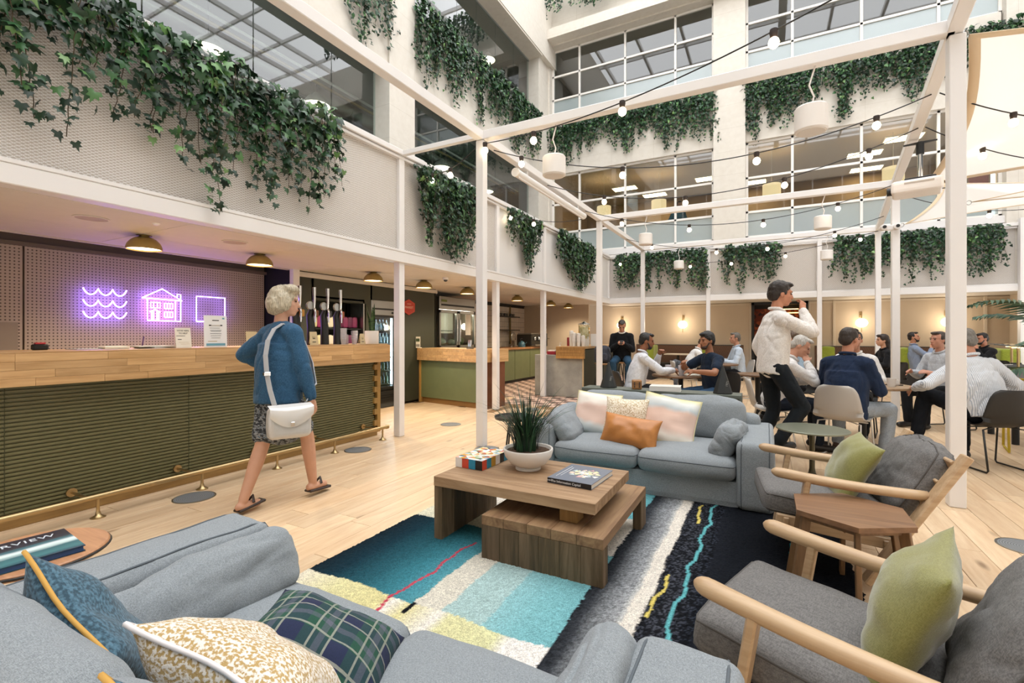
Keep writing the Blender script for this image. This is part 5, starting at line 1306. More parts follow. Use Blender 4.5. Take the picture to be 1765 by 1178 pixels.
txt('OVERVIEW', .05, M('white_ink2', '#d3d9df', .5), t, (-.075, .02, .0245), (0, 0, PI / 2), name='title_lettering', spacing=1.15)

# ------------------------------------------------------------------ armchairs
AW_ = WOOD('chair_oak', '#c9ac88', '#ab8a66', 0, .4, 14, .05, .0, .06); CHC = FAB('charcoal_cotton', '#7a7876', '#615f5e', 300, .2, 6, .9, .05)
PIPE = M('charcoal_piping', '#55524f', .9)
GRV = FAB('green_velvet', '#8e8c52', '#7a783f', 500, .12, 5, .85, .5)
def armchair(label, loc, rz, seed):
    t = thing('armchair', label, 'armchair', loc, rz)
    hw = .315
    for s_ in (-1, 1):
        y = s_ * hw
        pts = []; rs = []
        for k in range(21):
            u = (k / 20) ** 1.6; x = -.005 + .69 * u; z = .55 - .055 * u - .012 * math.sin(u * PI); pts.append((x, y, z)); rs.append(.028 * math.sqrt(max(.02, 1 - (1 - min(1, x / .045 + .11)) ** 2)) * (1 - .12 * u))
        m_ = MB().tube(pts, rs, 14); m_.v = [(p[0], y + (p[1] - y) * 1.15, p[2]) for p in m_.v]
        obj('arm_rest', m_, AW_, t, smooth=180)
        obj('front_leg', MB().beam((.09, y, .012), (.17, y, .53), .03, .055, ch=.006, up=(0, 1, 0)), AW_, t)
        obj('back_post', MB().beam((.42, y + s_ * .03, .03), (.83, y + s_ * .03, .715), .032, .075, ch=.006, up=(0, 1, 0)), AW_, t)
        obj('side_rail', MB().beam((.02, y * .93, .285), (.58, y * .93, .22), .028, .06, ch=.005), AW_, t)
    obj('front_rail', MB().beam((.07, -hw, .27), (.07, hw, .27), .03, .06, ch=.005), AW_, t)
    obj('rear_rail', MB().beam((.52, -hw, .22), (.52, hw, .22), .03, .05, ch=.005), AW_, t)
    obj('top_rail', MB().beam((.79, -hw - .005, .655), (.79, hw + .005, .655), .02, .06, ch=.005, up=(-.4, 0, .9)), AW_, t)
    for k in range(3): z = .36 + k * .1; obj('back_slat', MB().beam((.61 + k * .06, -hw, z), (.61 + k * .06, hw, z), .015, .04, ch=.003, up=(-.4, 0, .9)), AW_, t)
    sc = soft('seat_cushion', CHC, t, (.29, 0, .275), (0, math.radians(6), 0), w=.66, d=.56, h=.12, r=.035, puff=.02, seed=seed, wr=.006, wsc=6, n=24, seams=((2, -.72), (2, .72)), sm=PIPE)
    b = soft('back_cushion', CHC, t, (.60, 0, .345), (0, math.radians(29), 0), w=.16, d=.51, h=.40, r=.07, puff=.045, seed=seed + 4, wr=.014, wsc=7, n=44, crease=.014, ca=(5, 9, 5), seams=((0, -.55), (0, .55)), sm=PIPE)
    return t
armchair('oak armchair with charcoal cushions next to the back sofa', (-.01, 3.31, 0), math.radians(6.4), 2.)
armchair('oak armchair with charcoal cushions in the right foreground', (-.10, 1.843, 0), math.radians(-16.9), 9.)
cushion('scatter_cushion', 'olive green velvet cushion on the armchair next to the back sofa', GRV, (.425, 3.365, .53), basis((.11, -.99, -.05), (-.83, -.1, .55)) , .21, .2, .08, 41.)
cushion('scatter_cushion', 'olive green velvet cushion on the foreground armchair', GRV, (.365, 1.715, .525), basis((-.29, -.95, .0), (-.86, .26, .43)), .22, .21, .085, 45., wr=.014)
# hexagonal table
t = thing('hexagon_table', 'hexagonal walnut side table between the two armchairs', 'table', (.356, 2.823, 0))
HX = [(.265 * math.cos(math.radians(30 + 60 * k)), .265 * math.sin(math.radians(30 + 60 * k))) for k in range(6)]
WAL = WOOD('walnut', '#8a6648', '#6d4d35', 0, .45, 14, .05); WLG = WOOD('walnut_leg', '#80603f', '#5f452c', 2, .5, 14, .1)
obj('top', MB().prism(HX, .428, .452), WAL, t, smooth=0)
for k in range(6):
    a = math.radians(30 + 60 * k); c, s_ = math.cos(a), math.sin(a)
    obj('leg', MB().beam((.255 * c * 1.1, .255 * s_ * 1.1, .015), (.215 * c, .215 * s_, .428), .022, .045, ch=.003, up=(c, s_, 0)), WLG, t)
obj('stretcher_ring', MB().prism([(p[0] * .82, p[1] * .82) for p in HX], .4, .427), WLG, t, smooth=0)
# round metal side table
t = thing('pedestal_table', 'round grey-green metal pedestal table beside the back sofa arm', 'table', (.36, 5.08, 0))
GGM = M('grey_green_metal', '#7c7f6e', .4, .3)
obj('top', MB().lathe([(0, .44), (.285, .44), (.29, .444), (.29, .452), (.285, .456), (0, .456)], n=48), GGM, t)
obj('stem', MB().lathe([(.022, .44), (.022, .1), (.03, .05), (.06, .02), (.13, .008), (.13, 0)], n=24), M('dark_bronze', '#4c4736', .4, .7), t, smooth=60)
# tray table at the left of the back sofa
t = thing('tray_table', 'low black tray table at the left end of the back sofa', 'table', (-2.28, 4.32, 0))
obj('tray', MB().lathe([(0, .45), (.2, .45), (.21, .47), (.214, .47), (.206, .444), (0, .44)], n=40), M('tray_black', '#2a2522', .4), t, smooth=50)
for k in range(3): a = k * 2 * PI / 3 + .4; obj('leg', MB().tube([(.1 * math.cos(a), .1 * math.sin(a), .44), (.19 * math.cos(a), .19 * math.sin(a), .0)], .009, 8), BLACK, t)
# ------------------------------------------------------------------ console behind the sofa
GC = M('console_grey_green', '#5c6259', .5)
t = thing('console_table', 'long slim grey-green console table behind the back sofa', 'table', (-1.0, 5.08, 0))
obj('top', MB().box((-.395, 0, .715), (.785, .26, .03), ch=.003), GC, t); obj('top_leaf', MB().box((.395, 0, .715), (.785, .26, .03), ch=.003), GC, t)
for x_ in (-.77, 0, .77):
    for y_ in (-.11, .11): obj('leg', bx((x_, y_, .35), (.035, .035, .70), .003), GC, t)
obj('apron', bx((0, -.12, .68), (1.54, .015, .05), .002), GC, t)
CONE = M('matt_black_ceramic', '#1e2121', .55)
for x_, lb in ((-1.52, 'black pyramid ornament on the console in front of the man in white'), (-.38, 'black pyramid ornament at the right end of the console')):
    o = thing('pyramid_ornament', lb, 'ornament', (x_, 5.06, .73), .3, group='black pyramid ornaments')
    obj('body', MB().lathe([(.088, 0), (.09, .01), (.03, .2), (.008, .27), (0, .275)], n=8), CONE, o, smooth=20)
    txt('1971', .03, M('ornament_ink', '#9a9a94', .6), o, (.035, -.064, .1), (math.radians(75), math.radians(-75), .1), name='lettering')
t = thing('wooden_die', 'large wooden die on the console', 'die', (-1.21, 5.04, .73), .3)
obj('cube', weld(soft_box(.1, .1, .1, .014, 0, 0, 0, n=8).mesh('cube', WOOD('die_wood', '#9a6c3c', '#7a5029', 0), 0)), parent=t)
for (x_, z_) in ((-.025, .03), (-.025, .05), (-.025, .07), (.025, .03), (.025, .05), (.025, .07)): obj('pip', MB().lathe([(0, -.001), (.008, -.001), (.008, .001), (0, .001)], (x_, -.0505, z_), 10, R=Matrix.Rotation(PI / 2, 3, 'X')), BLACK, t)
book('book', 'thick white hardback lying on the console', .3, .22, .05, M('book_white', '#d9d6cf', .5), (-.92, 5.06, .73), .1)
# ------------------------------------------------------------------ coffee kitchen
kc = thing('kitchen_counter', 'olive kitchen counter with wooden top along the tiled wall', 'counter', (-6.4, 11.6, 0))
for k in range(4): obj('cabinet_front', bx((.3, -1.5 + k * .95, .5), (.03, .93, .84), .004), OLIVE, kc)
obj('carcass', bx((-.05, -.1, .48), (.6, 3.9, .8)), DARKOLIVE, kc); obj('worktop', bx((0, -.1, .93), (.72, 4.0, .05), .004), WARMWOOD, kc); obj('plinth', bx((.2, -.1, .04), (.1, 3.9, .08)), BLACK, kc)
t = thing('kitchen_tap', 'tall arched steel tap in front of the tiled wall', 'tap', (-6.45, 12.0, .955)); obj('spout', MB().tube([(0, 0, 0)] + [(.0, .12 - .12 * math.cos(a), .3 + .12 * math.sin(a)) for a in np.linspace(0, PI, 9)] + [(0, .24, .2)], .014, 8), STEEL, t, smooth=180); obj('base', MB().lathe([(.03, 0), (.03, .04), (.02, .05)], n=14), STEEL, t); obj('lever', MB().tube([(0, .03, .05), (.06, .05, .08)], .008, 6), STEEL, t)
t = thing('espresso_machine', 'dark espresso machine on the kitchen counter', 'coffee machine', (-6.35, 12.9, .955)); obj('body', bx((0, 0, .2), (.5, .6, .34), .02), M('machine_dark', '#33312c', .35, .4), t); obj('cup_tray', bx((0, 0, .39), (.45, .55, .03), .004), STEEL, t); obj('drip_tray', bx((.3, 0, .05), (.15, .55, .04), .004), STEEL, t)
for k in (-1, 1): obj('group_head', MB().lathe([(.04, 0), (.04, .06), (.02, .09)], (.28, k * .14, .2), 12), CHROME, t); obj('portafilter', MB().tube([(.28, k * .14, .2), (.44, k * .14, .18)], .014, 8), BLACK, t)
t = thing('coffee_grinder', 'black coffee grinder beside the espresso machine', 'grinder', (-6.1, 13.45, .955)); obj('body', bx((0, 0, .2), (.18, .2, .4), .015), BLACK, t); obj('hopper', MB().lathe([(.06, .4), (.1, .58), (.1, .62), (0, .62)], n=16), GLASS('smoked', '#777777', .1, .5, '#2e2a26'), t); obj('fork', MB().tube([(.1, 0, .25), (.2, 0, .24)], .012, 6), CHROME, t)
t = thing('kitchen_kit', 'blue kettle and pan set on the counter below the wall shelf', 'kettle', (-6.3, 12.35, .955)); obj('kettle', MB().lathe([(0, 0), (.1, 0), (.11, .05), (.08, .14), (.03, .17), (0, .19)], n=18), M('kettle_blue', '#3d6474', .4), t, smooth=50); obj('handle', MB().tube([(0, -.08, .14), (0, -.05, .24), (0, .05, .24), (0, .08, .14)], .009, 6), BLACK, t, smooth=180); obj('spout', MB().tube([(.09, 0, .06), (.16, 0, .14)], [.02, .01], 8), MATS['kettle_blue'], t)
t = thing('wall_rack', 'dark wall rack with brass uprights on the tiled wall', 'shelf', (-6.95, 12.4, 1.0))
for y_ in (-.45, .45): obj('upright', bx((0, y_, .6), (.03, .04, 1.15), .003), AGEDBRASS, t)
for z_ in (.45, .85): obj('shelf_board', bx((.12, 0, z_), (.24, 1.3, .025), .003), BLACK, t)
for k in range(6):
    o = thing('mug', ('mug on the upper wall rack shelf, %s from left' % ('first second third fourth fifth sixth'.split()[k])), 'mug', (-6.82, 11.9 + k * .18, 1.865), group='mugs on the wall rack'); m_ = M('mug_dark_%d' % (k % 2), ('#3b3a36', '#6b655c')[k % 2], .4)
    obj('cup', MB().lathe([(0, 0), (.035, 0), (.04, .08), (.036, .08), (.032, .01), (0, .01)], n=14), m_, o, smooth=50); obj('handle', MB().tube([(.037, 0, .065), (.06, 0, .06), (.06, 0, .025), (.036, 0, .02)], .005, 5), m_, o, smooth=180)
# ------------------------------------------------------------------ concrete coffee bar
CON = NT('cast_concrete'); cf = CON.noise(CON.coords(), 3.0, 5, .6); CON.p(Base_Color=CON.ramp(cf, [(.3, lin('#85837c')), (.7, lin('#a7a49c'))]), Roughness=.8); CON.bump(CON.noise(CON.coords(), 22, 4), .15, .01)
cb = thing('coffee_bar', 'cast concrete coffee bar with oak block top at right end', 'counter', (-3.9, 9.8, 0))
obj('concrete_body', MB().box((-.0, 0, .44), (1.1, .9, .88), ch=.008), CON.m, cb); obj('olive_return', bx((.57, .9, .5), (.04, 2.7, 1.0), .004), DARKOLIVE, cb); obj('return_core', bx((.3, 1.3, .5), (.5, 1.8, .98)), DARKOLIVE, cb)
obj('oak_edge', bx((.555, -.45, .45), (.03, .03, .9), .003), WOOD('pale_edge', '#c9b08a', '#a98d66', 2), cb)
for k in range(4): obj('stave', bx((.28, -.47 + .0 * k, .84 + .06 * k), (.62, .08, .058), .002), WOOD('end_grain', '#b98a4d', '#93662f', 2, .5, 30, .2), cb)
obj('oak_top', bx((.28, .8, 1.04), (.66, 2.5, .05), .004), BUTCH, cb)
def on_bar(name, label, cat, loc): return thing(name, label, cat, loc)
t = on_bar('drinks_dispenser', 'glass fruit water dispenser with citrus slices on the concrete bar', 'dispenser', (-3.42, 9.62, 1.066))
obj('vessel', MB().lathe([(.0, .16), (.1, .16), (.115, .2), (.12, .44), (.11, .46)], n=22), GLASS('vessel_glass', '#eeeedd', .1, .12, '#e3dcc0'), t, smooth=50); obj('water', MB().lathe([(0, .17), (.09, .17), (.105, .21), (.11, .41), (0, .41)], n=20), GLASS('citrus_water', '#e8e2b4', .05, .55, '#c9c68e', .2), t, smooth=50)
obj('lid', MB().lathe([(.125, .455), (.12, .475), (.05, .5), (.02, .52), (0, .525)], n=22), CHROME, t, smooth=50); obj('tap', MB().tube([(.08, -.08, .2), (.13, -.13, .19), (.13, -.13, .15)], .013, 8), CHROME, t)
rgc = random.Random(2)
for k in range(9): a = rgc.uniform(0, 2 * PI); obj('citrus_slice', MB().lathe([(0, -.003), (.032, -.003), (.032, .003), (0, .003)], (.095 * math.cos(a), .095 * math.sin(a), rgc.uniform(.21, .38)), 12, R=Matrix.Rotation(PI / 2, 3, 'X') @ Matrix.Rotation(rgc.uniform(0, 1), 3, 'Y')), M('citrus', '#d9a33c', .5), t)
obj('stand', MB().lathe([(.1, 0), (.105, .01), (.1, .15), (.11, .16), (.0, .16)], n=20), M('stand_white', '#d6d1c8', .5), t)
cm = MB().lathe([(0, 0), (.03, 0), (.04, .1), (.043, .1), (.043, .106), (.038, .108)] + [p for i in range(11) for p in ((.045, .11 + i * .016), (.045, .118 + i * .016), (.039, .12 + i * .016))] + [(0, .29)], n=16)
cme = cm.mesh('paper_cups', M('cup_white', '#e6e1da', .5), 40)
for k, (x_, y_, s_) in enumerate(((-3.66, 9.5, 1.15), (-3.58, 9.44, 1.0), (-3.55, 9.56, .85), (-3.47, 9.42, .95), (-3.38, 9.44, .8), (-3.64, 9.62, .9))):
    o = obj('cup_stack', cme, loc=(x_, y_, 1.066)); o.scale = (1, 1, s_); tag(o, ('tallest', 'second tall', 'short rear', 'middle', 'rightmost short', 'rear left')[k] + ' white paper cup stack on the oak end of the concrete bar', 'cups', 'paper cup stacks')
t = on_bar('menu_stand', 'red menu stand beside the paper cups', 'menu', (-3.78, 9.62, .88)); obj('panel', bx((0, 0, .19), (.05, .02, .36), .002), M('deep_red', '#8e2327', .5), t); obj('foot', bx((0, 0, .008), (.08, .08, .015), .002), MATS['deep_red'], t)
t = on_bar('red_box', 'small red box with white napkins on the concrete bar', 'box', (-4.1, 9.5, .88)); obj('box', bx((0, 0, .035), (.2, .14, .07), .004), M('box_crimson', '#9c2230', .5), t); obj('napkins', bx((0, 0, .08), (.16, .1, .03), .004), PAPER, t)
t = on_bar('soap_bottle', 'white pump bottle on the concrete bar', 'bottle', (-3.9, 9.44, .88)); obj('bottle', MB().lathe([(0, 0), (.04, 0), (.042, .01), (.042, .16), (.03, .18), (.012, .19), (.012, .21)], n=16), M('bottle_white', '#dcd8d2', .4), t, smooth=50); obj('pump', MB().tube([(0, 0, .2), (0, 0, .25), (.04, 0, .25)], .008, 6), M('pump_white', '#c9c5bf', .4), t); obj('label_print', MB().lathe([(.0425, .05), (.0425, .12)], n=16, close=True), M('label_dark', '#55534e', .6), t)
t = on_bar('paper_notice', 'plain white notice board at the end of the concrete bar', 'notice', (-3.2, 9.7, 1.066)); obj('board', bx((0, 0, .13), (.2, .01, .26), .002), M('notice_white', '#dfdcd8', .6), t); obj('stand', bx((0, .04, .01), (.18, .08, .02), .002), WHITE, t)
# ------------------------------------------------------------------ bar stools
STW = WOOD('stool_wood', '#c39a6b', '#a67d50', 0); 
def stool(label, loc, h=.72):
    t = thing('bar_stool', label, 'stool', loc, group='bar stools by the concrete bar')
    obj('seat', MB().lathe([(0, h - .03), (.14, h - .035), (.17, h - .01), (.165, h), (.08, h - .008), (0, h - .01)], n=24), STW, t, smooth=50)
    for k in range(4): a = k * PI / 2 + .4; obj('leg', MB().tube([(.09 * math.cos(a), .09 * math.sin(a), h - .03), (.2 * math.cos(a), .2 * math.sin(a), 0)], .011, 8), BLACK, t)
    obj('foot_ring', MB().tube([(.165 * math.cos(a), .165 * math.sin(a), .25) for a in np.linspace(0, 2 * PI, 20)[:-1]], .009, 6, closed=True), BLACK, t, smooth=180)
    return t
stool('wooden bar stool left of the man with the phone', (-3.02, 9.62, 0)); stool('wooden bar stool under the man with the phone', (-2.66, 9.98, 0), .74); stool('wooden bar stool farther along the concrete bar', (-3.0, 10.6, 0))
# ------------------------------------------------------------------ cafe tables
def cafe_table(label, loc, r_, h=.73, mat=None, base='pedestal'):
    t = thing('cafe_table', label, 'table', loc, group='round cafe tables')
    obj('top', MB().lathe([(0, h - .028), (r_ - .006, h - .028), (r_, h - .022), (r_, h - .006), (r_ - .006, h), (0, h)], n=44), mat, t)
    obj('column', MB().lathe([(.035, h - .028), (.035, .03)], n=16), BLACK, t); obj('base', MB().lathe([(.035, .05), (.23, .02), (.24, 0), (0, 0)], n=28), BLACK, t)
    return t
TW_ = WOOD('table_walnut', '#7a5a3e', '#5f442e', 0, .4); TO_ = WOOD('table_oak', '#a1876a', '#856b50', 0, .35)
cafe_table('round walnut cafe table between the man in white and the man in the navy tee', (-1.10, 7.22, 0), .40, .73, TW_)
cafe_table('round oak cafe table beside the man in the navy jacket', (.98, 6.78, 0), .46, .73, TO_)
cafe_table('small round walnut cafe table by the grey-haired man far back', (-.95, 11.3, 0), .36, .73, TW_)
cafe_table('small dark cafe table behind the walking man', (-.12, 7.9, 0), .32, .73, TW_)
cafe_table('cafe table in front of the white-shirted man far left', (-.85, 10.3, 0), .36, .73, TW_)
def cup_(label, loc, mat, r_=.036, h=.1, handle=False, lid=False):
    t = thing('cup', label, 'cup', loc); obj('body', MB().lathe([(0, 0), (r_ * .8, 0), (r_, h), (r_ - .003, h), (r_ * .75, .006), (0, .006)], n=18), mat, t, smooth=50)
    if handle: obj('handle', MB().tube([(r_ * .95, 0, h * .8), (r_ + .025, 0, h * .75), (r_ + .025, 0, h * .3), (r_ * .85, 0, h * .2)], .005, 6), mat, t, smooth=180)
    if lid: obj('lid', MB().lathe([(0, h + .004), (r_, h + .004), (r_, h)], n=18), mat, t)
    return t
cup_('white mug with dark print on the oak cafe table', (1.21, 6.60, .73), M('mug_white', '#dcd8d2', .35), .045, .095, True)
cup_('clear plastic cup in the middle of the walnut cafe table', (-1.06, 7.02, .73), MATS['plastic_cup'], .045, .14, lid=True)
cup_('clear plastic cup in front of the man in white at the walnut table', (-1.27, 7.2, .73), MATS['plastic_cup'], .045, .13, lid=True)
t = thing('phone', 'black phone lying on the oak cafe table', 'phone', (1.27, 6.80, .731), .4); obj('body', bx((0, 0, .005), (.15, .075, .01), .003), BLACK, t); obj('screen', bx((0, 0, .0104), (.138, .066, .0006)), M('phone_glass', '#0c0d10', .1), t)
t = thing('napkin', 'crumpled white napkin on the walnut cafe table', 'napkin', (-.92, 7.05, .731), .3); obj('cloth', weld(soft_box(.2, .12, .02, .008, .01, 3, .012, 18, n=14).mesh('cloth', PAPER, 0)), parent=t)
t = thing('saucer', 'plates and cup on the small walnut table far back', 'dishes', (-.92, 11.2, .73)); obj('plate', MB().lathe([(0, .004), (.06, .004), (.1, .016), (.1, .012), (.06, 0), (0, 0)], n=24), M('plate_white', '#ddd9d2', .4), t); obj('cup', MB().lathe([(0, .006), (.025, .006), (.038, .07), (.034, .07), (0, .012)], n=16), MATS['plate_white'], t, loc=(.12, 0, 0))
# ------------------------------------------------------------------ shell chairs
def shell_mesh(name, mat):
    mb = MB()
    prof = [(-.22, .455, .20), (-.20, .44, .215), (-.1, .425, .225), (0, .42, .228), (.1, .425, .228), (.165, .45, .226), (.20, .50, .222), (.222, .57, .215), (.24, .65, .205), (.255, .72, .19), (.265, .77, .16), (.268, .79, .11)]
    n = len(prof) - 1; m_ = 14
    def f(u, v):
        k = min(n - 1, int(u * n)); t_ = u * n - k; a = [prof[k][i] * (1 - t_) + prof[k + 1][i] * t_ for i in range(3)]; s_ = 2 * v - 1
        dish = .035 * (s_ * s_) * (1 if u > .5 else .6)
        return Vector((a[2] * s_, a[0] - (dish * 1.2 if u > .5 else 0), a[1] + (dish if u < .55 else 0)))
    mb.grid(f, 26, m_)
    base = len(mb.v); nv = [Vector(p) for p in mb.v]
    mb.v += [(p[0] * .985, p[1] + (.012 if p[2] > .47 else 0), p[2] - (.012 if p[2] <= .5 else 0)) for p in nv]
    fs = list(mb.f); mb.f += [tuple(base + i for i in q[::-1]) for q in fs]; mb.mi += [0] * len(fs); mb.fc += [None] * len(fs)
    w = 27
    rim = list(range(0, w)) + [j * w + w - 1 for j in range(1, m_ + 1)] + [m_ * w + i for i in range(w - 2, -1, -1)] + [j * w for j in range(m_ - 1, 0, -1)]
    for a, b in zip(rim, rim[1:] + rim[:1]): mb.f.append((a, base + a, base + b, b)); mb.mi.append(0); mb.fc.append(None)
    return mb
def shell_chair(label, loc, rz, mat, leg):
    """seat faces local -y... back at +y"""
    t = thing('shell_chair', label, 'chair', loc, rz, group='moulded shell chairs')
    key = 'shell_' + mat.name
    if key not in SH: SH[key] = shell_mesh('shell', mat).mesh('shell', mat, 60)
    obj('shell', SH[key], parent=t)
    for s_ in (-1, 1):
        k2 = 'sled%d' % s_ + leg.name
        if k2 not in SH: SH[k2] = MB().tube([(s_ * .06, -.12, .425), (s_ * .19, -.17, .40), (s_ * .215, -.225, .03), (s_ * .215, -.21, .012), (s_ * .215, .21, .012), (s_ * .215, .225, .03), (s_ * .19, .14, .40), (s_ * .06, .1, .425)], .0085, 8).mesh('sled_leg', leg, 180)
        obj('sled_leg', SH[k2], parent=t)
    k3 = 'bar' + leg.name
    if k3 not in SH: SH[k3] = MB().tube([(-.2, -.05, .4), (.2, -.05, .4)], .007, 6).mesh('cross_bar', leg, 180)
    obj('cross_bar', SH[k3], parent=t)
    return t
SH = {}
SHW = M('shell_pale_grey', '#b9b4ae', .5); SHB = M('shell_black', '#1f1d1b', .5); LGW = M('leg_pale', '#c5c0ba', .4); LGB = M('leg_black', '#171615', .4)
# ------------------------------------------------------------------ globe sconces
for x_, lb in ((-4.17, 'opal globe sconce behind the man with the phone'), (-2.27, 'opal globe sconce above the green booth at left'), (2.18, 'opal globe sconce above the man in the navy jacket'), (3.9, 'opal globe sconce half hidden by the big right post')):
    t = thing('globe_sconce', lb, 'wall lamp', (x_, 15.28, 1.62), group='opal globe sconces')
    obj('globe', MB().lathe([(0, -.12)] + [(.135 * math.sin(a), -.115 * math.cos(a)) for a in np.linspace(.2, PI - .2, 11)] + [(0, .12)], n=24), M('opal_globe', '#fff0d8', .4, emit=5, ecol='#ffeacb'), t, smooth=180)
    obj('stem', MB().tube([(0, 0, -.24), (0, 0, -.11)], .009, 8).tube([(0, 0, .11), (0, 0, .3)], .014, 8), BRASS, t); obj('arm', MB().tube([(0, 0, .22), (0, .15, .22)], .012, 8), BRASS, t); obj('backplate', bx((0, .155, .22), (.06, .02, .14), .004), BRASS, t)
    L = bpy.data.lights.new('globe_sconce_light', 'POINT'); L.energy = 8; L.color = (1, .86, .68); L.shadow_soft_size = .13
    lo = bpy.data.objects.new('globe_sconce_light', L); COL.objects.link(lo); lo.location = (x_, 15.1, 1.62)
# ------------------------------------------------------------------ booths along the back wall
HB = NT('herringbone_veneer'); s_ = HB.sep(HB.coords()); w_ = HB.math('ABSOLUTE', HB.math('SUBTRACT', HB.math('FRACT', HB.math('MULTIPLY', s_[0], 2.2)), .5)); sl = HB.math('FRACT', HB.math('ADD', HB.math('MULTIPLY', s_[2], 9.0), HB.math('MULTIPLY', w_, 9.0)))
HB.p(Base_Color=HB.ramp(sl, [(.0, lin('#3f2a1e')), (.12, lin('#5c3f2c')), (.9, lin('#6a4a35'))]), Roughness=.55)
GFAB = FAB('lime_felt', '#8f9a35', '#7d8730', 150, .05, 4, .9, .2)
def booth(label, x0, x1):
    t = thing('booth_bench', label, 'bench', ((x0 + x1) / 2, 15.1, 0), group='booth benches'); w = x1 - x0
    obj('seat', bx((0, -.05, .4), (w, .55, .12), .02), M('booth_seat', '#221f1d', .6), t); obj('base', bx((0, .05, .17), (w, .4, .34)), BLACK, t); obj('panel_back', bx((0, .28, .72), (w, .06, .55), .004), HB.m, t); obj('cap', bx((0, .28, 1.0), (w, .07, .02), .003), DARKGREY, t)
booth('dark booth bench with herringbone back left of the doorway', -3.7, -.6); booth('dark booth bench with herringbone back right of the doorway', 1.15, 4.55)
for x_, y_, d_, lb in ((-3.08, 14.55, .7, 'lime green upholstered divider at the left booth'), (2.85, 14.1, .7, 'lime green upholstered divider in front of the bearded man'), (-1.55, 14.6, .6, 'lime green upholstered divider behind the man in the navy tee'), (4.45, 14.0, .9, 'lime green upholstered divider at the far right booth'), (1.35, 14.55, .5, 'lime green upholstered divider right of the doorway')):
    t = thing('booth_divider', lb, 'divider', (x_, y_, 0), group='lime booth dividers')
    for k in range(2): soft('pad', GFAB, t, (0, -d_ / 4 + k * d_ / 2, .42), (0, 0, 0), w=.3, d=d_ / 2 - .006, h=.58, r=.03, puff=.015, seed=k, wr=.002, n=12)
    obj('plinth', bx((0, 0, .21), (.34, d_, .42), .01), M('booth_seat2', '#25211f', .6), t)
t = thing('booth_table', 'pale booth table top left of the doorway', 'table', (-2.3, 14.6, 0)); obj('top', bx((0, 0, .74), (.7, .6, .03), .004), M('pale_top', '#c5b9a5', .5), t); obj('leg', bx((0, 0, .36), (.06, .06, .72)), BLACK, t); obj('foot', bx((0, 0, .01), (.4, .4, .02)), BLACK, t)
t = thing('booth_table', 'pale booth table carrying a paper bag behind the navy jacket', 'table', (1.75, 12.2, 0)); obj('top', bx((0, 0, .74), (.7, .6, .03), .004), MATS['pale_top'], t); obj('leg', bx((.25, 0, .36), (.05, .05, .72)), WARMWOOD, t); obj('leg', bx((-.25, 0, .36), (.05, .05, .72)), WARMWOOD, t)
t = thing('paper_bag', 'brown paper bag standing on the pale booth table', 'bag', (1.55, 12.15, .756)); obj('bag', MB().box((0, 0, .15), (.18, .1, .3), ch=.01), M('kraft_bag', '#a88a66', .85), t); obj('fold', bx((0, 0, .305), (.18, .05, .02), .004), MATS['kraft_bag'], t)
t = thing('laptop', 'silver laptop on the booth table before the bearded man', 'laptop', (3.5, 13.45, .76), 1.4); obj('base', bx((0, 0, .008), (.32, .22, .015), .004), STEEL, t); obj('screen', bx((0, .12, .11), (.32, .01, .21), .003), STEEL, t, rot=(-.2, 0, 0))
t = thing('booth_table', 'dark booth table in front of the bearded man', 'table', (3.55, 13.45, 0)); obj('top', bx((0, 0, .745), (.6, .7, .03), .004), M('dark_top', '#3a332d', .5), t); obj('leg', bx((0, 0, .36), (.06, .06, .72)), BLACK, t)
# ------------------------------------------------------------------ desks at the right edge
t = thing('work_desk', 'grey work desk with brass lamps at right edge', 'desk', (3.75, 10.6, 0)); obj('top', bx((0, 0, .74), (1.9, 1.5, .035), .004), M('desk_grey', '#8a8783', .5), t); obj('screen_panel', bx((0, -.76, .6), (1.9, .03, .34), .004), M('desk_panel_grey', '#77767a', .6), t)
for x_ in (-.9, .9):
    for y_ in (-.7, .7): obj('leg', bx((x_, y_, .36), (.06, .06, .72)), BLACK, t)
t = thing('work_table', 'oak work table with black legs behind the yellow chair', 'table', (3.15, 8.15, 0)); obj('top', bx((0, 0, .715), (1.3, .9, .035), .006), TO_, t)
for x_ in (-.55, .55):
    for y_ in (-.35, .35): obj('leg', MB().tube([(x_, y_, 0), (x_, y_, .7)], .035, 12), BLACK, t)
def brass_lamp(label, loc, rz):
    t = thing('desk_lamp', label, 'lamp', loc, rz, group='brass desk lamps'); obj('base', MB().lathe([(.08, 0), (.08, .012), (.02, .02)], n=20), BRASS, t); obj('stem', MB().tube([(0, 0, .02), (0, 0, .36)], .018, 10), BRASS, t)
    obj('shade', MB().grid(lambda u, v: Vector((.26 * (u - .5), .12 * (v - .5), .37 + .03 * math.cos((v - .5) * 2.6))), 6, 8), BRASS, t, smooth=180); obj('wing', bx((-.18, 0, .36), (.26, .16, .012), .003), M('lamp_wing', '#7b7a76', .4, .5), t, rot=(0, .12, 0))
    obj('lamp_glow', bx((.02, 0, .35), (.18, .05, .01)), M('desk_glow', '#ffe6bb', emit=4, ecol='#ffd79a'), t)
brass_lamp('brass desk lamp nearer the big right post', (3.62, 11.0, .758), .3); brass_lamp('brass desk lamp at the right edge of the picture', (3.38, 10.05, .758), .3)
t = thing('phone_console', 'dark desk phone on the grey work desk', 'phone', (3.5, 10.45, .758), .2); obj('body', bx((0, 0, .03), (.24, .2, .05), .01), DARKGREY, t, rot=(.3, 0, 0)); obj('screen', bx((.03, .02, .075), (.14, .01, .1), .003), BLACK, t, rot=(-.5, 0, 0))
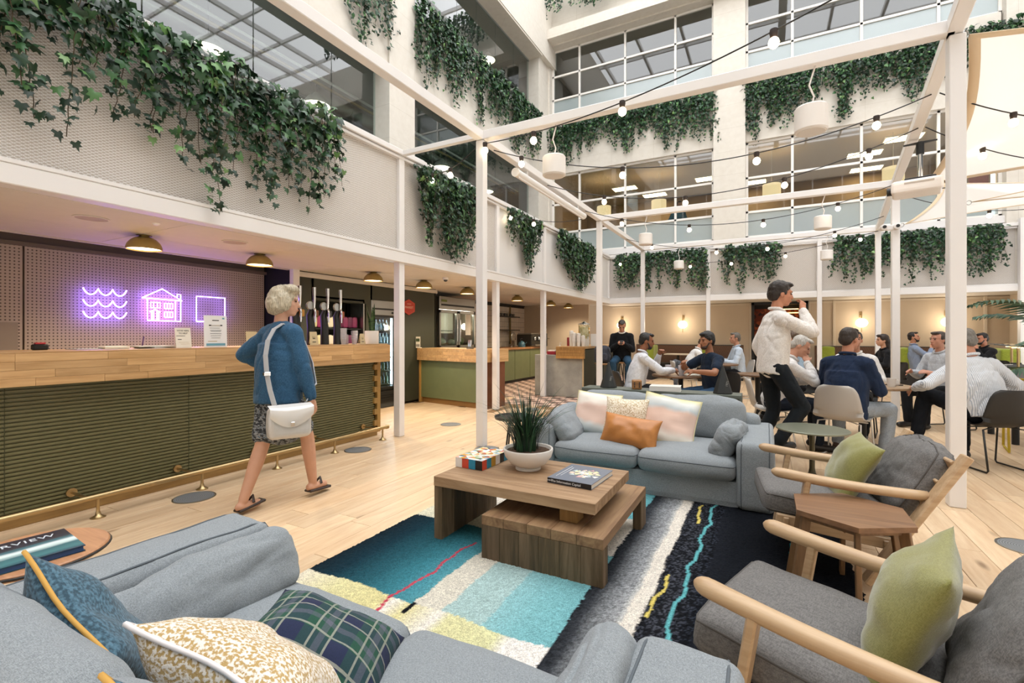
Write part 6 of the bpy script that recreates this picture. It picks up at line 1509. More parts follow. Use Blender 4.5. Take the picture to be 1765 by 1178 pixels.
t = thing('cable_coil', 'white cable coil on the grey work desk', 'cable', (3.35, 10.5, .762)); obj('coil', MB().tube([((.1 + .008 * (k % 3)) * math.cos(k * .4), (.06 + .006 * (k % 2)) * math.sin(k * .4), .01 + .0012 * k) for k in range(48)], .007, 6), M('cable_white', '#d8d4cf', .5), t, smooth=180)
t = thing('papers', 'loose white papers on the grey work desk', 'papers', (3.55, 10.15, .759), .2); obj('sheet', bx((0, 0, .002), (.3, .21, .004)), PAPER, t); obj('sheet', bx((.1, .05, .006), (.3, .21, .004)), PAPER, t, rot=(0, 0, .3))
# yellow frame chair
YEL = M('yellow_paint', '#b59a1e', .45); YW_ = WOOD('chair_ply', '#a9805a', '#8a6444', 0)
t = thing('frame_chair', 'plywood chair with yellow tube frame at right edge', 'chair', (2.58, 7.35, 0), math.radians(-12))
for s_ in (-1, 1): obj('side_frame', MB().tube([(s_ * .2, -.02 - .2, .82), (s_ * .2, -.17, .46), (s_ * .2, -.25, .02), (s_ * .2, .2, .02), (s_ * .2, .17, .44), (s_ * .2, -.15, .45)], .012, 8), YEL, t)
obj('top_tube', MB().tube([(-.2, -.22, .82), (.2, -.22, .82)], .012, 8), YEL, t); obj('back_board', bx((0, -.2, .71), (.39, .014, .2), .004), YW_, t, rot=(.12, 0, 0)); obj('seat', bx((0, .02, .455), (.4, .4, .02), .006), M('seat_brown', '#6f5a4e', .6), t)
# palm leaning in from the right
t = thing('potted_palm', 'kentia palm fronds leaning in from the right edge', 'plant', (3.12, 7.0, 0))
obj('planter', MB().lathe([(0, 0), (.16, 0), (.2, .38), (.19, .4), (.17, .36), (0, .36)], n=24), M('planter_grey', '#4a4a48', .6), t, smooth=50)
PALM = ATTR('palm_leaf', .5)
rgp = random.Random(8)
for k, (az, el, L) in enumerate(((200, 66, 1.75), (150, 70, 1.5), (330, 48, 1.3), (270, 75, 1.3), (110, 58, 1.3), (70, 60, 1.3), (20, 55, 1.3), (300, 50, 1.2), (195, 42, 1.2))):
    a = math.radians(az); e0 = math.radians(el); st = []
    for i in range(13):
        u = i / 12; th = e0 - 1.5 * u * u * 1.0; p = (st[-1] if st else Vector((0, 0, .55 if k else .58)))
        st.append(p + Vector((math.cos(a) * math.cos(th), math.sin(a) * math.cos(th), math.sin(th))) * (L / 12))
    mb = MB().tube([Vector((0, 0, .35))] + st, [.012] + [.009 * (1 - .8 * i / 12) for i in range(13)], 6, col=lin('#6f7a45'))
    for i in range(3, 13):
        for sd in (-1, 1):
            for h_ in (0, .33, .66):
                if i == 12 and h_: continue
                b = st[i].lerp(st[min(12, i + 1)], h_); d = (st[i] - st[i - 1]).normalized(); s_ = d.cross(Vector((0, 0, 1))).normalized() * sd
                ll = .36 * math.sin(PI * min(1, .25 + (i - 2) / 14)) * rgp.uniform(.85, 1.1); tip = b + (s_ * .75 + d * .6 + Vector((0, 0, -.35))).normalized() * ll; mid = b.lerp(tip, .5) + Vector((0, 0, .03)); w_ = d * .019
                mb.add([b - w_ * .5, b + w_ * .5, mid + w_, mid - w_, tip], [(0, 1, 2, 3), (3, 2, 4)], col=lin(rgp.choice(('#3d5a4a', '#4b6a58', '#2f4a3a', '#5d7a66'))))
    obj('frond', mb, PALM, t, smooth=60)
# ------------------------------------------------------------------ office lamps seen through the windows
for k, (x_, y_) in enumerate(((-4.6, 17.36), (-3.8, 18.7), (-1.76, 17.6), (-.45, 18.8), (2.55, 17.4), (2.83, 19.0), (3.28, 16.5))):
    t = thing('ceiling_panel_light', 'square warm ceiling light in the back office, ' + ('leftmost window column', 'second from left, deep in the room', 'beside the stone pier', 'behind the stone pier', 'upper of the pair left of the projector', 'lower of the pair left of the projector', 'next to the projector mount')[k], 'light', (x_, y_, 6.72), group='office ceiling lights')
    obj('frame', bx((0, 0, -.02), (.9, .5, .04), .004), WHITE, t); obj('diffuser', bx((0, 0, -.042), (.82, .42, .006)), M('office_glow', '#ffe9c4', emit=13, ecol='#ffe0b0'), t)
for k, (x_, y_, z_) in enumerate(((-5.0, 16.1, 5.35), (.12, 15.9, 5.3), (2.97, 16.0, 5.35), (-3.2, 16.4, 5.4))):
    t = thing('drum_lamp', 'beige drum pendant lamp behind the office window, ' + ('far left', 'right of the stone pier', 'behind the projector', 'left of the stone pier')[k], 'lamp', (x_, y_, z_), group='office drum pendants')
    obj('shade', MB().lathe([(.24, 0), (.24, .42), (.235, .42), (.235, 0)], n=24, close=True), M('linen_shade', '#d9c19a', .8, emit=.8, ecol='#f0d2a0'), t); obj('glow', MB().lathe([(0, .02), (.22, .02)], n=20), MATS['office_glow'], t); obj('cord', MB().tube([(0, 0, .4), (0, 0, 1.4)], .006, 5), WHITE, t)
for k, (x_, y_, z_) in enumerate(((-7.5, 4.20, 5.63), (-7.5, 6.18, 5.63), (-7.5, 10.1, 5.66), (-7.5, 12.3, 5.63), (-7.5, 12.4, 9.66))):
    t = thing('enamel_pendant', 'white enamel pendant lamp in the left office, ' + ('nearest the camera', 'above the middle of the bar ivy', 'beside the corner pergola post', 'farthest on the lower floor', 'on the upper floor')[k], 'lamp', (x_, y_, z_), group='enamel office pendants')
    obj('shade', MB().lathe([(.02, .26), (.05, .25), (.08, .2), (.16, .15), (.23, .05), (.25, 0), (.245, 0), (.15, .14), (.02, .2)], n=28, close=True), M('enamel', '#b9b6ae', .35), t, smooth=40); obj('glow', MB().lathe([(0, .03), (.12, .02), (.232, .012)], n=24), M('pendant_glow', '#fff0d6', emit=5, ecol='#ffe8c6'), t); obj('cord', MB().tube([(0, 0, .25), (0, 0, .95)], .008, 6), BLACK, t)
t = thing('air_duct', 'steel spiral air duct under the left office ceiling', 'duct', (-7.9, .8, 6.1))
obj('pipe', MB().tube([(0, k * .3, 0) for k in range(44)], .16, 16), STEEL, t)
for k in range(9): obj('joint_ring', MB().tube([(0, .5 + k * 1.5, 0), (0, .56 + k * 1.5, 0)], .17, 16), STEEL, t)
t = thing('conduit', 'thin brass conduit pipes under the left office ceiling', 'pipe', (-7.3, .8, 5.95)); obj('pipe', MB().tube([(0, 0, 0), (0, 13, 0)], .03, 8), BRASS, t); obj('pipe', MB().tube([(.12, 0, .05), (.12, 13, .05)], .025, 8), WHITE, t)
# ------------------------------------------------------------------ people
def _sph(nu=12, nv=8):
    vs = [(0, 0, 1)]; fs = []
    for j in range(1, nv):
        t = PI * j / nv
        for i in range(nu): p = 2 * PI * i / nu; vs.append((math.sin(t) * math.cos(p), math.sin(t) * math.sin(p), math.cos(t)))
    vs.append((0, 0, -1)); e = len(vs) - 1
    for i in range(nu):
        fs.append((0, 1 + i, 1 + (i + 1) % nu)); fs.append((e, e - nu + (i + 1) % nu, e - nu + i))
        for j in range(nv - 2): a = 1 + j * nu + i; b = 1 + j * nu + (i + 1) % nu; fs.append((a, a + nu, b + nu, b))
    return vs, fs
SPH = _sph()
class Prims(MB):
    def ell(s, c, r, R=None):
        vs = [Vector((p[0] * r[0], p[1] * r[1], p[2] * r[2])) for p in SPH[0]]
        if R is not None: vs = [R @ p for p in vs]
        return s.add([p + Vector(c) for p in vs], SPH[1])
    def cap(s, a, b, ra, rb=None, n=12):
        rb = ra if rb is None else rb; a = Vector(a); b = Vector(b); d = b - a; L = d.length
        if L < 1e-6: return s.ell(a, (ra,) * 3)
        d.normalize(); pts = []; rs = []
        for k in (80, 55, 30): t = math.radians(k); pts.append(a - d * ra * math.sin(t)); rs.append(ra * math.cos(t))
        pts.append(a); rs.append(ra); pts.append(b); rs.append(rb)
        for k in (30, 55, 80): t = math.radians(k); pts.append(b + d * rb * math.sin(t)); rs.append(rb * math.cos(t))
        return s.tube(pts, rs, n)
    def chain(s, pts, rs):
        for i in range(len(pts) - 1): s.cap(pts[i], pts[i + 1], rs[i], rs[i + 1])
        return s
def fuse(name, pr, mat, voxel, smooth=5, wr=0.0, wsc=14, seed=0., flat=0.0):
    me = pr.mesh(name, mat, 0); o = bpy.data.objects.new('tmp', me); COL.objects.link(o)
    m1 = o.modifiers.new('r', 'REMESH'); m1.mode = 'VOXEL'; m1.voxel_size = voxel
    m2 = o.modifiers.new('s', 'SMOOTH'); m2.factor = .5; m2.iterations = smooth
    dg = bpy.context.evaluated_depsgraph_get(); out = bpy.data.meshes.new_from_object(o.evaluated_get(dg))
    bpy.data.objects.remove(o); bpy.data.meshes.remove(me)
    out.name = name
    if not out.materials: out.materials.append(mat)
    if wr:
        n = len(out.vertices); co = np.empty(n * 3); no = np.empty(n * 3); out.vertices.foreach_get('co', co); out.vertices.foreach_get('normal', no); co = co.reshape(-1, 3); no = no.reshape(-1, 3)
        d = np.array([mnoise.noise(Vector((p[0] * wsc + seed, p[1] * wsc, p[2] * wsc * .7))) + .5 * mnoise.noise(Vector((p[0] * wsc * 2.3, p[1] * wsc * 2.3 + seed, p[2] * wsc * 2))) for p in co])
        if flat:
            rd = np.array([max(0.0, 1 - 4.0 * abs(mnoise.noise(Vector((p[0] * 9 + seed * 3, p[1] * 9, p[2] * 5 - p[0] * 6))))) ** 1.6 for p in co]); d = d - rd * flat / wr
        co += no * (d * wr)[:, None]; out.vertices.foreach_set('co', co.reshape(-1))
    out.shade_smooth(); out.update()
    return out
def ik(a, b, l1, l2, hint):
    a = Vector(a); b = Vector(b); d = b - a; L = min(d.length, (l1 + l2) * .995); d.normalize(); b2 = a + d * L
    x = (l1 * l1 - l2 * l2 + L * L) / (2 * L); y = math.sqrt(max(0, l1 * l1 - x * x)); h = Vector(hint); h = (h - d * h.dot(d)); h.normalize()
    return a + d * x + h * y, b2
SKIN = {}
def skin(c):
    if c not in SKIN: SKIN[c] = M('skin_' + c, c, .5, var=.06, vs=12, spec=.35)
    return SKIN[c]
def hairm(c):
    k = 'hair_' + c
    if k in MATS: return MATS[k]
    t = NT(k); f = t.noise(t.coords(scale=(60, 60, 9)), 2.0, 3); cc = lin(c); t.p(Base_Color=t.ramp(f, [(.3, tuple(x * .45 for x in cc[:3]) + (1,)), (.7, cc)]), Roughness=.5); t.bump(f, .6, .01); MATS[k] = t.m; return t.m
def hand(pr, w, d, n, curl, sc, thumb):
    """palm, four unequal jointed fingers and a thumb leaving the side of the palm. d: pointing, n: palm normal"""
    d = Vector(d).normalized(); n = Vector(n); n = (n - d * n.dot(d)).normalized(); s_ = d.cross(n).normalized() * thumb
    R = Matrix((s_, n, d)).transposed(); w = Vector(w)
    pr.cap(w - d * .02 * sc, w + d * .02 * sc, .025 * sc, .028 * sc); pr.ell(w + d * .05 * sc, (.041 * sc, .017 * sc, .052 * sc), R)
    for k, (o, L) in enumerate(((.031, .07), (.0105, .08), (-.0105, .075), (-.031, .058))):
        p = w + d * .088 * sc + s_ * o * sc; dd = (d + s_ * o * 2.2).normalized(); r_ = .0092 * sc
        for j, fr in enumerate((.45, .32, .23)):
            ang = curl * (1.0, 1.25, .9)[j]; dd = (dd * math.cos(ang) + n * math.sin(ang)).normalized() if dd.dot(n) < .98 else dd
            n2 = (n - dd * n.dot(dd)); q = p + dd * L * fr * sc; pr.cap(p, q, r_, r_ * .92, 8); p = q; r_ *= .92
    p = w + d * .03 * sc + s_ * .034 * sc; dd = (d * .72 + s_ * .6 + n * .35 * (1 + curl)).normalized(); q = p + dd * .042 * sc; pr.cap(p, q, .012 * sc, .0105 * sc, 8); dd2 = (dd + d * .4 + n * .3 * curl).normalized(); pr.cap(q, q + dd2 * .032 * sc, .0105 * sc, .0085 * sc, 8)
def human(label, loc, face, h=1.0, hip=.54, lean=6, side=0, twist=0, head=(0, 0), hl=None, hr=None, fl=None, fr=None, kl=None, kr=None, el=None, er=None, top='#e8e6e4', bottom='#20242b', shoe='#1b1715', hair='#2a1d14', hs='short', sk='#c08f74', sleeve='long', skirt=False, belly=0., vox=.009, jacket=None, collar=True, beard=None, topmat=None, botmat=None, curlL=.35, curlR=.35, hem=None, extra=None, female=False, hd=None):
    root = thing('person', label, 'person', loc, math.radians(face - 90), group='people in the atrium')
    rg = random.Random(int(loc[0] * 1000 + loc[1] * 77))
    P = Vector((0, 0, hip)); l = math.radians(lean); sd = math.radians(side)
    up = Vector((math.sin(sd), math.sin(l), math.cos(l))).normalized(); tw = math.radians(twist)
    rt = Vector((math.cos(tw), math.sin(tw), 0)); rt = (rt - up * rt.dot(up)).normalized(); fwd = up.cross(rt)
    R = Matrix((rt, fwd, up)).transposed()
    W = .92 if female else 1.0
    Nk = P + up * .50 * h; C = P + up * .31 * h; Ab = P + up * .13 * h
    shL = Nk - rt * .17 * h * W - up * .06 * h; shR = Nk + rt * .17 * h * W - up * .06 * h
    hy, hp = math.radians(head[0]), math.radians(head[1])
    hf = (fwd * math.cos(hy) - rt * math.sin(hy)); base_up = (up + Vector((0, 0, 1))).normalized(); hf = (hf - base_up * hf.dot(base_up)).normalized()
    hf, hu = (hf * math.cos(hp) + base_up * math.sin(hp)).normalized(), (base_up * math.cos(hp) - hf * math.sin(hp)).normalized()
    hr_ = hf.cross(hu).normalized(); HR = Matrix((hr_, hf, hu)).transposed(); Hc = Nk + up * .085 * h + base_up * .02 + hu * .095 * h + hf * .02
    S = h
    def H(x, y, z): return Hc + (hr_ * x + hf * y + hu * z) * S
    dn = -up
    hl = hl or (-.22, .12, hip + .04); hr = hr or (.22, .12, hip + .04)
    eL, wL = ik(shL, hl, .285 * h, .25 * h, el or (-.5, -.5, -.7)); eR, wR = ik(shR, hr, .285 * h, .25 * h, er or (.5, -.5, -.7))
    fl = fl or (-.12, .42, .09); fr = fr or (.12, .42, .09)
    hjL = P + Vector((-.092 * h, 0, -.02)); hjR = P + Vector((.092 * h, 0, -.02))
    knL, anL = ik(hjL, fl, .435 * h, .415 * h, kl or (-.1, .6, .8)); knR, anR = ik(hjR, fr, .435 * h, .415 * h, kr or (.1, .6, .8))
    tnorm = lambda w, e: (w - e).normalized()
    def torso(pr, g):
        pr.ell(C + up * .02 * h, ((.155 * W + g) * h, (.105 + g) * h, .205 * h + g), R); pr.ell(Ab + fwd * belly * .5, ((.138 * W + g + belly * .4) * h, (.102 + g + belly) * h, .17 * h + g), R); pr.ell(P + up * .0, ((.15 + g) * h, (.112 + g + belly * .3) * h, .115 * h + g), R)
        pr.chain([shL, Nk - up * .035 * h, shR], [(.056 + g) * h, (.062 + g) * h, (.056 + g) * h])
        if g:   # cloth hangs straight from chest to hem
            z0 = hem if hem is not None else -.02
            L = .36 * h - z0; k = (.03 if female else .016) if jacket else .004
            for (by, sc_) in ((0, 1.0), (belly * .9, .8)):
                pr.lathe([(0, 0), (.985, 0), (1, .012), (1.0, L * .4), (1.0, L * .8), (.9, L), (0, L)], P + up * z0 + fwd * by, 24, R=R, sx=(.156 * W + g + k + belly * .3) * h * sc_, sy=(.116 + g + k + belly * .25) * h * sc_)
        if female: pr.ell(C + fwd * .07 * h - up * .0, ((.12 + g) * h, (.065 + g) * h, (.075 + g) * h), R)
    body = Prims(); torso(body, 0)
    body.chain([Nk - up * .03, Nk + up * .05 * h, Hc - hu * .06 * h - hf * .015], [.058 * h, .052 * h, .05 * h])
    body.ell(H(0, -.012, .028), (.076 * S, .094 * S, .088 * S), HR); body.ell(H(0, .022, -.03), (.064 * S, .072 * S, .088 * S), HR); body.ell(H(0, .062, -.088), (.036 * S, .03 * S, .024 * S), HR)
    body.cap(H(0, .088, .018), H(0, .108, -.026), .009 * S, .0135 * S); body.ell(H(0, .092, -.06), (.024 * S, .012 * S, .014 * S), HR); body.cap(H(-.034, .078, .03), H(.034, .078, .03), .012 * S)
    for s_ in (-1, 1): body.ell(H(s_ * .074, -.008, -.012), (.011 * S, .019 * S, .031 * S), HR); body.ell(H(s_ * .036, .064, -.02), (.02 * S, .018 * S, .018 * S), HR)
    for sh, e, w, hd_, th, cu, in ((shL, eL, wL, hl, 1, curlL), (shR, eR, wR, hr, -1, curlR)):
        body.chain([sh, sh.lerp(e, .5), e, e.lerp(w, .35), w], [.05 * h, .047 * h, .04 * h, .041 * h, .027 * h])
        fd = (w - e).normalized(); inw = Vector((-th * -1 * .0, 0, 0)); pn = (Vector((.7 * th, 0, 0)) + Vector((0, 0, -.6))) if True else None
        if hd and (th == 1 and 'L' in hd or th == -1 and 'R' in hd): dd, pn = hd['L' if th == 1 else 'R']
        else: dd = fd
        hand(body, w, dd, pn, cu, h, -th if False else th)
    for hj, kn, an in ((hjL, knL, anL), (hjR, knR, anR)):
        body.chain([hj, hj.lerp(kn, .5), kn, kn.lerp(an, .3), an], [.085 * h, .072 * h, .055 * h, .056 * h, .036 * h])
        fdir = Vector((an.x * .15, 1, 0)).normalized(); body.cap(an - Vector((0, .03, .045)) * h, an + fdir * .12 * h - Vector((0, 0, .055)) * h, .034 * h, .03 * h)
    b = obj('body', fuse('body', body, skin(sk), vox, 4), parent=root)
    EY = M('eye_dark', '#1d1512', .2); LIP = M('lip_' + sk, sk, .45); LIP.node_tree.nodes['Principled BSDF'].inputs['Base Color'].default_value = tuple(a * b_ for a, b_ in zip(lin(sk)[:3], (.82, .55, .55))) + (1,)
    hm_ = hairm(hair)
    if vox < .012:
        for s_ in (-1, 1):
            obj('eye', Prims().ell(H(s_ * .031, .0835, .008), (.0115 * S, .007 * S, .006 * S), HR), EY, root, smooth=180)
            obj('eyebrow', Prims().cap(H(s_ * .016, .091, .027), H(s_ * .046, .083, .027), .0042 * S), hm_, root, smooth=180)
        obj('lips', Prims().ell(H(0, .101, -.06), (.021 * S, .006 * S, .0075 * S), HR), LIP, root, smooth=180)
    # hair
    if hs != 'bald':
        hp_ = Prims(); k = {'short': 1.0, 'full': 1.12, 'thin': .97, 'bob': 1.2, 'long': 1.12}[hs]
        hp_.ell(H(0, -.024, .04), (.079 * k * S, .089 * k * S, .082 * k * S), HR)
        hp_.ell(H(0, -.06, -.01), (.07 * k * S, .05 * k * S, .068 * k * S), HR)
        for s_ in (-1, 1): hp_.ell(H(s_ * .062, -.018, .03), (.02 * k * S, .05 * k * S, .048 * k * S), HR)
        if hs != 'thin': hp_.ell(H(0, .042, .094), (.056 * S, .05 * k * S, .024 * k * S), HR)
        if hs == 'bob':
            hp_.ell(H(0, -.055, -.02), (.112 * S, .09 * S, .1 * S), HR)
            for s_ in (-1, 1): hp_.ell(H(s_ * .082, -.01, -.01), (.03 * S, .065 * S, .08 * S), HR)
            hp_.ell(H(0, .03, .1), (.085 * S, .08 * S, .05 * S), HR)
        if hs == 'long': hp_.cap(H(0, -.07, -.02), H(0, -.08, -.22), .07 * S, .05 * S)
        obj('hair', fuse('hair', hp_, hm_, .009, 2, .008 if hs in ('bob', 'full') else .004, 28, rg.random() * 9), parent=root)
    if beard: 
        bp = Prims(); bp.ell(H(0, .058, -.084), (.046 * S, .042 * S, .034 * S), HR)
        for s_ in (-1, 1): bp.cap(H(s_ * .06, .02, -.03), H(s_ * .036, .06, -.085), .012 * S, .016 * S)
        bp.cap(H(-.022, .096, -.045), H(.022, .096, -.045), .007 * S); obj('beard', fuse('beard', bp, hairm(beard), .008, 2), parent=root)
    # shirt or jacket
    tm = topmat or FAB('cloth_' + top, top, None, 300, .3, 9, .9, .05)
    st = Prims(); g = .016 if not jacket else .022; torso(st, g)
    for sh, e, w in ((shL, eL, wL), (shR, eR, wR)):
        if sleeve == 'long': st.chain([sh, sh.lerp(e, .5), e, e.lerp(w, .4), e.lerp(w, .93)], [(.055 + g) * h, (.048 + g) * h, (.042 + g) * h, (.041 + g) * h, (.027 + g) * h])
        else: st.chain([sh, sh.lerp(e, .62)], [(.055 + g) * h, (.051 + g) * h])
    obj('jacket' if jacket else 'shirt', fuse('top', st, tm, max(.0095, vox), 4, .006, 11, rg.random() * 9, flat=.008), parent=root)
    if collar:
        cn = Nk + up * .035 * h; ring = []
        for k in range(14): a = 2 * PI * k / 14; ring.append(cn + (rt * math.cos(a) * .066 + fwd * (math.sin(a) * .066 + .004) + up * (.014 - .03 * max(0, math.sin(a)))) * h)
        obj('collar', MB().tube(ring, .014 * h, 8, closed=True), M('collar_white', '#e4e2e0', .8) if jacket == 'shirt' else tm, root, smooth=180)
    bm2 = botmat or FAB('cloth_' + bottom, bottom, None, 320, .3, 8, .9, .02)
    if skirt:
        sp_ = Prims(); zz = skirt
        for u in np.linspace(.35, 1, 6): c = P.lerp(Vector((0, .02, zz)), u); c.z -= 0; sp_.ell(c, ((.165 + .015 * u) * h, (.13 + .03 * u) * h, .09), None)
        sp_.chain([hjL.lerp(knL, .3), hjL.lerp(knL, .8)], [.095 * h, .085 * h]); sp_.chain([hjR.lerp(knR, .3), hjR.lerp(knR, .8)], [.095 * h, .085 * h]); obj('skirt', fuse('skirt', sp_, bm2, .012, 4, .008, 14), parent=root)
    else:
        tp = Prims(); tp.ell(P, (.162 * h, .124 * h + belly * .3, .125 * h), R); tp.ell(P - Vector((0, .02, .03)), (.15 * h, .11 * h, .09 * h))
        for hj, kn, an in ((hjL, knL, anL), (hjR, knR, anR)): tp.chain([hj, hj.lerp(kn, .5), kn, kn.lerp(an, .45), kn.lerp(an, .96)], [.097 * h, .085 * h, .069 * h, .066 * h, .06 * h])
        obj('trousers', fuse('trousers', tp, bm2, max(.011, vox), 4, .005, 10, rg.random() * 9, flat=.007), parent=root)
    SM = M('shoe_' + shoe, shoe, .4)
    for kn, an in ((knL, anL), (knR, anR)):
        sh_ = Prims(); fdir = Vector((an.x * .15, 1, 0)).normalized(); shin = (an - kn).normalized(); tilt = -shin.y * .5
        fdir = (fdir + Vector((0, 0, tilt))).normalized()
        a0 = an + Vector((0, -.035, -.04)) * h; b0 = an + fdir * .14 * h + Vector((0, 0, -.052)) * h
        if skirt: obj('sandal', MB().beam(a0 - Vector((0, .02, .03)), b0 + Vector((0, .03, -.02)), .08 * h, .02, ch=.006).tube([an + Vector((-.035 * h, .06, -.03)), an + Vector((0, .075, .012)), an + Vector((.035 * h, .06, -.03))], .01, 6), SM, root)
        else: sh_.cap(a0, b0, .042 * h, .038 * h); sh_.cap(an, a0, .04 * h, .04 * h); obj('shoe', fuse('shoe', sh_, SM, .011, 2), parent=root)
    return root, dict(P=P, Nk=Nk, rt=rt, fwd=fwd, up=up, shR=shR, wR=wR, wL=wL, C=C, H=H, h=h)

# --- woman walking past the bar
sp = NT('skirt_print'); f_ = sp.noise(sp.coords(scale=(1, 1, 2.2)), 34, 2); sp.p(Base_Color=sp.ramp(f_, [(.40, lin('#23272c')), (.5, lin('#4a5158')), (.58, lin('#9a9c9b')), (.66, lin('#4a6076'))]), Roughness=.9)
DEN = FAB('denim_jacket', '#39607f', '#284a66', 300, .35, 9, .85, .1)
wr_, wj = human('woman with short blond hair in a denim jacket walking past the bar', (-3.30, 2.37, 0), 93, .955, .89, 3, -1, -4, (-38, -3), (-.27, .16, 1.03), (.24, .10, .80), (-.07, -.24, .10), (.06, .27, .115), (-.05, 1, .1), (.05, 1, .1), (-.8, -.5, -.3), (.7, -.6, -.2), topmat=DEN, botmat=sp.m, skirt=.55, hair='#cfc2a8', hs='bob', sk='#c99a80', female=True, shoe='#2c1e18', vox=.0075, jacket='denim', collar=False, hem=-.11)
BAGM = M('silver_bag', '#c9c8c6', .38, .25, var=.08); 
RB = Rz(math.radians(93 - 90)); bl = Vector((.235, -.10, .555)); bw = RB @ bl + Vector((-3.30, 2.37, 0))
bg = thing('shoulder_bag', 'silver white shoulder bag hanging at the hip of the walking woman', 'bag', tuple(bw), math.radians(3 + 68))
obj('pouch', weld(soft_box(.29, .1, .23, .035, .015, 3, .006, n=16).mesh('pouch', BAGM, 0)), parent=bg)
obj('flap', MB().grid(lambda u, v: Vector((.3 * (u - .5), -.066 - .01 * math.sin(v * PI) + (.06 * (v - .8) / .2 if v > .8 else 0), .245 - .16 * (1 - v) * (1 - .5 * (2 * u - 1) ** 2))), 10, 10), M('bag_flap', '#e1dfdc', .35, .2), bg, smooth=180)
obj('buckle', bx((0, -.08, .11), (.03, .01, .03), .004), CHROME, bg)
QB = Rz(-math.radians(68))
sp_pts = [QB @ (Vector(p) - bl) for p in ((.20, -.19, .785), (.15, -.19, .9), (.115, -.19, 1.02), (.09, -.182, 1.15), (.08, -.155, 1.26), (.075, -.10, 1.345), (.075, -.03, 1.385), (.08, .06, 1.355), (.10, .15, 1.25), (.14, .19, 1.08), (.2, .17, .92), (.235, .05, .80))]
stp = MB()
for k in range(len(sp_pts) - 1): stp.beam(sp_pts[k], sp_pts[k + 1] + (sp_pts[k + 1] - sp_pts[k]) * .06, .036, .006, up=(QB @ Vector((.25, -1, .1))) if k < 4 else (QB @ Vector((0, 0, 1))) if k < 8 else (QB @ Vector((.25, 1, .1))))
obj('strap', stp, M('strap_silver', '#b9bcc0', .4, .2), bg, smooth=60); obj('strap_slider', bx(sp_pts[2], (.045, .045, .03), .004), CHROME, bg)
# --- man walking, hand at his mouth
human('man in a white shirt and dark jeans walking with hand at his mouth', (.05, 5.62, 0), 24, 1.065, .99, 4, 0, -6, (0, -8), (-.2, .08, .95), (.07, .26, 1.555), (-.1, -.1, .1), (.1, .0, .2), (-.05, 1, .15), (.1, 1, .15), (-.5, -.6, -.5), (.55, -.25, -.8), top='#ebe6e1', bottom='#1d2227', hair='#2b1f17', hs='full', sk='#bd8366', vox=.0075, curlR=.75, hem=-.09, hd={'R': ((-.35, .25, .75), (-.75, -.3, -.1))})
WB = MB().tube([(.07 + .034 * math.cos(a), .245, 1.55 + .034 * math.sin(a)) for a in np.linspace(0, 2 * PI, 16)[:-1]], .006, 6, closed=True)
# --- seated people
def seat(label, x, y, face, chair=None, clab=None, **kw):
    if chair:
        a = math.radians(face); shell_chair(clab, (x - .03 * math.cos(a), y - .03 * math.sin(a), 0), math.radians(face + 90), *((SHW, LGW) if chair == 'w' else (SHB, LGB)))
    return human(label, (x, y, 0), face, **kw)
seat('man in a black jumper looking at his phone on a bar stool', -2.70, 9.96, -78, hip=.83, lean=6, head=(4, -34), hl=(-.06, .25, 1.12), hr=(.06, .25, 1.12), el=(-.45, -.15, -.9), er=(.45, -.15, -.9), fl=(-.14, .34, .34), fr=(.14, .34, .34), top='#16171a', bottom='#2c4a63', hair='#332821', sk='#bf8a70', vox=.009, jacket='shirt', curlL=.6, curlR=.6)
t = thing('phone', 'dark phone held by the man in the black jumper', 'phone', (-2.63, 9.66, 1.13), .3); obj('body', bx((0, 0, .03), (.07, .012, .13), .004), BLACK, t, rot=(.9, 0, 0)); obj('screen', bx((0, -.004, .033), (.06, .006, .12)), M('phone_glow', '#5a6068', .2), t, rot=(.9, 0, 0))
t = thing('backpack', 'grey and black backpack on the stool beside the man with the phone', 'bag', (-3.02, 9.62, .725), .2); obj('bag', weld(soft_box(.3, .2, .34, .07, .03, 4, .015, n=14).mesh('bag', FAB('backpack_grey', '#4a4d58', '#2f323a', 200, .3), 0)), parent=t); obj('pocket', weld(soft_box(.22, .06, .16, .03, .01, 6, .006, n=10).mesh('pocket', MATS['backpack_grey'], 0)), parent=t, loc=(0, -.12, .04)); obj('strap', MB().tube([(.13, -.1, .3), (.2, -.14, .15), (.17, -.1, .02)], .012, 6), BLACK, t, smooth=180)
seat('man in a white shirt seated with hand to his chin at the walnut table', -1.68, 6.82, 32, 'b', 'black shell chair under the man in white at the walnut table', lean=14, twist=-6, head=(-8, -6), hl=(-.02, .38, 1.02), hr=(.12, .53, .80), el=(-.5, .3, -.9), er=(.7, -.1, -.6), top='#dfe1e6', bottom='#1b1d22', hair='#17120f', sk='#8e5d43', beard='#2a211c', vox=.0085, curlL=.9)
seat('man in a navy tee with folded forearms at the walnut table', -.62, 7.02, 222, 'b', 'black shell chair under the man in the navy tee', lean=10, head=(6, -4), hl=(-.12, .40, .82), hr=(.10, .42, .92), el=(-.9, .0, -.4), er=(.9, 0, -.6), top='#1d2a3c', bottom='#3c5a7a', sleeve='short', hair='#140f0d', hs='full', sk='#9a6a4e', beard='#3a2a22', collar=False, vox=.0085, belly=.015, fl=(-.14, .34, .09), fr=(.2, .4, .09))
t = thing('wrist_watch', 'black wrist watch on the man in the navy tee', 'watch', (-.93, 6.79, .815)); obj('band', MB().lathe([(.034, -.012), (.036, -.012), (.036, .012), (.034, .012)], n=14, R=Matrix.Rotation(PI / 2, 3, 'Y')), BLACK, t); obj('face', bx((0, -.02, .03), (.03, .03, .008), .003), STEEL, t)
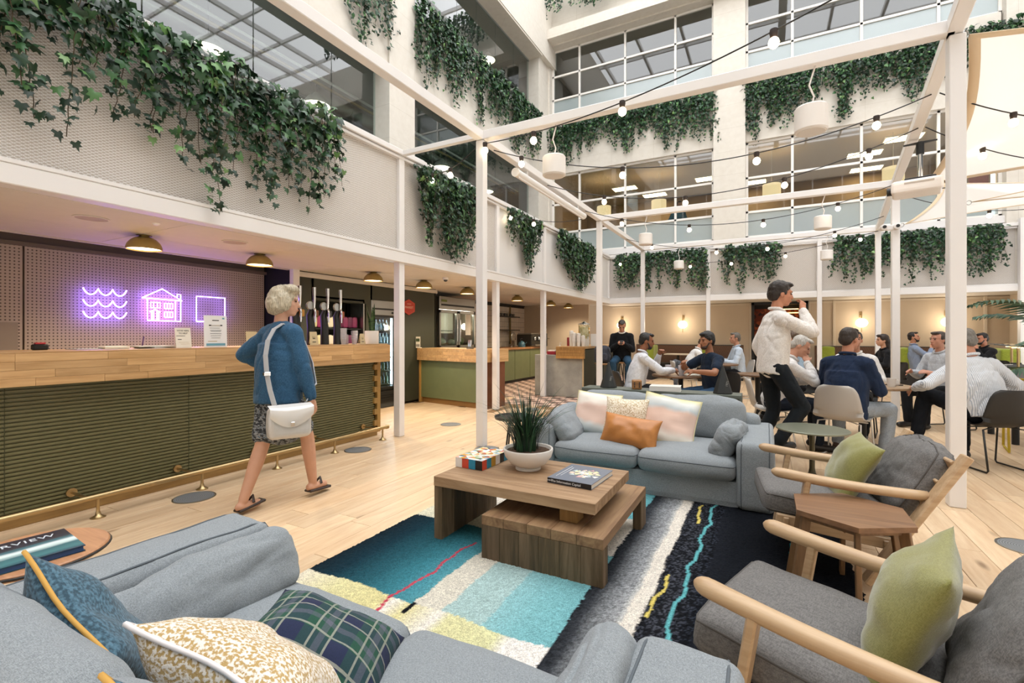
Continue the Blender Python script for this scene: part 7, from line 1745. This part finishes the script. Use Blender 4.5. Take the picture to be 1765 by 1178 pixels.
seat('white-shirted man hunched forward at a far table on the left', -1.42, 10.0, 22, 'w', 'pale shell chair with grey coat under the hunched white-shirted man', lean=26, head=(-6, -28), hl=(-.12, .45, .86), hr=(.12, .45, .86), top='#e9e7e3', bottom='#3a3d42', hair='#5b4633', sk='#c39074', vox=.0105)
t = thing('coat', 'grey patterned coat hung over the far pale shell chair', 'coat', (-1.58, 9.86, .38), math.radians(22)); obj('cloth', weld(soft_box(.1, .42, .42, .04, .01, 2, .015, 9, n=16).mesh('cloth', FAB('coat_grey', '#5c6168', '#33383f', 90, .4), 0)), parent=t); obj('sleeve', weld(soft_box(.07, .1, .4, .03, .01, 8, .01, n=12).mesh('sleeve', MATS['coat_grey'], 0)), parent=t, loc=(-.06, -.2, -.12))
seat('grey-haired man in a light blue shirt at a far table', -.52, 10.95, 198, 'w', 'pale shell chair under the grey-haired man far back', lean=4, head=(0, -2), hl=(-.16, .36, .76), hr=(.16, .36, .76), top='#c3cfdc', bottom='#1b1c20', hair='#6d665e', sk='#bd8a70', vox=.0105)
seat('white-haired man in a white shirt resting his hand on his face', .07, 6.36, 6, 'w', 'pale shell chair under the white-haired man', lean=20, head=(-10, -24), hl=(-.12, .46, .80), hr=(.06, .33, .99), el=(-.7, -.1, -.6), er=(.5, .3, -.9), top='#e7e4e2', bottom='#1f2632', hair='#cfcac2', sk='#c8957c', belly=.03, vox=.008, curlR=.9)
seat('dark-haired man in a white shirt facing the camera behind the navy jacket', 1.02, 7.62, 258, 'b', 'black shell chair behind the oak cafe table', lean=2, head=(0, -2), hl=(-.2, .3, .76), hr=(.2, .3, .76), top='#eae8e6', bottom='#22252a', hair='#16110e', sk='#b9856a', vox=.0095)
seat('man in a navy jacket and pale trousers seated with his back to the camera', .72, 6.06, 66, 'w', 'pale grey shell chair under the man in the navy jacket', lean=8, twist=-4, head=(-14, -4), hl=(-.14, .40, .78), hr=(.16, .38, .77), el=(-.5, -.5, -.7), er=(.5, -.5, -.7), top='#22304a', bottom='#9aa3ac', hair='#33261d', sk='#bd856b', jacket='navy', vox=.008, belly=.02, hem=-.1, fl=(-.18, .36, .09), fr=(.26, .34, .09), kr=(.25, .6, .7), shoe='#4a3020', h=1.04)
seat('long-haired woman in black seated at a far booth table', 2.0, 11.25, 195, 'b', 'black shell chair under the long-haired woman', lean=6, hl=(-.15, .35, .78), hr=(.15, .35, .78), top='#17171a', bottom='#1a1a1e', hair='#2a1a12', hs='long', sk='#c49478', female=True, vox=.0115, h=.95)
human('bearded man in a blue shirt lounging on the right booth', (2.98, 13.75, 0), 12, 1.0, .56, -8, 0, -10, (-18, 0), (-.1, .32, .92), (.14, .2, 1.0), (-.16, .42, .09), (.16, .5, .09), top='#8d9bb3', bottom='#17191d', hair='#1e1511', beard='#241a15', sk='#b98468', vox=.0105)
seat('man half hidden behind the big right post facing left', 2.18, 8.72, 214, 'b', 'black shell chair half hidden behind the big right post', lean=6, hl=(-.16, .34, .78), hr=(.16, .34, .78), top='#c9ced6', bottom='#1c1e22', hair='#4a4039', sk='#c69079', vox=.0105)
def stripes():
    t = NT('pinstripe'); s_ = t.sep(t.coords()); a = t.math('FRACT', t.math('MULTIPLY', s_[0], 85.0)); t.p(Base_Color=t.ramp(a, [(.0, lin('#dfe2e6')), (.62, lin('#dcdfe4')), (.75, lin('#a3acba')), (.92, lin('#a3acba'))]), Roughness=.9); w = t.noise(t.coords(), 9, 3); t.bump(w, .5, .03); return t.m
seat('grey-haired man in a pinstripe shirt seen from behind at right', 1.92, 6.32, 112, 'b', 'black shell chair under the man in the pinstripe shirt', lean=16, side=-5, twist=6, head=(12, -6), hl=(-.42, .38, .74), hr=(.2, .3, .7), el=(-.7, -.5, -.3), er=(.8, -.4, -.5), topmat=stripes(), bottom='#15181e', hair='#8b8781', hs='thin', sk='#c58f76', belly=.035, vox=.008, h=1.06, fl=(-.42, .34, .26), kl=(-.4, .8, .7), fr=(.05, .38, .09), curlL=.3, hem=-.04)
seat('dark-bearded man in black at the far right booth', 3.92, 12.95, 205, 'b', 'black shell chair at the far right booth', lean=8, head=(0, -6), hl=(-.08, .28, 1.02), hr=(.16, .34, .8), top='#17181b', bottom='#1a1b1e', hair='#15100d', beard='#1a1411', sk='#b37a60', vox=.0115)
seat('curly-haired person in light blue behind the white-haired man', .38, 8.45, 215, 'b', 'black shell chair behind the small dark cafe table', lean=4, hl=(-.15, .3, .78), hr=(.15, .3, .78), top='#9fb2c2', bottom='#23262b', hair='#5e4630', hs='full', sk='#c39074', vox=.0115)
human('person in a teal dress standing inside the office window', (-2.35, 15.0, 3.64), 300, .96, .9, 3, 0, 0, (0, -5), (-.2, .15, .95), (.25, .2, 1.0), (-.1, 0, .09), (.1, .05, .09), (0, 1, .1), (0, 1, .1), top='#5d7f8c', bottom='#5d7f8c', hair='#201713', sk='#b58468', female=True, vox=.0125)
